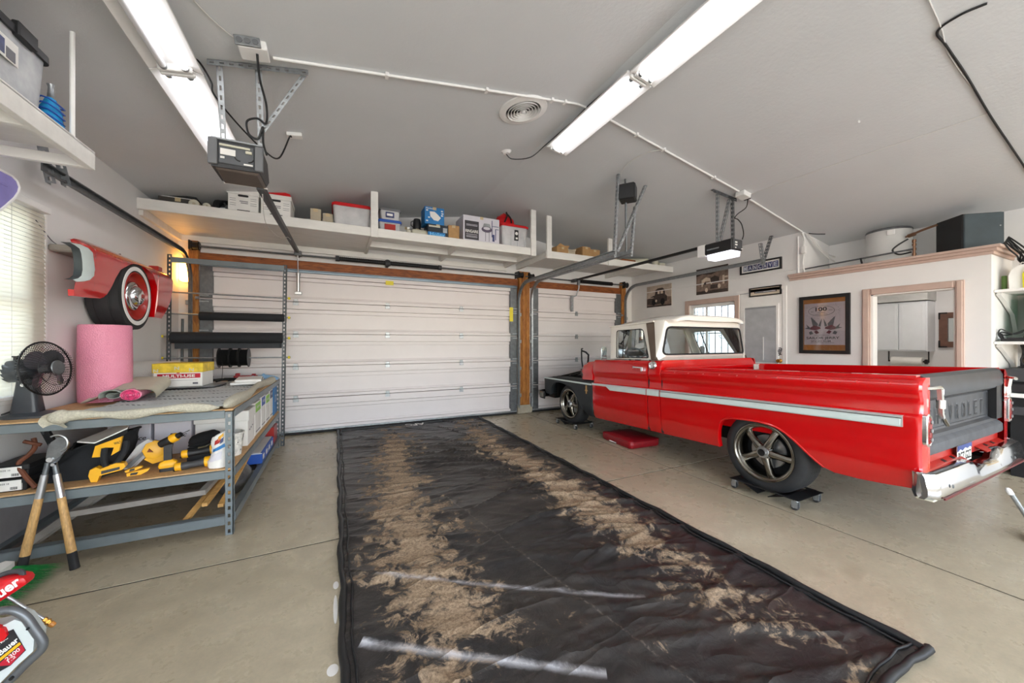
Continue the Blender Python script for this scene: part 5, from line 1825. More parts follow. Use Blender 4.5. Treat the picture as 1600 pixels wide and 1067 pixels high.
r = tool('battery_charger', 'yellow tool body lying at the shelf edge beside tool bag', -1.315, 3.215, radians(8), sc=.74)
MB().prism([(-.085, .005), (-.05, .0), (-.035, .05), (.10, .075), (.12, .10), (.11, .13), (.06, .14), (-.03, .105), (-.055, .125), (-.09, .11), (-.10, .06)], 'xz', -.035, .035).build('body', 'yellow', r)
MB().prism([(-.025, .062), (.085, .082), (.085, .105), (-.025, .088)], 'xz', -.037, .037).build('slot', 'charcoal', r)
r = tool('multi_tool', 'small yellow and black tool, between the yellow body and drill', -1.185, 3.25, radians(14), sc=.56)
MB().prism([(-.08, .005), (.03, .0), (.09, .03), (.11, .06), (.05, .055), (-.02, .05), (-.085, .04)], 'xz', -.035, .035).build('body', 'yellow', r)
MB().prism([(-.055, .012), (.0, .010), (.015, .038), (-.05, .036)], 'xz', -.038, .038).build('pad', 'black_plastic', r)
MB().prism([(-.09, .05), (-.01, .06), (.05, .085), (.03, .10), (-.06, .085), (-.10, .07)], 'xz', -.03, .03).build('upper_body', 'yellow', r)
MB().prism([(-.065, .058), (-.02, .064), (-.015, .086), (-.055, .082)], 'xz', -.033, .033).build('upper_pad', 'black_plastic', r)
r = tool('circular_saw', 'yellow circular saw with clear guard tilted against the boxes', -1.155, 3.36, radians(6), sc=.74)
b = MB()
b.lathe([(0, -.035), (.05, -.035), (.085, -.02), (.09, .0), (.085, .03), (.05, .04), (0, .04)], (.03, .0, .175), (.15, -1, .15), 8)
b.build('gear_case', 'yellow', r, smooth=25)
MB().prism([(.02, .05), (.14, .08), (.13, .15), (.06, .19), (-.04, .10)], 'xz', -.03, .05).build('motor', 'yellow', r)
MB().prism([(-.012, .17), (.028, .165), (.0, .20)], 'xz', -.06, -.041).build('arrow_plate', M('saw_arrow', '#7c3c10', .6), r)
MB().prism([(-.20, .045), (-.15, .01), (-.03, .14), (.01, .26), (-.02, .28), (-.09, .23)], 'xz', -.01, .03).build('guard', 'guard', r)
b = MB()
b.prism([(-.21, .04), (-.20, .025), (.02, .25), (.01, .265)], 'xz', -.02, -.012)
b.prism([(-.14, .01), (-.13, .0), (-.02, .135), (-.03, .145)], 'xz', -.02, -.012)
b.build('shoe', 'steel', r)
MB().prism([(-.18, .05), (-.14, .03), (-.03, .16), (-.06, .19)], 'xz', -.012, -.004).build('blade', 'galv_dark', r)
r = tool('cordless_drill', 'yellow and black cordless drill standing upright on its battery', -1.03, 3.27, radians(10), sc=.74)
MB().loft([[(x * k, y * k, z) for x, y in rrect(-.062, .055, -.038, .038, .012, 3)] for k, z in ((1, 0), (1.02, .02), (1.0, .03))]).build('battery', 'black_plastic', r)
MB().loft([[(x * k, y * k, z) for x, y in rrect(-.07, .06, -.04, .04, .015, 3)] for k, z in ((.95, .031), (1.02, .05), (.9, .08), (.45, .10))]).build('foot', 'yellow', r)
MB().prism([(-.035, .09), (.02, .09), (.02, .20), (.03, .24), (-.035, .24)], 'xz', -.02, .02).build('grip', 'black_plastic', r)
hd = Vector((.80, -.25, .45)).normalized()
hc = Vector((-.02, 0, .265))
MB().lathe([(0, -.05), (.03, -.05), (.036, -.03), (.036, .03), (.034, .04)], hc, hd, 16).build('motor_case', 'black_plastic', r, smooth=40)
MB().lathe([(.034, .04), (.040, .045), (.040, .085), (.034, .095), (.0, .096)], hc, hd, 16).build('clutch_collar', 'yellow', r, smooth=40)
MB().lathe([(.026, .095), (.024, .13), (.010, .14), (.0, .141)], hc, hd, 14).build('chuck', 'black_metal', r)
MB().cyl(hc + hd * .14, hc + hd * .20, .004, n=6).build('bit', 'galv_dark', r)
for i, (x, y, zz, rz, lab) in enumerate(((-.90, 3.235, .0, 5, 'black and yellow grinder lying lowest beside white bag'), (-.885, 3.305, .066, 6, 'black and yellow grinder resting on another grinder'))):
    r = T('angle_grinder', lab, 'power tool', (x, y, MZ + zz), 'angle grinders', rot=(0, 0, radians(rz)))
    r.scale = (.74, .74, .74)
    MB().lathe([(0, -.12), (.028, -.12), (.036, -.10), (.034, -.04), (.03, .0), (.034, .06), (.04, .09), (.04, .11), (0, .112)], (0, 0, .041), (1, 0, .08), 16).build('body', 'charcoal' if i == 0 else 'black_plastic', r, smooth=45)
    MB().lathe([(.041, .095), (.048, .10), (.048, .135), (.038, .145), (0, .146)], (0, 0, .041), (1, 0, .08), 16).build('battery_end', 'yellow', r)
    MB().lathe([(.037, -.115), (.04, -.105), (.038, -.075), (.036, -.07)], (0, 0, .041), (1, 0, .08), 16).build('gear_band', 'yellow', r)
    MB().cyl((-.10, 0, .015), (-.10, 0, .002), .03, n=16).build('spindle', 'black_metal', r)
r = T('knit_hat', 'fuzzy black hat lying on top of the grinders', 'hat', (-.87, 3.40, MZ + .12))
m = Matrix.Translation((-.87, 3.40, MZ + .168)) @ Matrix.Rotation(radians(-16), 4, 'Y') @ Matrix.Scale(.76, 4)
b = MB(m).grid(lambda u, v: (.125 * sin(pi * v) ** .6 * cos(2 * pi * u) * (1 + .06 * noise.noise((u * 9, v * 9, 0))), .09 * sin(pi * v) ** .6 * sin(2 * pi * u), .062 * -cos(pi * v) * (1 + .1 * noise.noise((u * 6, v * 6, 4)))), 28, 14)
b.build('crown', 'hat', r, smooth=80)
MB(m).tube([(.122 * cos(a), .088 * sin(a), -.02) for a in [2 * pi * i / 24 for i in range(24)]], .014, 6, closed=True).build('brim', 'hat', r)
carton('tool_case', 'low black case under the fuzzy hat', 'case', -.965, -.79, 3.37, 3.50, MZ, MZ + .112, 'black_plastic')
# white plastic sack by the post
r = T('plastic_sack', 'white printed plastic sack beside the bench front post', 'sack', (-.735, 3.22, MZ))


def sack(u, v):
    a = 2 * pi * u
    w_ = (.062 - .012 * v + .008 * sin(v * 9))
    x = -.742 + w_ * cos(a) + .015 * v
    y = 3.22 + .06 * (1 - .5 * v) * sin(a)
    return (x + .008 * noise.noise((cos(a) * 3, v * 8, sin(a) * 3)), y + .008 * noise.noise((cos(a) * 3, v * 7, 5 + sin(a) * 3)), MZ + .002 + .235 * v + .03 * cos(a) * v)


b = MB().grid(sack, 30, 14)
b.build('body', 'paper_white', r, smooth=50)
for u0, u1, v0, v1, mt in ((.60, .86, .50, .60, 'blue'), (.66, .76, .70, .84, 'red_dull'), (.76, .82, .68, .80, 'navy'), (.72, .80, .82, .92, 'yellow'), (.62, .80, .20, .42, 'paper_lilac')):
    MB().grid(lambda u, v: tuple((Vector(sack(u0 + (u1 - u0) * u, v0 + (v1 - v0) * v + .05 * u)) - Vector((-.752, 3.22, 0))) * 1 + Vector((-.752, 3.22, 0)) + Vector((0, -.004, 0))), 6, 4).build('print', mt, r)

# white document boxes lined up along the right side of the shelf
r = carton('document_box', 'white document box with lid, nearest on lower shelf side', 'box', -1.02, -.67, 3.74, 4.02, MZ, MZ + .30, 'paper_white', .085, group='white boxes on the lower shelf')
write(r, 'Office', .3, .45, .3, .10, 'ink_grey')
for k in range(3):
    front(r, 'print', .2 + .2 * k, .32 + .2 * k, .40 + .03 * k, .43 + .03 * k, 'ink_grey', '+x')
for i, (ya, yb, zt, lab, c1, c2) in enumerate(((4.08, 4.36, .31, 'white box with green label, second along shelf side', 'green', None), (4.40, 4.62, .325, 'white box with blue label, third along shelf side', 'deep_blue', None), (4.65, 4.90, .31, 'white box with green label, fourth along shelf side', 'green', None), (4.92, 5.12, .33, 'white box with dark blue corner, fifth along shelf side', 'navy', None))):
    r = carton('document_box', lab, 'box', -1.0, -.675, ya, yb, MZ, MZ + zt, 'paper_white', group='white boxes on the lower shelf')
    front(r, 'print', .05, .95, .70, .96, c1, '+x')
    front(r, 'print', .1, .9, .10, .13, 'ink_grey', '+x')
    write(r, ('paper', 'copy', 'multi', 'copy')[i], .5, .83, .6, .10, 'paper_white', '+x')
r = carton('document_box', 'bright blue box at the far end of lower shelf', 'box', -.98, -.67, 5.15, 5.42, MZ, MZ + .345, 'blue', group='white boxes on the lower shelf')
write(r, 'CTN', .5, .55, .45, .25, 'paper_white', '+x')
for i, (xa, xb, s_, lab) in enumerate(((-1.52, -1.28, 'Office', 'white box behind the tool bag, handwritten word Office'), (-1.26, -1.04, 'Basic', 'white box behind the drill, handwritten word Basic'))):
    r = carton('document_box', lab, 'box', xa, xb, 3.72, 4.0, MZ, MZ + .33, 'paper_lilac', .08, group='white boxes on the lower shelf')
    write(r, s_, .65, .45, .5, .10, 'ink', shear=.3)
# paint bucket
r = T('paint_bucket', 'white paint splattered bucket beside the bench post', 'bucket', (-.745, 3.50, MZ))
MB().lathe([(.0, .0), (.075, .0), (.092, .17), (.096, .17), (.096, .178), (.088, .178), (.072, .006), (.0, .006)], (-.745, 3.50, MZ), n=28).build('body', M('splatter', '#dedcd6', .6, var=.18, vs=40), r)
MB().tube([(-.745 + .096 * cos(a), 3.50 - .03 + .02 * sin(a), MZ + .165 - .10 * sin(a)) for a in [pi * i / 12 for i in range(13)]], .003, 5).build('handle', 'galv', r)
random.seed(11)
for k in range(9):
    a = random.uniform(-2.6, .3)
    h = random.uniform(.03, .15)
    q_ = .075 + .017 * h / .17
    p = Vector((-.745 + q_ * cos(a), 3.50 + q_ * sin(a), MZ + h))
    d_ = Vector((cos(a), sin(a), -.1)).normalized()
    MB().lathe([(random.uniform(.004, .01), -.001), (.003, .0025), (0, .003)], p, d_, 7).build('splash', 'ink', r)

# ---------------------------------------------------------------- under the bench
tag(MB().box(-1.78, -.75, 4.6, 4.63, 0, .36, .003).build('sheet_board', 'black_matte'), 'large dark sheet board standing under the workbench', 'board')
tag(MB().box(-1.82, -1.795, 3.2, 4.55, .0, .38, .003).build('sheet_board', M('panel_grey', '#8d8a8c', .6)), 'grey sheet board leaning on wall beneath the workbench', 'board')
r = T('steel_angle', 'weathered grey timber frame lying under the workbench', 'timber', (-1.1, 3.7, .145))
b = MB().loft([[(-1.52, 3.26, .24), (-.86, 3.30, .245), (-.86, 3.34, .245), (-1.52, 3.30, .24)], [(-1.52, 3.26, .275), (-.86, 3.30, .28), (-.86, 3.34, .28), (-1.52, 3.30, .275)]])
b.build('long_board', 'old_wood', r)
MB().loft([[(-.88, 3.30, .245), (-.84, 3.30, .245), (-.73, 3.75, .385), (-.77, 3.75, .385)], [(-.88, 3.30, .28), (-.84, 3.30, .28), (-.73, 3.75, .395), (-.77, 3.75, .395)]]).build('short_board', 'old_wood', r)
MB().loft([[(-1.70, 3.2, .12), (-1.64, 3.2, .12), (-1.36, 3.5, .36), (-1.42, 3.5, .36)], [(-1.70, 3.22, .10), (-1.64, 3.22, .10), (-1.36, 3.52, .34), (-1.42, 3.52, .34)]]).build('brace_board', 'old_wood', r)
for i, (xa, ya, xb, lab) in enumerate(((-.93, 3.20, -.735, 'longest pale wooden strip leaning under the bench'), (-.83, 3.24, -.70, 'middle pale wooden strip leaning under the bench'), (-.745, 3.26, -.675, 'pale wooden strip nearest the bench post'))):
    zl = (.10, .185, .155)[i]
    r_ = MB().loft([[(xa - .016, ya, zl), (xa + .016, ya, zl), (xb + .016, ya + .7, .385), (xb - .016, ya + .7, .385)], [(xa - .016, ya, zl + .022), (xa + .016, ya, zl + .022), (xb + .016, ya + .7, .393), (xb - .016, ya + .7, .393)]]).build('wood_strip', 'pine')
    tag(r_, lab, 'wood strip', 'wooden strips under the bench')
r = carton('flat_carton', 'blue and white flat carton on the bench bottom rails', 'box', -.98, -.655, 4.30, 5.02, .142, .245, 'deep_blue')
hx, hy, H = r['_s']
MB().box(-hx + .02, hx - .015, -hy + .012, hy - .01, H, H + .004).build('lid', 'paper_white', r)
front(r, 'print', .04, .96, .06, .94, 'deep_blue')
front(r, 'print', .0, 1, .94, 1.0, 'paper_white')
for k in range(4):
    front(r, 'print', .06 + .24 * k, .16 + .24 * k, .3, .75, 'paper_white', '+x')
write(r, 'TILE', .5, .5, .3, .3, 'paper_white', '+x', d=.005)
carton('red_case', 'red case at the far end of the bench bottom', 'case', -.90, -.66, 5.10, 5.36, .142, .33, 'red_dull')
carton('stand_box', 'dark carton under the bench, far back', 'box', -1.6, -1.05, 4.75, 5.3, .0, .34, 'black_matte')
r = T('plastic_bag', 'dark crumpled plastic bag under the bench front rail', 'bag', (-.78, 3.95, .0))
b = MB().grid(lambda u, v: (-.83 + .14 * sin(pi * v) * cos(2 * pi * u) * (1 + .3 * noise.noise((u * 8, v * 6, 0))), 3.98 + .2 * sin(pi * v) * sin(2 * pi * u), .14 - .138 * cos(pi * v) * (1 + .0 * u)), 24, 12)
b.build('body', M('bag_dark', '#4b4a4a', .3, var=.3, vs=20), r, smooth=40)
b = MB().tube(spline([(-.83, 3.9, .25), (-.80, 3.88, .32), (-.84, 3.92, .33), (-.86, 3.96, .26)], 5), .008, 6)
b.build('handle', 'bag_dark', r)

# ---------------------------------------------------------------- loppers leaning on the bench
r = T('loppers', 'pair of loppers with wooden handles leaning against the bench', 'loppers', (-1.5, 3.02, 0))


def limb(p, q_, name, mat, r0, r1=None, n=12):
    MB().cyl(p, q_, r0, r1, n=n).build(name, mat, r)


A1, A0 = Vector((-1.388, 3.06, .0)), Vector((-1.492, 3.096, .655))
B1, B0 = Vector((-1.605, 3.06, .03)), Vector((-1.512, 3.096, .655))
for s_, (p, q_) in enumerate(((A1, A0), (B1, B0))):
    L_ = lambda t, p=p, q_=q_: p + (q_ - p) * t
    limb(L_(0.002), L_(.16), 'grip', 'rubber', .022, .020)
    limb(L_(.155), L_(.66), 'wood_handle', M('ash', '#c39a62', .55, var=.14, vs=30, stretch=(4, 4, 1)), .021, .018)
    limb(L_(.65), L_(.86), 'steel_socket', 'steel', .0185, .0165)
    limb(L_(.85), L_(.97), 'shank', 'galv_dark', .013, .012)
OX, OZ = .035, .085
MB().prism([(x + OX, z + OZ) for x, z in ((-1.555, .56), (-1.53, .54), (-1.505, .555), (-1.49, .585), (-1.505, .64), (-1.545, .66))], 'xz', 3.09, 3.10).build('lower_jaw', 'galv_dark', r)
MB().prism([(x + OX, z + OZ - .02) for x, z in ((-1.55, .60), (-1.525, .575), (-1.495, .60), (-1.465, .64), (-1.455, .68), (-1.47, .71), (-1.50, .715), (-1.53, .69), (-1.545, .65))], 'xz', 3.078, 3.088).build('blade', M('blade_steel', '#77797a', .35, .7, var=.12, vs=20), r)
MB().tube([(-1.505 + OX + .045 * cos(a), 3.075, .66 + OZ + .05 * sin(a)) for a in [radians(d) for d in range(-70, 130, 12)]], .005, 6).build('hook', 'steel', r)
MB().cyl((-1.498, 3.07, .655), (-1.498, 3.105, .655), .014, n=12).cyl((-1.485, 3.07, .625), (-1.485, 3.1, .625), .009, n=10).build('pivot_bolt', 'chrome', r)

# ---------------------------------------------------------------- floor mat
r = T('containment_mat', 'black vinyl floor mat with raised edges, dusty with dried mud', 'floor mat', (1.15, 3.3, 0))
MX0, MX1, MY0, MY1 = .03, 2.275, .635, 6.02


def matz(x, y):
    z = .006 + .010 * max(0, noise.noise((x * 1.5, y * 3.2 + x * 1.1, 0))) + .006 * max(0, noise.noise((x * 3.1, y * 7 - x * 2.2, 4)))
    for k, (s_, ph, dr) in enumerate(((3.1, .3, .45), (2.2, 1.9, .6), (4.3, 2.2, .3), (1.7, .9, -.35), (2.7, 1.2, .15), (1.3, .4, 1.4))):
        t = (y * s_ + x * dr * s_ + ph + .5 * noise.noise((x * 1.2, y * .8, k)))
        t = abs(t - round(t)) / s_
        amp = max(0, noise.noise((x * .9 + k * 3, y * .6, 7 + k)) + .25)
        z += .026 * amp * math.exp(-(t / .018) ** 2)
    return z


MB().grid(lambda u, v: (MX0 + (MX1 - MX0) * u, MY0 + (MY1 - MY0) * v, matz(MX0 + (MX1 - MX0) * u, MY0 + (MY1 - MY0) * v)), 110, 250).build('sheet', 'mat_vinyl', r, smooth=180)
wob = lambda t, k: .006 * sin(t * 9 + k) + .004 * sin(t * 23 + 2 * k)
N_ = 60
for nm, pts in (('left', [(MX0 + wob(MY0 + (MY1 - MY0) * i / N_, 1), MY0 + (MY1 - MY0) * i / N_) for i in range(N_ + 1)]), ('right', [(MX1 + wob(MY0 + (MY1 - MY0) * i / N_, 2), MY0 + (MY1 - MY0) * i / N_) for i in range(N_ + 1)]),
                ('near', [(MX0 + (MX1 - MX0 + .03) * i / 30, MY0 + wob(i * .1, 3)) for i in range(31)]), ('far', [(MX0 + (MX1 - MX0) * i / 30, MY1 + wob(i * .1, 4) * .5) for i in range(31)])):
    MB().tube([(p[0], p[1], .017) for p in pts], [.017 + .0025 * sin(i * 1.3) for i in range(len(pts))], 8).build('foam_edge', 'mat_edge', r, smooth=70)
    o_ = .042
    q2 = [(p[0] + (o_ if nm == 'left' else -o_ if nm == 'right' else 0), p[1] + (o_ if nm == 'near' else -o_ if nm == 'far' else 0)) for p in pts]
    MB().tube([(p[0], p[1], .006 + matz(p[0], p[1])) for p in q2], .006, 6).build('seam', 'mat_edge', r, smooth=70)
text('lettering', 'AFC', 'paper_white', r, (1.13, 5.845, .036), (-1, 0, 0), (0, -1, 0), .30, .15, depth=.0, bold=.03)
# overspray specks on the concrete beside it
for k, (x, y, a, b_) in enumerate(((.0, 2.225, .014, .035), (-.002, 2.03, .010, .11), (-.012, 1.655, .022, .03))):
    o = MB().prism([(x + a * cos(t), y + b_ * sin(t)) for t in [i * pi / 8 for i in range(16)]], 'xy', .0002, .0009).build('paint_speck', 'paper_white')
    tag(o, ('white paint speck on concrete, farthest of three by the mat', 'long white paint streak on concrete against the mat edge', 'white paint speck on concrete, nearest of three by the mat')[k], 'paint mark')

# ---------------------------------------------------------------- pickup truck
TX = 4.20               # centre line
XL = 3.30                # left skin
tr = T('pickup_truck', 'red and white classic pickup truck standing on wheel dollies', 'truck', (TX, 3.2, 0))
RK = .035


def zz(y, zp):
    return zp + RK * (3.0 - y)


def mir(mb):
    """the same part on the other side of the truck"""
    m = MB()
    m.v = [(2 * TX - p[0], p[1], p[2]) for p in mb.v]
    m.f = [tuple(reversed(f)) for f in mb.f]
    return m


def both(name, mb, mat, **k):
    a = mb.build(name, mat, tr, **k)
    b_ = mir(mb).build(name, mat, tr, **k)
    return a, b_


PROF = [(.24, .075), (.30, .05), (.34, .028), (.42, .012), (.52, .004), (.62, 0), (.715, -.002), (.72, -.004), (.79, -.006), (.797, .008), (.81, .022), (.86, .030), (.90, .028), (.925, .014), (.955, .004), (.985, .002), (1.005, .012), (1.02, .03), (1.03, .055), (1.04, .06)]


def skin(cols, zlo, ztop, prof=PROF):
    """body side: columns (y, extra inset), lower edge zlo(y) and upper edge ztop(y) in level heights"""
    rows = [p[0] for p in prof]
    vs, fs = [], []
    nr = len(rows)
    for y, dx in cols:
        lo, hi = zlo(y), ztop(y)
        for z in rows:
            zc = min(max(z, lo), hi)
            vs.append((XL + (dx if dx >= .1 else interp(prof, zc) + dx), y, zz(y, zc)))
    for i in range(len(cols) - 1):
        for j in range(nr - 1):
            fs.append((i * nr + j, (i + 1) * nr + j, (i + 1) * nr + j + 1, i * nr + j + 1))
    # turned-in lower edge
    lo0 = len(vs)
    for y, dx in cols:
        lo = zlo(y)
        vs.append((XL + interp(prof, lo) + dx + .05, y, zz(y, lo) + .004))
    for i in range(len(cols) - 1):
        fs.append((i * nr, (i + 1) * nr, lo0 + i + 1, lo0 + i))
    b = MB()
    b.v, b.f = vs, fs
    return b


BZ = 1.04
blo = [(.93, .36), (.945, .345), (.97, .33), (1.13, .314), (1.255, .307), (1.39, .312), (1.45, .335), (1.50, .375), (1.57, .44), (1.634, .50), (1.70, .55), (1.76, .582), (1.83, .60), (1.90, .608), (2.04, .608), (2.14, .602), (2.20, .590), (2.24, .565), (2.265, .53), (2.283, .46), (2.292, .38), (2.296, .30), (2.962, .298)]
cols = [(.930, .13), (.930, .05), (.934, .02), (.945, .005)] + [(y, 0) for y in sorted({.96, .98, 1.02} | {1.05 + .06 * i for i in range(32)} | {p[0] for p in blo if p[0] > .97} | {2.295})]
b = skin(cols, lambda y: interp(blo, y), lambda y: BZ)
both('bed_side', b, 'red_paint', smooth=28)
# rolled lip round the wheel arch
lip = [p for p in blo if 1.42 < p[0] < 2.297]
b = MB().tube([(XL + interp(PROF, p[1]) + .002, p[0], zz(p[0], p[1]) + .002) for p in lip], .009, 6)
both('arch_lip', b, 'red_paint')
# bed rail, inner side
b = MB()
b.box(XL + .055, XL + .125, .97, 2.93, 0, .016)
b.v = [(p[0], p[1], zz(p[1], BZ - .002 + p[2])) for p in b.v]
both('bed_rail', b, 'red_paint')
b = MB()
for k in range(11):
    y = 1.08 + .17 * k
    b.lathe([(.008, 0), (.007, .003), (.0, .004)], (XL + .008, y, zz(y, 1.0)), (-1, 0, .35), 8)
both('rail_rivet', b, M('rivet', '#d2413f', .3))
b = MB()
b.box(XL + .115, XL + .135, .99, 2.93, .50, BZ)
b.v = [(p[0], p[1], zz(p[1], p[2])) for p in b.v]
both('bed_inner_wall', b, 'red_paint')
b = MB().box(XL + .12, 2 * TX - XL - .12, .99, 2.93, .52, .54)
b.v = [(p[0], p[1], zz(p[1], p[2])) for p in b.v]
b.build('bed_floor', 'red_dull', tr)
b = MB().box(XL + .06, 2 * TX - XL - .06, 2.90, 2.935, .50, BZ - .0, .004).box(XL + .10, 2 * TX - XL - .10, 2.87, 2.94, BZ - .03, BZ + .01, .008)
b.v = [(p[0], p[1], zz(p[1], p[2])) for p in b.v]
b.build('bed_front_panel', 'red_paint', tr)
MB().box(4.86, 4.985, 2.862, 2.868, .985, 1.055).build('rail_sticker', 'sticker', tr)

# cab side: corner, door
clo = lambda y: .298 if y < 3.6 else .298
b = skin([(2.972, .03), (2.974, .006), (2.985, 0), (3.06, 0), (3.15, 0), (3.158, .008)], clo, lambda y: 1.125, PROF[:-4] + [(1.02, .012), (1.06, .012), (1.10, .022), (1.115, .034), (1.125, .05)])
both('cab_corner', b, 'red_paint', smooth=28)
DPROF = PROF[:-4] + [(1.0, .004), (1.05, .010), (1.09, .02), (1.11, .032), (1.125, .05)]
b = skin([(3.166, .012), (3.170, .002), (3.18, 0)] + [(3.2 + .1 * i, 0) for i in range(10)] + [(4.165, 0), (4.174, .003), (4.178, .012)], lambda y: .298, lambda y: 1.125, DPROF)
both('door', b, 'red_paint', smooth=28)
b = MB()
for y in (2.966, 3.162, 4.181):
    b.box(XL + .03, XL + .06, y - .012, y + .012, zz(y, .31), zz(y, 1.02 if y < 4 else .84))
both('gap_shadow_seal', b, 'black_matte')

b = MB()
b.box(XL + .055, XL + .07, 3.20, 4.14, .50, 1.125)
b.v = [(p[0], p[1], zz(p[1], p[2])) for p in b.v]
both('door_card', b, M('door_card', '#b4b8b8', .55))

# cowl: red, rounded nose, between door and engine bay
b = MB()
L = []
for y, k, zt in ((4.182, 0, 1.118), (4.30, 0, 1.105), (4.40, .004, 1.085), (4.455, .02, 1.05), (4.485, .05, 1.0), (4.495, .09, .95)):
    half = TX - XL - .004 - k
    sec = [(-half, .835), (-half + .006, .90), (-half - .010, .96 if k < .03 else .92), (-half + .01, min(zt - .04, 1.04)), (-half + .045, zt - .012), (-half + .12, zt), (0, zt + .03)]
    sec = [(TX + p[0], y, zz(y, p[1])) for p in sec]
    sec += [(2 * TX - p[0], y, p[2]) for p in sec[-2::-1]]
    L.append(sec)
b.loft(L, cap=True)
b.build('cowl', 'red_paint', tr, smooth=40)

# front fenders in black primer
flo = [(4.185, .30), (4.33, .315), (4.40, .38), (4.45, .43), (4.52, .51), (4.57, .585), (4.63, .655), (4.70, .695), (4.834, .728), (4.95, .748), (5.042, .754), (5.13, .746), (5.20, .722), (5.25, .685), (5.285, .63), (5.30, .57), (5.305, .528), (5.45, .533), (5.50, .62), (5.53, .70)]
ftop = lambda y: interp([(4.18, .836), (5.0, .832), (5.35, .822), (5.48, .805), (5.53, .78)], y)
FPROF = [(.24, .06), (.30, .04), (.36, .02), (.45, .008), (.60, .0), (.74, -.004), (.785, -.008), (.80, -.002), (.815, .012), (.826, .035), (.838, .06)]
b = skin([(4.185, .006), (4.19, 0)] + [(y, 0) for y in sorted({4.2 + .06 * i for i in range(22)} | {p[0] for p in flo if p[0] > 4.2 and p[0] < 5.5})] + [(5.50, .006), (5.52, .02), (5.53, .045), (5.535, .10)], lambda y: interp(flo, y), ftop, FPROF)
both('front_fender', b, 'primer', smooth=30)
b = MB()
L = []
for y in (4.20, 4.6, 5.0, 5.3, 5.45, 5.52):
    z0_ = ftop(y)
    L.append([(XL + .05, y, zz(y, z0_ - .002)), (XL + .12, y, zz(y, z0_ + .006)), (XL + .20, y, zz(y, z0_ - .004)), (XL + .22, y, zz(y, z0_ - .10)), (XL + .20, y, zz(y, z0_ - .10)), (XL + .06, y, zz(y, z0_ - .03))])
b.loft(L)
both('fender_top', b, 'primer', smooth=40)
lip = [p for p in flo if 4.33 < p[0] < 5.306]
b = MB().tube([(XL + interp(FPROF, p[1]) + .002, p[0], zz(p[0], p[1])) for p in lip], .008, 6)
both('arch_lip', b, 'primer')
# engine bay
b = MB().box(XL + .20, 2 * TX - XL - .20, 5.38, 5.42, .45, .83, .01)
b.v = [(p[0], p[1], zz(p[1], p[2])) for p in b.v]
b.build('radiator_support', 'black_metal', tr)
b = MB()
for s_ in (-1, 1):
    b.tube([(TX + s_ * .40, 5.40, .74), (TX + s_ * .52, 4.9, .84), (TX + s_ * .55, 4.48, .97)], .018, 8)
b.tube([(TX - .62, 5.38, .74), (TX - .60, 4.8, .87), (TX - .58, 4.52, .98)], .014, 8)
b.build('support_brace', 'black_metal', tr)
b = MB().box(TX - .25, TX + .25, 4.55, 5.2, .45, .72, .03).cyl((TX, 4.9, .72), (TX, 4.9, .80), .16, n=24)
b.cyl((TX - .3, 4.7, .70), (TX - .3, 5.1, .68), .05, n=12).cyl((TX + .3, 4.7, .70), (TX + .3, 5.1, .68), .05, n=12)
b.build('engine', 'black_metal', tr)
b = MB().box(TX - .62, TX - .48, 4.55, 4.75, .68, .86, .01).cyl((TX - .36, 4.46, .88), (TX - .36, 4.38, .88), .09, n=16)
b.build('battery_box', 'black_plastic', tr)
MB().cyl((TX - .66, 4.56, .84), (TX - .66, 4.56, .885), .035, n=14).build('reservoir_cap', 'white', tr)
for s_ in (-1, 1):
    b = MB()
    x = TX + s_ * .70 if s_ < 0 else TX + .70
    b.tube([(x, 4.66, .90), (x - .01, 4.68, 1.05), (x, 4.70, 1.17), (x + .01, 4.71, 1.235), (x + .02, 4.69, 1.235)], .012, 6)
    b.tube([(x + .02, 4.60, .90), (x + .03, 4.57, 1.06), (x + .02, 4.55, 1.14), (x + .01, 4.60, 1.18), (x, 4.68, 1.20)], .015, 6)
    b.box(x - .02, x + .04, 4.54, 4.70, .80, .92, .006)
    b.build('hood_hinge', 'black_metal', tr)
b = MB()
L = []
for x, y in ((3.26, 5.42), (3.27, 5.58), (3.36, 5.655), (TX, 5.68)):
    z = .425
    L.append([(x, y, z - .07), (x - .0, y + .035, z - .06), (x, y + .05, z), (x, y + .035, z + .06), (x, y, z + .065), (x + .012, y - .01, z)])
b.loft(L)
both('front_bumper', b, 'black_metal', smooth=40)
b = MB().box(3.255, 3.29, 5.46, 5.60, .37, .47, .012)
both('bumper_end', b, 'gunmetal')
b = MB().box(3.45, 3.53, 5.40, 5.60, .36, .44, .004)
both('bumper_bracket', b, 'black_metal')
# front face panel
b = MB().box(XL + .10, 2 * TX - XL - .10, 5.50, 5.535, .52, .78, .01)
b.v = [(p[0], p[1], zz(p[1], p[2])) for p in b.v]
b.build('grille_panel', 'primer', tr)

# side trim
def strip(poly, x0, x1):
    return MB().prism([(p[0], zz(*p)) for p in poly], 'yz', x0, x1)


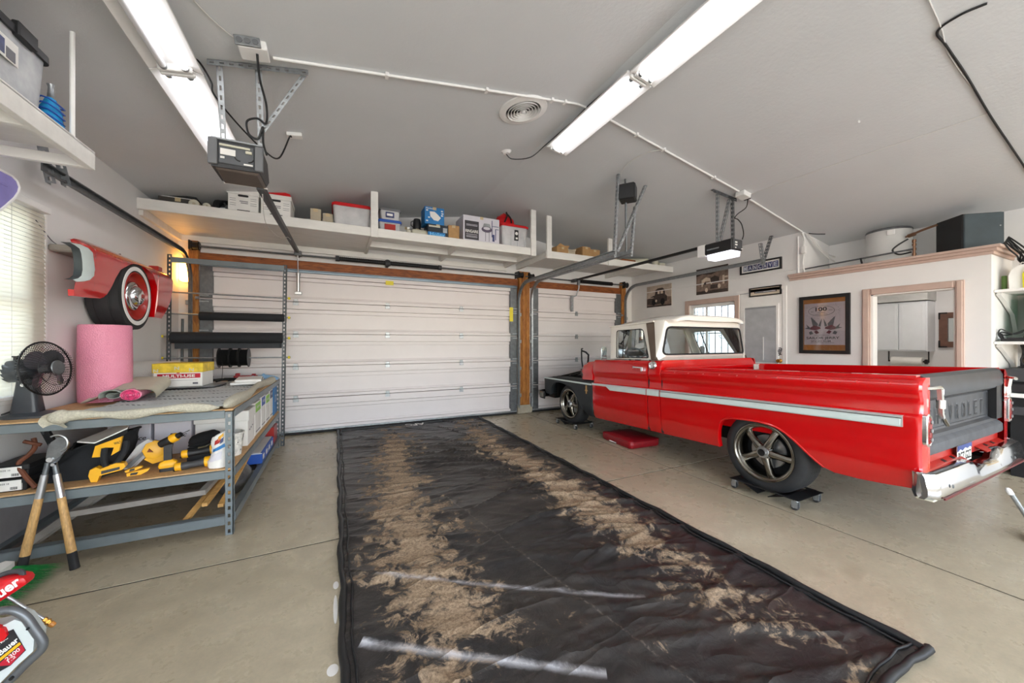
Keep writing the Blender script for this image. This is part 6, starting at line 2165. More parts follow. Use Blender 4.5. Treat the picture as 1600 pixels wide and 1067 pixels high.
both('fender_trim', strip([(4.192, .762), (5.49, .795), (5.49, .815), (4.192, .785)], XL - .018, XL + .01), 'trim_white')
both('trim_bright', strip([(3.174, .722), (3.79, .722), (3.87, .768), (4.172, .770), (4.172, .797), (3.174, .797)], XL - .016, XL + .01), 'trim_bright')
both('trim_insert', strip([(3.176, .728), (3.785, .728), (3.862, .772), (4.170, .774), (4.170, .782), (3.176, .778)], XL - .021, XL), 'trim_white')
both('trim_bright', strip([(2.978, .722), (3.155, .722), (3.155, .797), (2.978, .797)], XL - .016, XL + .01), 'trim_bright')
both('trim_insert', strip([(2.982, .730), (3.150, .730), (3.150, .778), (2.982, .778)], XL - .020, XL), 'trim_white')
both('trim_bright', strip([(1.012, .722), (2.956, .722), (2.956, .797), (1.012, .797)], XL - .016, XL + .01), 'trim_bright')
both('trim_insert', strip([(1.022, .729), (2.954, .729), (2.954, .774), (1.022, .774)], XL - .021, XL), 'trim_white')
both('trim_groove', strip([(1.015, .777), (2.956, .777), (2.956, .781), (1.015, .781)], XL - .0175, XL), 'black_metal')
# fender badge
b = MB().prism([(4.30, .63), (4.318, .63), (4.318, .664), (4.335, .668), (4.335, .684), (4.322, .69), (4.322, .752), (4.296, .752), (4.296, .69), (4.283, .684), (4.283, .668), (4.30, .664)], 'yz', XL - .012, XL + .002)
b.v = [(p[0], p[1], p[2] - .045) for p in b.v]
both('fender_badge', b, 'gold')
# door handle, fuel cap, mirror
b = MB().box(XL - .03, XL - .018, 3.21, 3.37, zz(3.3, 1.035), zz(3.3, 1.052), .005).box(XL - .03, XL + .01, 3.35, 3.37, zz(3.3, 1.03), zz(3.3, 1.055), .004).box(XL - .028, XL + .01, 3.21, 3.245, zz(3.3, 1.0), zz(3.3, 1.052), .006)
both('door_handle', b, 'chrome')
MB().lathe([(.05, -.004), (.050, .012), (.042, .026), (.03, .028), (.028, .02), (0, .02)], (XL + .006, 3.075, zz(3.07, 1.07)), (-1, 0, 0), 24).build('fuel_cap', 'chrome', tr, smooth=40)
b = MB().tube([(XL + .03, 3.90, 1.09), (XL - .01, 3.87, 1.10), (XL - .06, 3.85, 1.11), (XL - .075, 3.845, 1.15)], .008, 8)
P = rrect(-.045, .045, -.095, .095, .03, 4)
b.loft([[(XL - .08 + p[0], 3.82 + .01, 1.185 + p[1]) for p in P], [(XL - .08 + p[0], 3.82 + .025, 1.185 + p[1]) for p in P], [(XL - .08 + p[0] * .7, 3.82 + .05, 1.185 + p[1] * .8) for p in P]])
both('door_mirror', b, 'chrome', smooth=40)
P = rrect(-.040, .040, -.088, .088, .026, 4)
b = MB().prism([(XL - .08 + p[0], 1.185 + p[1]) for p in P], 'xz', 3.824, 3.829)
both('mirror_glass', b, M('mirror_face', '#b9c2c6', .08, .8, var=.02))

# greenhouse. side plane leans in from x = 3.345 at z 1.12 to 3.46 at z 1.56
def gx(z):
    return 3.345 + (z - 1.12) * .261


def side_ring(outer, inner, t=.035):
    """outer / inner (y,z) outlines with equal counts -> frame in the leaning side plane"""
    b = MB()
    f = lambda p, d: (gx(p[1]) + d, p[0], p[1])
    b.loft([[f(p, 0) for p in outer], [f(p, -.004) for p in [((a[0] * .5 + c[0] * .5), (a[1] * .5 + c[1] * .5)) for a, c in zip(outer, inner)]], [f(p, .006) for p in inner], [f(p, t) for p in inner], [f(p, t) for p in outer], [f(p, 0) for p in outer]], cap=False)
    return b


def quadloop(c, r, n=4):
    """rounded quadrilateral from corners c, counter-clockwise"""
    out = []
    k = len(c)
    for i in range(k):
        p0, p, p1 = Vector(c[i - 1]), Vector(c[i]), Vector(c[(i + 1) % k])
        rr_ = r[i] if isinstance(r, (list, tuple)) else r
        a = p + (p0 - p).normalized() * rr_
        d = p + (p1 - p).normalized() * rr_
        for j in range(n + 1):
            t = j / n
            out.append(tuple(a * (1 - t) ** 2 + p * 2 * t * (1 - t) + d * t * t))
    return out


win = quadloop([(3.735, 1.13), (3.19, 1.15), (3.375, 1.505), (3.835, 1.492)], [.02, .03, .05, .03])
out_ = quadloop([(3.845, 1.118), (3.145, 1.132), (3.335, 1.572), (3.965, 1.556)], [.005, .005, .01, .01])
both('door_window_frame', side_ring(out_, win), 'cab_white', smooth=30)
b = MB().tube([(gx(p[1]) + .004, p[0], p[1]) for p in win], .006, 6, closed=True)
both('window_seal', b, 'rubber')
b = MB().add([(gx(p[1]) + .018, p[0], p[1]) for p in win], [tuple(range(len(win)))])
both('side_glass', b, 'car_glass')
b = MB().tube([(gx(1.135) + .004, 3.625, 1.135), (gx(1.50) + .004, 3.70, 1.50)], .008, 6)
both('vent_divider', b, 'black_metal')
# ribbed bronze pillar band, white rear quarter
b = MB()
for k in range(9):
    t0, t1 = k / 9, (k + .7) / 9
    c = lambda t: ((3.142 - .068 * t, 1.135), (3.330 - .112 * t, 1.578))
    (ya, za), (yb_, zb_) = c(t0)
    (yc, zc), (yd, zd) = c(t1)
    b.loft([[(gx(za) - .006, ya, za), (gx(za) - .010, (ya + yc) / 2, za), (gx(zc) - .006, yc, zc), (gx(zc) + .02, yc, zc), (gx(za) + .02, ya, za)], [(gx(zb_) - .006, yb_, zb_), (gx(zb_) - .010, (yb_ + yd) / 2, zb_), (gx(zd) - .006, yd, zd), (gx(zd) + .02, yd, zd), (gx(zb_) + .02, yb_, zb_)]])
both('pillar_band', b, 'bronze')
b = MB()
f = lambda y, z, d=0: (gx(z) + d, y, z)
b.loft([[f(3.148, 1.125, .004), f(3.338, 1.585, .004), f(3.338, 1.585, .03), f(3.148, 1.125, .03)], [f(3.065, 1.125, .004), f(3.21, 1.585, .004), f(3.21, 1.585, .03), f(3.065, 1.125, .03)]])
both('pillar_inner', b, 'bronze')
# rear cab panel with its wide window; rounded corners run round to the bronze band
YR = 2.985
half_b, half_t = .815, .69
rw_out = [(-half_b, 1.125), (half_b, 1.125), (half_t, 1.60), (-half_t, 1.60)]
rw_in = [(-.752, 1.195), (.752, 1.195), (.675, 1.518), (-.675, 1.518)]
o_ = quadloop(rw_out, [.01, .01, .03, .03], 5)
i_ = quadloop(rw_in, [.06, .06, .06, .06], 5)


def ry(x, z):
    """the back glass and panel wrap forward at the corners and lean with height"""
    t = abs(x) / .815
    return YR - .005 + .10 * t ** 6 + (z - 1.12) * .10


b = MB()
F_ = lambda p, d=0: (TX - .025 + p[0], ry(*p) + d, p[1])
mid = [((a[0] + c[0]) / 2, (a[1] + c[1]) / 2) for a, c in zip(o_, i_)]
b.loft([[F_(p) for p in o_], [F_(p, -.004) for p in mid], [F_(p, .004) for p in i_], [F_(p, .03) for p in i_], [F_(p, .03) for p in o_], [F_(p) for p in o_]], cap=False)
b.build('cab_rear_panel', 'cab_white', tr, smooth=30)
# quarter panels between bronze band and rear panel
for s_ in (-1, 1):
    b = MB()
    L = []
    for k in range(8):
        z = 1.122 + (1.600 - 1.122) * k / 7
        t = k / 7
        hw = half_b + (half_t - half_b) * t
        xa = TX - .025 + s_ * hw
        xb = gx(z) + .002 if s_ < 0 else 2 * TX - gx(z) - .002
        ya = ry(hw, z)
        yb = 3.068 + (3.215 - 3.068) * t
        row = []
        for j in range(7):
            u = j / 6
            cx = xb + (xa - xb) * (1 - cos(u * pi / 2)) if True else 0
            row.append((xb + (xa - xb) * (1 - cos(u * pi / 2)), yb + (ya - yb) * sin(u * pi / 2), z))
        L.append(row)
    b.loft(L, cap=False, closed=False)
    b.build('cab_quarter', 'cab_white', tr, smooth=60)
b = MB().tube([F_(p, -.006) for p in i_], .010, 8, closed=True)
b.build('window_seal', 'rubber', tr)
b = MB()
cen = (TX - .025, ry(0, 1.36) + .012, 1.36)
b.grid(lambda u, v: F_(((u - .5) * 2 * (.732 - .08 * v), 1.20 + .31 * v), .012), 20, 4)
b.build('rear_glass', 'car_glass', tr, smooth=60)
# red belt panel under the rear window
b = MB()
b.loft([[(TX - .88, 2.972, .95), (TX - .87, 2.972, 1.05), (TX - .82, 2.982, 1.13), (TX - .82, 3.02, 1.13), (TX - .88, 3.02, .95)], [(TX + .87, 2.972, .95), (TX + .86, 2.972, 1.05), (TX + .80, 2.982, 1.13), (TX + .80, 3.02, 1.13), (TX + .87, 3.02, .95)]])
b.build('cab_back', 'red_paint', tr)
MB().box(TX - .84, TX + .84, 2.98, 3.01, .40, 1.0).build('cab_back', 'red_paint', tr)
# roof with its overhanging rear visor
b = MB()
L = []
for y, hw, zc, ze, ex in ((2.95, .60, 1.640, 1.605, 6), (2.958, .635, 1.655, 1.60, 6), (3.0, .665, 1.668, 1.598, 5), (3.08, .69, 1.676, 1.602, 4.5), (3.20, .712, 1.680, 1.604, 4), (3.45, .735, 1.676, 1.588, 3.5), (3.75, .73, 1.655, 1.570, 3.2), (3.92, .715, 1.615, 1.556, 3), (3.985, .69, 1.575, 1.55, 3)):
    row = []
    for k in range(21):
        t = -cos(pi * k / 20)
        row.append((TX - .025 + hw * t, y, ze + (zc - ze) * (1 - abs(t) ** ex)))
    th = .045 if y < 3.05 else .03
    row2 = [(TX - .025 + (p[0] - TX + .025) * .985, y + .004, min(p[2], ze + (zc - ze) * .9) - th * (1 - .5 * abs((p[0] - TX + .025) / hw) ** 4)) for p in row[::-1]]
    L.append(row + row2)
b.loft(L)
b.build('roof', 'cab_white', tr, smooth=50)
b = MB().tube([(3.455, 3.985, 1.552), (3.450, 3.6, 1.566), (3.447, 3.35, 1.578), (3.45, 3.2, 1.59)], .010, 6)
both('drip_rail', b, 'cab_white')
# windscreen pillars, header and glass
b = MB()
b.loft([[(3.375, 3.845, 1.12), (3.41, 3.86, 1.12), (3.41, 3.83, 1.12)], [(3.478, 3.965, 1.56), (3.51, 3.975, 1.56), (3.51, 3.94, 1.56)]])
both('windscreen_pillar', b, 'cab_white')
MB().grid(lambda u, v: (TX + (u - .5) * 2 * (.74 - .08 * v), 3.90 + .22 * sin(pi * u) - .02 * v, 1.13 + .43 * v), 16, 4).build('windscreen', 'car_glass', tr, smooth=60)
MB().grid(lambda u, v: (TX + (u - .5) * 2 * .82, 4.17 + .1 * v * (1 - abs(u - .5)), 1.125 + .01), 10, 2).build('dash_top', 'charcoal', tr)
# cabin interior
MB().box(TX - .78, TX + .78, 3.92, 4.12, .85, 1.09, .04).build('dashboard', 'cab_white', tr)
MB().box(TX - .72, TX + .72, 3.08, 3.20, .62, 1.08, .05).build('seat_back', 'charcoal', tr)
MB().box(TX - .72, TX + .72, 3.15, 3.66, .52, .74, .05).build('seat', 'charcoal', tr)
sw = Vector((TX - .36, 3.83, 1.115))
sd = Vector((0, -.75, .66)).normalized()
su = Vector((1, 0, 0))
sv = sd.cross(su)
b = MB().tube([sw + (su * cos(a) + sv * sin(a)) * .185 for a in [2 * pi * i / 36 for i in range(36)]], .012, 8, closed=True)
b.build('steering_wheel', 'grey_plastic', tr)
b = MB().cyl(sw - sd * .30, sw - sd * .03, .02, n=10).cyl(sw - sd * .04, sw, .04, n=16)
for a in (.3, pi - .3, -pi / 2):
    b.cyl(sw - sd * .02, sw + (su * cos(a) + sv * sin(a)) * .185, .009, n=6)
b.build('steering_column', 'grey_plastic', tr)
b = MB().tube([(TX, 3.92, 1.55), (TX - .0, 3.88, 1.45)], .008, 6)
P = rrect(-.11, .11, -.035, .035, .03, 4)
b.prism([(TX + p[0], 1.43 + p[1]) for p in P], 'xz', 3.86, 3.885)
b.v = [(p[0], p[1] - .10, p[2] - .09) for p in b.v]
b.build('interior_mirror', 'charcoal', tr)
MB().box(TX - .80, TX + .80, 3.0, 4.1, .42, .46).build('cab_floor', 'black_matte', tr)
MB().prism([(p[0], p[1]) for p in ((3.55, 1.20), (3.62, 1.22), (3.66, 1.19), (3.60, 1.17))], 'yz', 3.9, 3.95).build('yellow_tag', 'yellow_label', tr)

# tailgate
def slab(x0, x1, y0, y1, z0, z1, name, mat, bev=.01):
    return MB().box(x0, x1, y0, y1, z0, z1, bev).build(name, mat, tr)


gl, gr = XL + .125, 2 * TX - XL - .125
tz = lambda zp: zp + RK * 2.05
b = MB()
pf = [(.99, tz(.545)), (.965, tz(.545)), (.965, tz(.645)), (.985, tz(.66)), (.988, tz(.675)), (.988, tz(.872)), (.97, tz(.884)), (.945, tz(.90)), (.935, tz(.93)), (.937, tz(1.00)), (.95, tz(1.035)), (.975, tz(1.052)), (1.01, tz(1.05)), (1.02, tz(1.02)), (1.02, tz(.545))]
b.prism(pf, 'yz', gl + .004, gr - .004)
b.build('tailgate', M('tailgate_black', '#3b3d41', .42, var=.10, vs=7), tr, smooth=30)
for xa, xb in ((gl + .004, gl + .03), (gr - .15, gr - .004)):
    MB().prism([(.99, tz(.645)), (.940, tz(.645)), (.940, tz(.91)), (.99, tz(.91))], 'yz', xa, xb).build('tailgate_edge', 'black_metal' if xb > 4 else 'tailgate_black', tr)
b = MB()
b.frame('xz', (gl + .05, gr - .165, tz(.668), tz(.868)), (gl + .06, gr - .175, tz(.678), tz(.858)), .983, .99)
b.build('tailgate_bead', 'tailgate_black', tr)
for k, ch in enumerate('CHEVROLET'):
    xx = gl + .20 + k * (gr - gl - .51) / 8
    text('letter_edge', ch, M('emboss_edge', '#6a6d72', .4), tr, (xx - .003, .988, tz(.758)), (1, 0, 0), (0, 0, 1), .072, .118, depth=.002, bold=.012)
    text('embossed_letter', ch, M('emboss', '#17181a', .5), tr, (xx, .988, tz(.755)), (1, 0, 0), (0, 0, 1), .062, .110, depth=.004, bold=.0)
# padded ledge across the foot of the tailgate
b = MB()
b.prism([(.985, tz(.56)), (.985, tz(.634)), (.950, tz(.612)), (.938, tz(.596)), (.936, tz(.545)), (.942, tz(.530)), (.985, tz(.528))], 'yz', gl + .004, gr - .004)
b.build('tailgate_ledge', M('ledge', '#4c4e52', .6, var=.12, vs=9), tr, smooth=30)
slab(gl - .01, gr + .01, .965, 1.02, tz(.42), tz(.54), 'rear_sill', 'red_dull', .008)
for xa, xb in ((gl, TX - .20), (TX + .22, gr)):
    MB().prism([(.985, .545), (.985, .552), (.905, .515), (.905, .508)], 'yz', xa, xb).build('roll_pan', 'red_dull', tr)
b = MB()
for x in (TX - .50, TX - .34, TX + .36, TX + .52):
    b.prism([(.955, .5375), (.955, .541), (.935, .532), (.935, .528)], 'yz', x, x + .04)
b.build('slot', 'black_metal', tr)
# tail lamps
for s_ in (-1, 1):
    P = rrect(-.042, .042, -.105, .105, .04, 6)
    xc = XL + .062 if s_ < 0 else 2 * TX - XL - .062
    b = MB()
    b.loft([[(xc + p[0], .935, tz(.71) + p[1]) for p in P], [(xc + p[0], .915, tz(.71) + p[1]) for p in P], [(xc + p[0] * .8, .910, tz(.71) + p[1] * .91) for p in P], [(xc + p[0] * .72, .916, tz(.71) + p[1] * .87) for p in P]], cap=False)
    b.build('lamp_bezel', 'chrome', tr, smooth=40)
    b = MB()
    b.loft([[(xc + p[0] * .74, .918, tz(.71) + p[1] * .88) for p in P], [(xc + p[0] * .5, .906, tz(.71) + p[1] * .72) for p in P]])
    b.build('tail_lamp', 'lens_red', tr, smooth=40)
    for k in range(3):
        MB().cyl((xc, .905, tz(.71) - .055 + k * .055), (xc, .899, tz(.71) - .055 + k * .055), .012, n=10).build('lamp_reflector', 'galv', tr)
# chrome revolver shaped latches
for s_ in (-1, 1):
    xo = gl + .055 if s_ < 0 else gr + .05
    yo = .915
    zo = tz(.955)
    m = Matrix.Translation((xo, yo, zo)) @ Matrix.Rotation(radians(0 if s_ < 0 else 50), 4, 'Z')
    b = MB(m)
    b.tube([(-.085, .03, .015), (-.05, .0, .018), (.03, -.01, .02), (.055, -.01, .005), (.05, -.01, -.03)], .011, 8)
    b.build('latch_arm', 'nickel', tr)
    b = MB(m)
    b.prism([(.0, .01), (.03, .005), (.045, -.05), (.04, -.10), (.05, -.15), (.07, -.175), (.045, -.185), (.02, -.15), (.015, -.08)], 'xz', -.022, .0)
    b.cyl((.032, -.011, -.06), (.030, -.011, -.115), .022, n=14)
    b.build('latch_body', 'nickel', tr, smooth=40)
    b = MB(m).cyl((.05, -.011, -.165), (.145, -.011, -.235), .011, n=10).cyl((.05, -.011, -.15), (.12, -.011, -.20), .006, n=8)
    b.build('latch_barrel', 'gunmetal', tr)
    b = MB(m).tube([(.055, -.011, -.055), (.082, -.011, -.07), (.075, -.011, -.10), (.05, -.011, -.105)], .004, 6)
    b.build('latch_guard', 'nickel', tr)
# number plate
b = MB().box(TX - .265, TX + .015, .935, .939, .480, .605, .003)
b.build('number_plate', 'plate_white', tr)
b = MB().prism([(TX - .10 + u, v) for u, v in ((-.165, .605), (-.165, .565), (-.11, .580), (-.07, .565), (-.02, .582), (.03, .57), (.08, .58), (.115, .568), (.115, .605))], 'xz', .933, .9355)
b.build('plate_band', M('plate_blue', '#34457e', .5), tr)
text('lettering', 'BGZ G2Z', 'ink', tr, (TX - .125, .935, .526), (1, 0, 0), (0, 0, 1), .25, .062, depth=.0015, bold=.015)
# rear bumper: chrome, stepped down in the middle
b = MB()
L = []
zt_, zb_ = .528, .388
# (x, y of the face, notch depth)
stations = [(-.905, .955, 0), (-.93, .93, 0), (-.93, .905, 0), (-.90, .875, 0), (-.86, .858, 0), (-.40, .852, 0), (-.28, .85, 0), (-.22, .85, .55), (-.18, .85, 1), (.24, .85, 1), (.28, .85, .55), (.34, .85, 0), (.46, .852, 0), (.86, .858, 0), (.90, .875, 0), (.93, .905, 0), (.93, .93, 0), (.905, .955, 0)]
for x, y, k in stations:
    d = .062 * k
    yb_ = max(y + .012, .935)
    L.append([(TX + x, y + .006, zb_ - .022), (TX + x, y - .010, zb_), (TX + x, y - .010, zb_ + .03), (TX + x, y + .004, zt_ - .025 - d), (TX + x, y + .016, zt_ - .006 - d), (TX + x * .998, y + .034 if yb_ > y + .034 else yb_, zt_ - d), (TX + x * .996, yb_, zt_ - .004 - d), (TX + x * .996, yb_, zt_ - .03 - d), (TX + x * .99, y + .02, zb_ + .01)])
b.loft(L)
b.build('rear_bumper', 'chrome', tr, smooth=38)
b = MB()
for s_ in (-1, 1):
    b.box(TX + s_ * .90 - .03, TX + s_ * .90 + .03, .870, .95, .362, .372, .004)
b.build('bumper_foot', 'foam', tr)
MB().box(TX - .86, TX + .86, .838, .850, .372, .386, .003).build('bumper_lower_strip', M('strip_dark', '#5d1a1c', .4), tr)
b = MB()
for x in (-.74, .56, .82):
    b.lathe([(0, 0), (.012, .002), (.010, .006), (0, .008)], (TX + x, .843, .44), (0, -1, .1), 10)
for x in (-.10, .10):
    b.lathe([(0, 0), (.010, .002), (.008, .005), (0, .006)], (TX + x + .03, .88, zt_ - .062), (0, 0, 1), 10)
b.build('bumper_bolt', 'galv_dark', tr)
b = MB().box(TX - .42, TX - .36, .95, 1.3, .40, .44).box(TX + .36, TX + .42, .95, 1.3, .40, .44)
b.build('bumper_bracket', 'black_metal', tr)
# chassis
b = MB().box(TX - .50, TX - .42, .95, 5.4, .33, .45).box(TX + .42, TX + .50, .95, 5.4, .33, .45).cyl((TX - .7, 1.9, .37), (TX + .7, 1.9, .37), .045, n=12).cyl((TX - .7, 4.82, .33), (TX + .7, 4.82, .33), .035, n=12)
b.lathe([(0, -.13), (.1, -.1), (.13, 0), (.1, .1), (0, .13)], (TX, 1.9, .37), (0, 1, 0), 16)
b.build('chassis', 'black_matte', tr)
b = MB()
for y0_, y1_, z1_ in ((1.45, 2.33, .64), (4.40, 5.30, .74)):
    b.box(XL + .30, XL + .32, y0_, y1_, .34, z1_)
    b.box(XL + .04, XL + .32, y0_, y1_, z1_ - .005, z1_ + .01)
both('inner_arch', b, 'black_matte')


# wheels: polished five spoke
def wheel(x, y, z, R, rim, wdt, s_):
    ax = Vector((-s_, 0, 0))     # outward
    o = Vector((x, y, z))
    prof = [(rim, -wdt), (R - .035, -wdt), (R - .006, -wdt + .03), (R, -wdt + .06), (R, -.055), (R - .006, -.026), (R - .025, -.006), (rim + .025, .004), (rim + .004, -.002), (rim, -.014)]
    t = MB().lathe(prof, o, ax, 64).build('wheel', 'tyre', tr, smooth=40)
    b = MB()
    for k in range(4):
        h = -.07 - k * (wdt - .13) / 3.2
        b.lathe([(R + .0005, h + .005), (R - .007, h + .003), (R - .007, h - .003), (R + .0005, h - .005)], o, ax, 48)
    b.build('tread_groove', 'black_matte', t)
    rp = [(rim + .004, -.004), (rim + .003, .007), (rim - .006, .009), (rim - .010, .0), (rim - .014, -.004), (rim - .026, -.007), (rim - .029, -.016), (rim - .033, -.02), (rim - .036, -.035), (rim - .042, -.06), (rim - .046, -.13)]
    MB().lathe(rp, o, ax, 64).build('rim', 'gunmetal', t, smooth=45)
    MB().lathe([(rim - .042, -.13), (.02, -.13)], o, ax, 32).build('brake_backing', 'black_matte', t)
    MB().lathe([(.055, -.12), (.055, -.085), (.14, -.085), (.145, -.09), (.145, -.10), (.06, -.10)], o, ax, 40).build('brake_disc', 'steel', t)
    u1 = Vector((0, 1, 0))
    u2 = Vector((0, 0, 1))
    for k in range(5):
        a = 2 * pi * k / 5 + .75
        d = u1 * cos(a) + u2 * sin(a)
        n_ = u1 * -sin(a) + u2 * cos(a)
        L = []
        for q_, w1, h1, h0 in ((.035, .036, -.004, -.05), (.07, .034, .0, -.05), (.12, .029, -.010, -.055), (rim - .065, .030, -.022, -.065), (rim - .036, .040, -.034, -.085)):
            L.append([tuple(o + d * q_ + n_ * (w1 * c) + ax * (h0 + (h1 - h0) * hh)) for c, hh in ((-1, 0), (-.95, .6), (-.5, .95), (0, 1), (.5, .95), (.95, .6), (1, 0))])
        MB().loft(L).build('spoke', 'gunmetal', t, smooth=50)
    MB().lathe([(.052, -.06), (.052, -.008), (.046, .004), (.036, .006), (.032, .018), (.0, .020)], o, ax, 28).build('centre_cap', 'steel', t, smooth=40)
    MB().lathe([(.030, .0185), (.0, .022)], o, ax, 20).build('cap_emblem', 'black_metal', t)
    b = MB()
    for k in range(5):
        a = 2 * pi * k / 5 + .75 + pi / 5
        p = o + (u1 * cos(a) + u2 * sin(a)) * .052
        b.cyl(p + ax * -.05, p + ax * -.005, .011, n=6)
    b.build('lug_nut', 'chrome', t)
    return t


WR_, WF = .345, .315
wheel(XL + .055, 1.905, .052 + WR_ - .02, WR_, .248, .25, 1)
wheel(2 * TX - XL - .055, 1.905, .052 + WR_ - .02, WR_, .248, .25, -1)
wheel(XL + .05, 4.815, .055 + WF - .015, WF, .230, .21, 1)
wheel(2 * TX - XL - .05, 4.815, .055 + WF - .015, WF, .230, .21, -1)


# dollies
def dolly(name, label, x, y, w_, l_, R):
    r = T(name, label, 'wheel dolly', (x, y, 0), 'wheel dollies')
    zp = .085
    for s_ in (-1, 1):
        b = MB()
        ye = y + s_ * l_ / 2
        b.box(x - w_ / 2, x + w_ / 2, ye - .048, ye + .048, zp, zp + .006, .002)
        # sloped cradle plate towards the tyre
        b.loft([[(x - w_ / 2 + .02, ye - s_ * .048, zp + .006), (x + w_ / 2 - .02, ye - s_ * .048, zp + .006), (x + w_ / 2 - .02, ye - s_ * .048, zp), (x - w_ / 2 + .02, ye - s_ * .048, zp)], [(x - w_ / 2 + .02, y + s_ * .04, .034), (x + w_ / 2 - .02, y + s_ * .04, .034), (x + w_ / 2 - .02, y + s_ * .04, .028), (x - w_ / 2 + .02, y + s_ * .04, .028)]])
        b.build('plate', 'black_metal', r)
        for sx in (-1, 1):
            xc = x + sx * (w_ / 2 - .03)
            yc = ye + s_ * .015
            b = MB().cyl((xc, yc, zp), (xc, yc, zp - .014), .022, n=12)
            b.box(xc - .020, xc - .016, yc - .02, yc + .022, .022, zp - .012).box(xc + .016, xc + .020, yc - .02, yc + .022, .022, zp - .012)
            b.build('caster_fork', 'galv', r)
            MB().lathe([(.0, -.013), (.024, -.013), (.027, -.008), (.027, .008), (.024, .013), (0, .013)], (xc, yc + .006, .027), (1, 0, 0), 16).build('caster_wheel', 'rubber', r)
            MB().cyl((xc - .022, yc + .006, .027), (xc + .022, yc + .006, .027), .007, n=8).build('caster_axle', 'steel', r)
    b = MB()
    for sx in (-1, 1):
        b.cyl((x + sx * (w_ / 2 - .01), y - l_ / 2, zp + .004), (x + sx * (w_ / 2 - .01), y + l_ / 2, zp + .004), .007, n=8)
    b.build('side_rod', 'black_metal', r)
    return r


dolly('wheel_dolly', 'black wheel dolly with casters under left rear truck tyre', XL + .155, 1.865, .38, .46, WR_)
dolly('wheel_dolly', 'black wheel dolly with casters under left front truck tyre', XL + .14, 4.81, .36, .46, WF)
dolly('wheel_dolly', 'black wheel dolly under the rear tyre on truck far side', 2 * TX - XL - .155, 1.865, .38, .46, WR_)
dolly('wheel_dolly', 'black wheel dolly under the front tyre on truck far side', 2 * TX - XL - .14, 4.81, .36, .46, WF)

# cushion on the floor
r = T('kneeling_cushion', 'thick dark red cushion lying on concrete beside truck door', 'cushion', (3.55, 3.70, 0), rot=(0, 0, radians(-3)))
P = rrect(-.24, .24, -.29, .29, .05, 5)
MB().loft([[(p[0] * k, p[1] * k, z) for p in P] for k, z in ((.94, 0), (1.0, .012), (1.02, .05), (1.0, .085), (.93, .10), (.5, .106))]).build('pad', 'dark_red', r, smooth=60)
MB().tube([(p[0] * 1.015, p[1] * 1.015, .088) for p in P], .006, 6, closed=True).build('piping', 'dark_red', r)
MB().box(-.2475, -.2435, -.02, .12, .012, .024).build('torn_tape', 'paper_white', r)

# ---------------------------------------------------------------- near left corner: pressure washer, broom
r = T('broom', 'push broom head with green bristles on concrete near loppers', 'broom', (-1.62, 2.8, 0))
MB().loft([[(-1.66, 2.45, .10), (-1.60, 2.45, .085), (-1.60, 2.45, .125), (-1.65, 2.45, .14)], [(-1.66, 2.98, .10), (-1.60, 2.98, .085), (-1.60, 2.98, .125), (-1.65, 2.98, .14)], [(-1.65, 3.03, .10), (-1.61, 3.03, .09), (-1.61, 3.03, .12), (-1.645, 3.03, .13)]]).build('head', 'white', r)
MB().box(-1.625, -1.596, 2.80, 2.90, .10, .118, .004).build('yellow_band', 'yellow_label', r)
random.seed(3)
for nm, cnt, mt_, z0_ in (('bristles', 480, M('bristle_green', '#1f8a44', .5, var=.2, vs=40), .095), ('dark_bristles', 300, M('bristle_grey', '#5b5c55', .6, var=.25, vs=40), .088)):
    b = MB()
    for k in range(cnt):
        y = random.uniform(2.46, 3.02)
        fan_ = (y - 2.74) * .28
        p = Vector((-1.605 + random.uniform(-.01, .01), y, z0_))
        q_ = Vector((-1.45 + random.uniform(-.03, .04) - (.03 if nm != 'bristles' else 0), y + fan_ + random.uniform(-.03, .03), random.uniform(.001, .012) + (.02 if nm == 'bristles' else 0)))
        d = (q_ - p).normalized()
        a = d.orthogonal().normalized() * .0024
        c = d.cross(a)
        b.add([p + a, p - a * .5 + c, p - a * .5 - c, q_], [(0, 1, 3), (1, 2, 3), (2, 0, 3)])
    b.build(nm, mt_, r)['kind'] = 'stuff'

r = T('pressure_washer', 'pressure washer with tubular grey frame, pale tank, red panel', 'pressure washer', (-1.3, 2.1, 0))
pts = spline([(-1.40, 2.01, .366), (-1.20, 2.0, .366), (-1.099, 2.0, .362), (-1.064, 2.0, .353), (-1.035, 2.0, .319), (-1.011, 2.0, .263), (-.996, 2.0, .227), (-.991, 2.0, .203), (-.999, 2.0, .179), (-1.032, 2.0, .147), (-1.081, 2.0, .094), (-1.15, 2.0, .03), (-1.2, 2.0, .016)], 8)
fg = M('frame_grey', '#66696c', .35, .4)
MB().tube(pts, .0135, 14).build('frame_tube', fg, r, smooth=60)
MB().tube([(p[0] - .30, p[1] + .22, p[2]) for p in pts], .0135, 14).build('frame_tube', fg, r, smooth=60)
MB().tube([(-1.195, 2.0, .016), (-1.49, 2.22, .016)], .0135, 12).build('cross_tube', fg, r)
MB().cyl((-1.022, 1.988, .283), (-1.022, 1.981, .283), .004, n=8).cyl((-1.062, 1.988, .117), (-1.062, 1.980, .117), .006, n=10).build('bolt', 'black_metal', r)
MB().prism([(-1.45, .30), (-1.099, .306), (-1.081, .313), (-1.061, .322), (-1.044, .309), (-1.012, .231), (-1.015, .188), (-1.055, .150), (-1.10, .098), (-1.16, .05), (-1.45, .04)], 'xz', 1.995, 2.06).build('tank', 'tank', r, smooth=20)
MB().prism([(-1.40, .325), (-1.12, .322), (-1.099, .316), (-1.081, .303), (-1.073, .276), (-1.081, .261), (-1.099, .254), (-1.40, .24)], 'xz', 1.985, 2.0).build('red_panel', 'red_plastic', r)
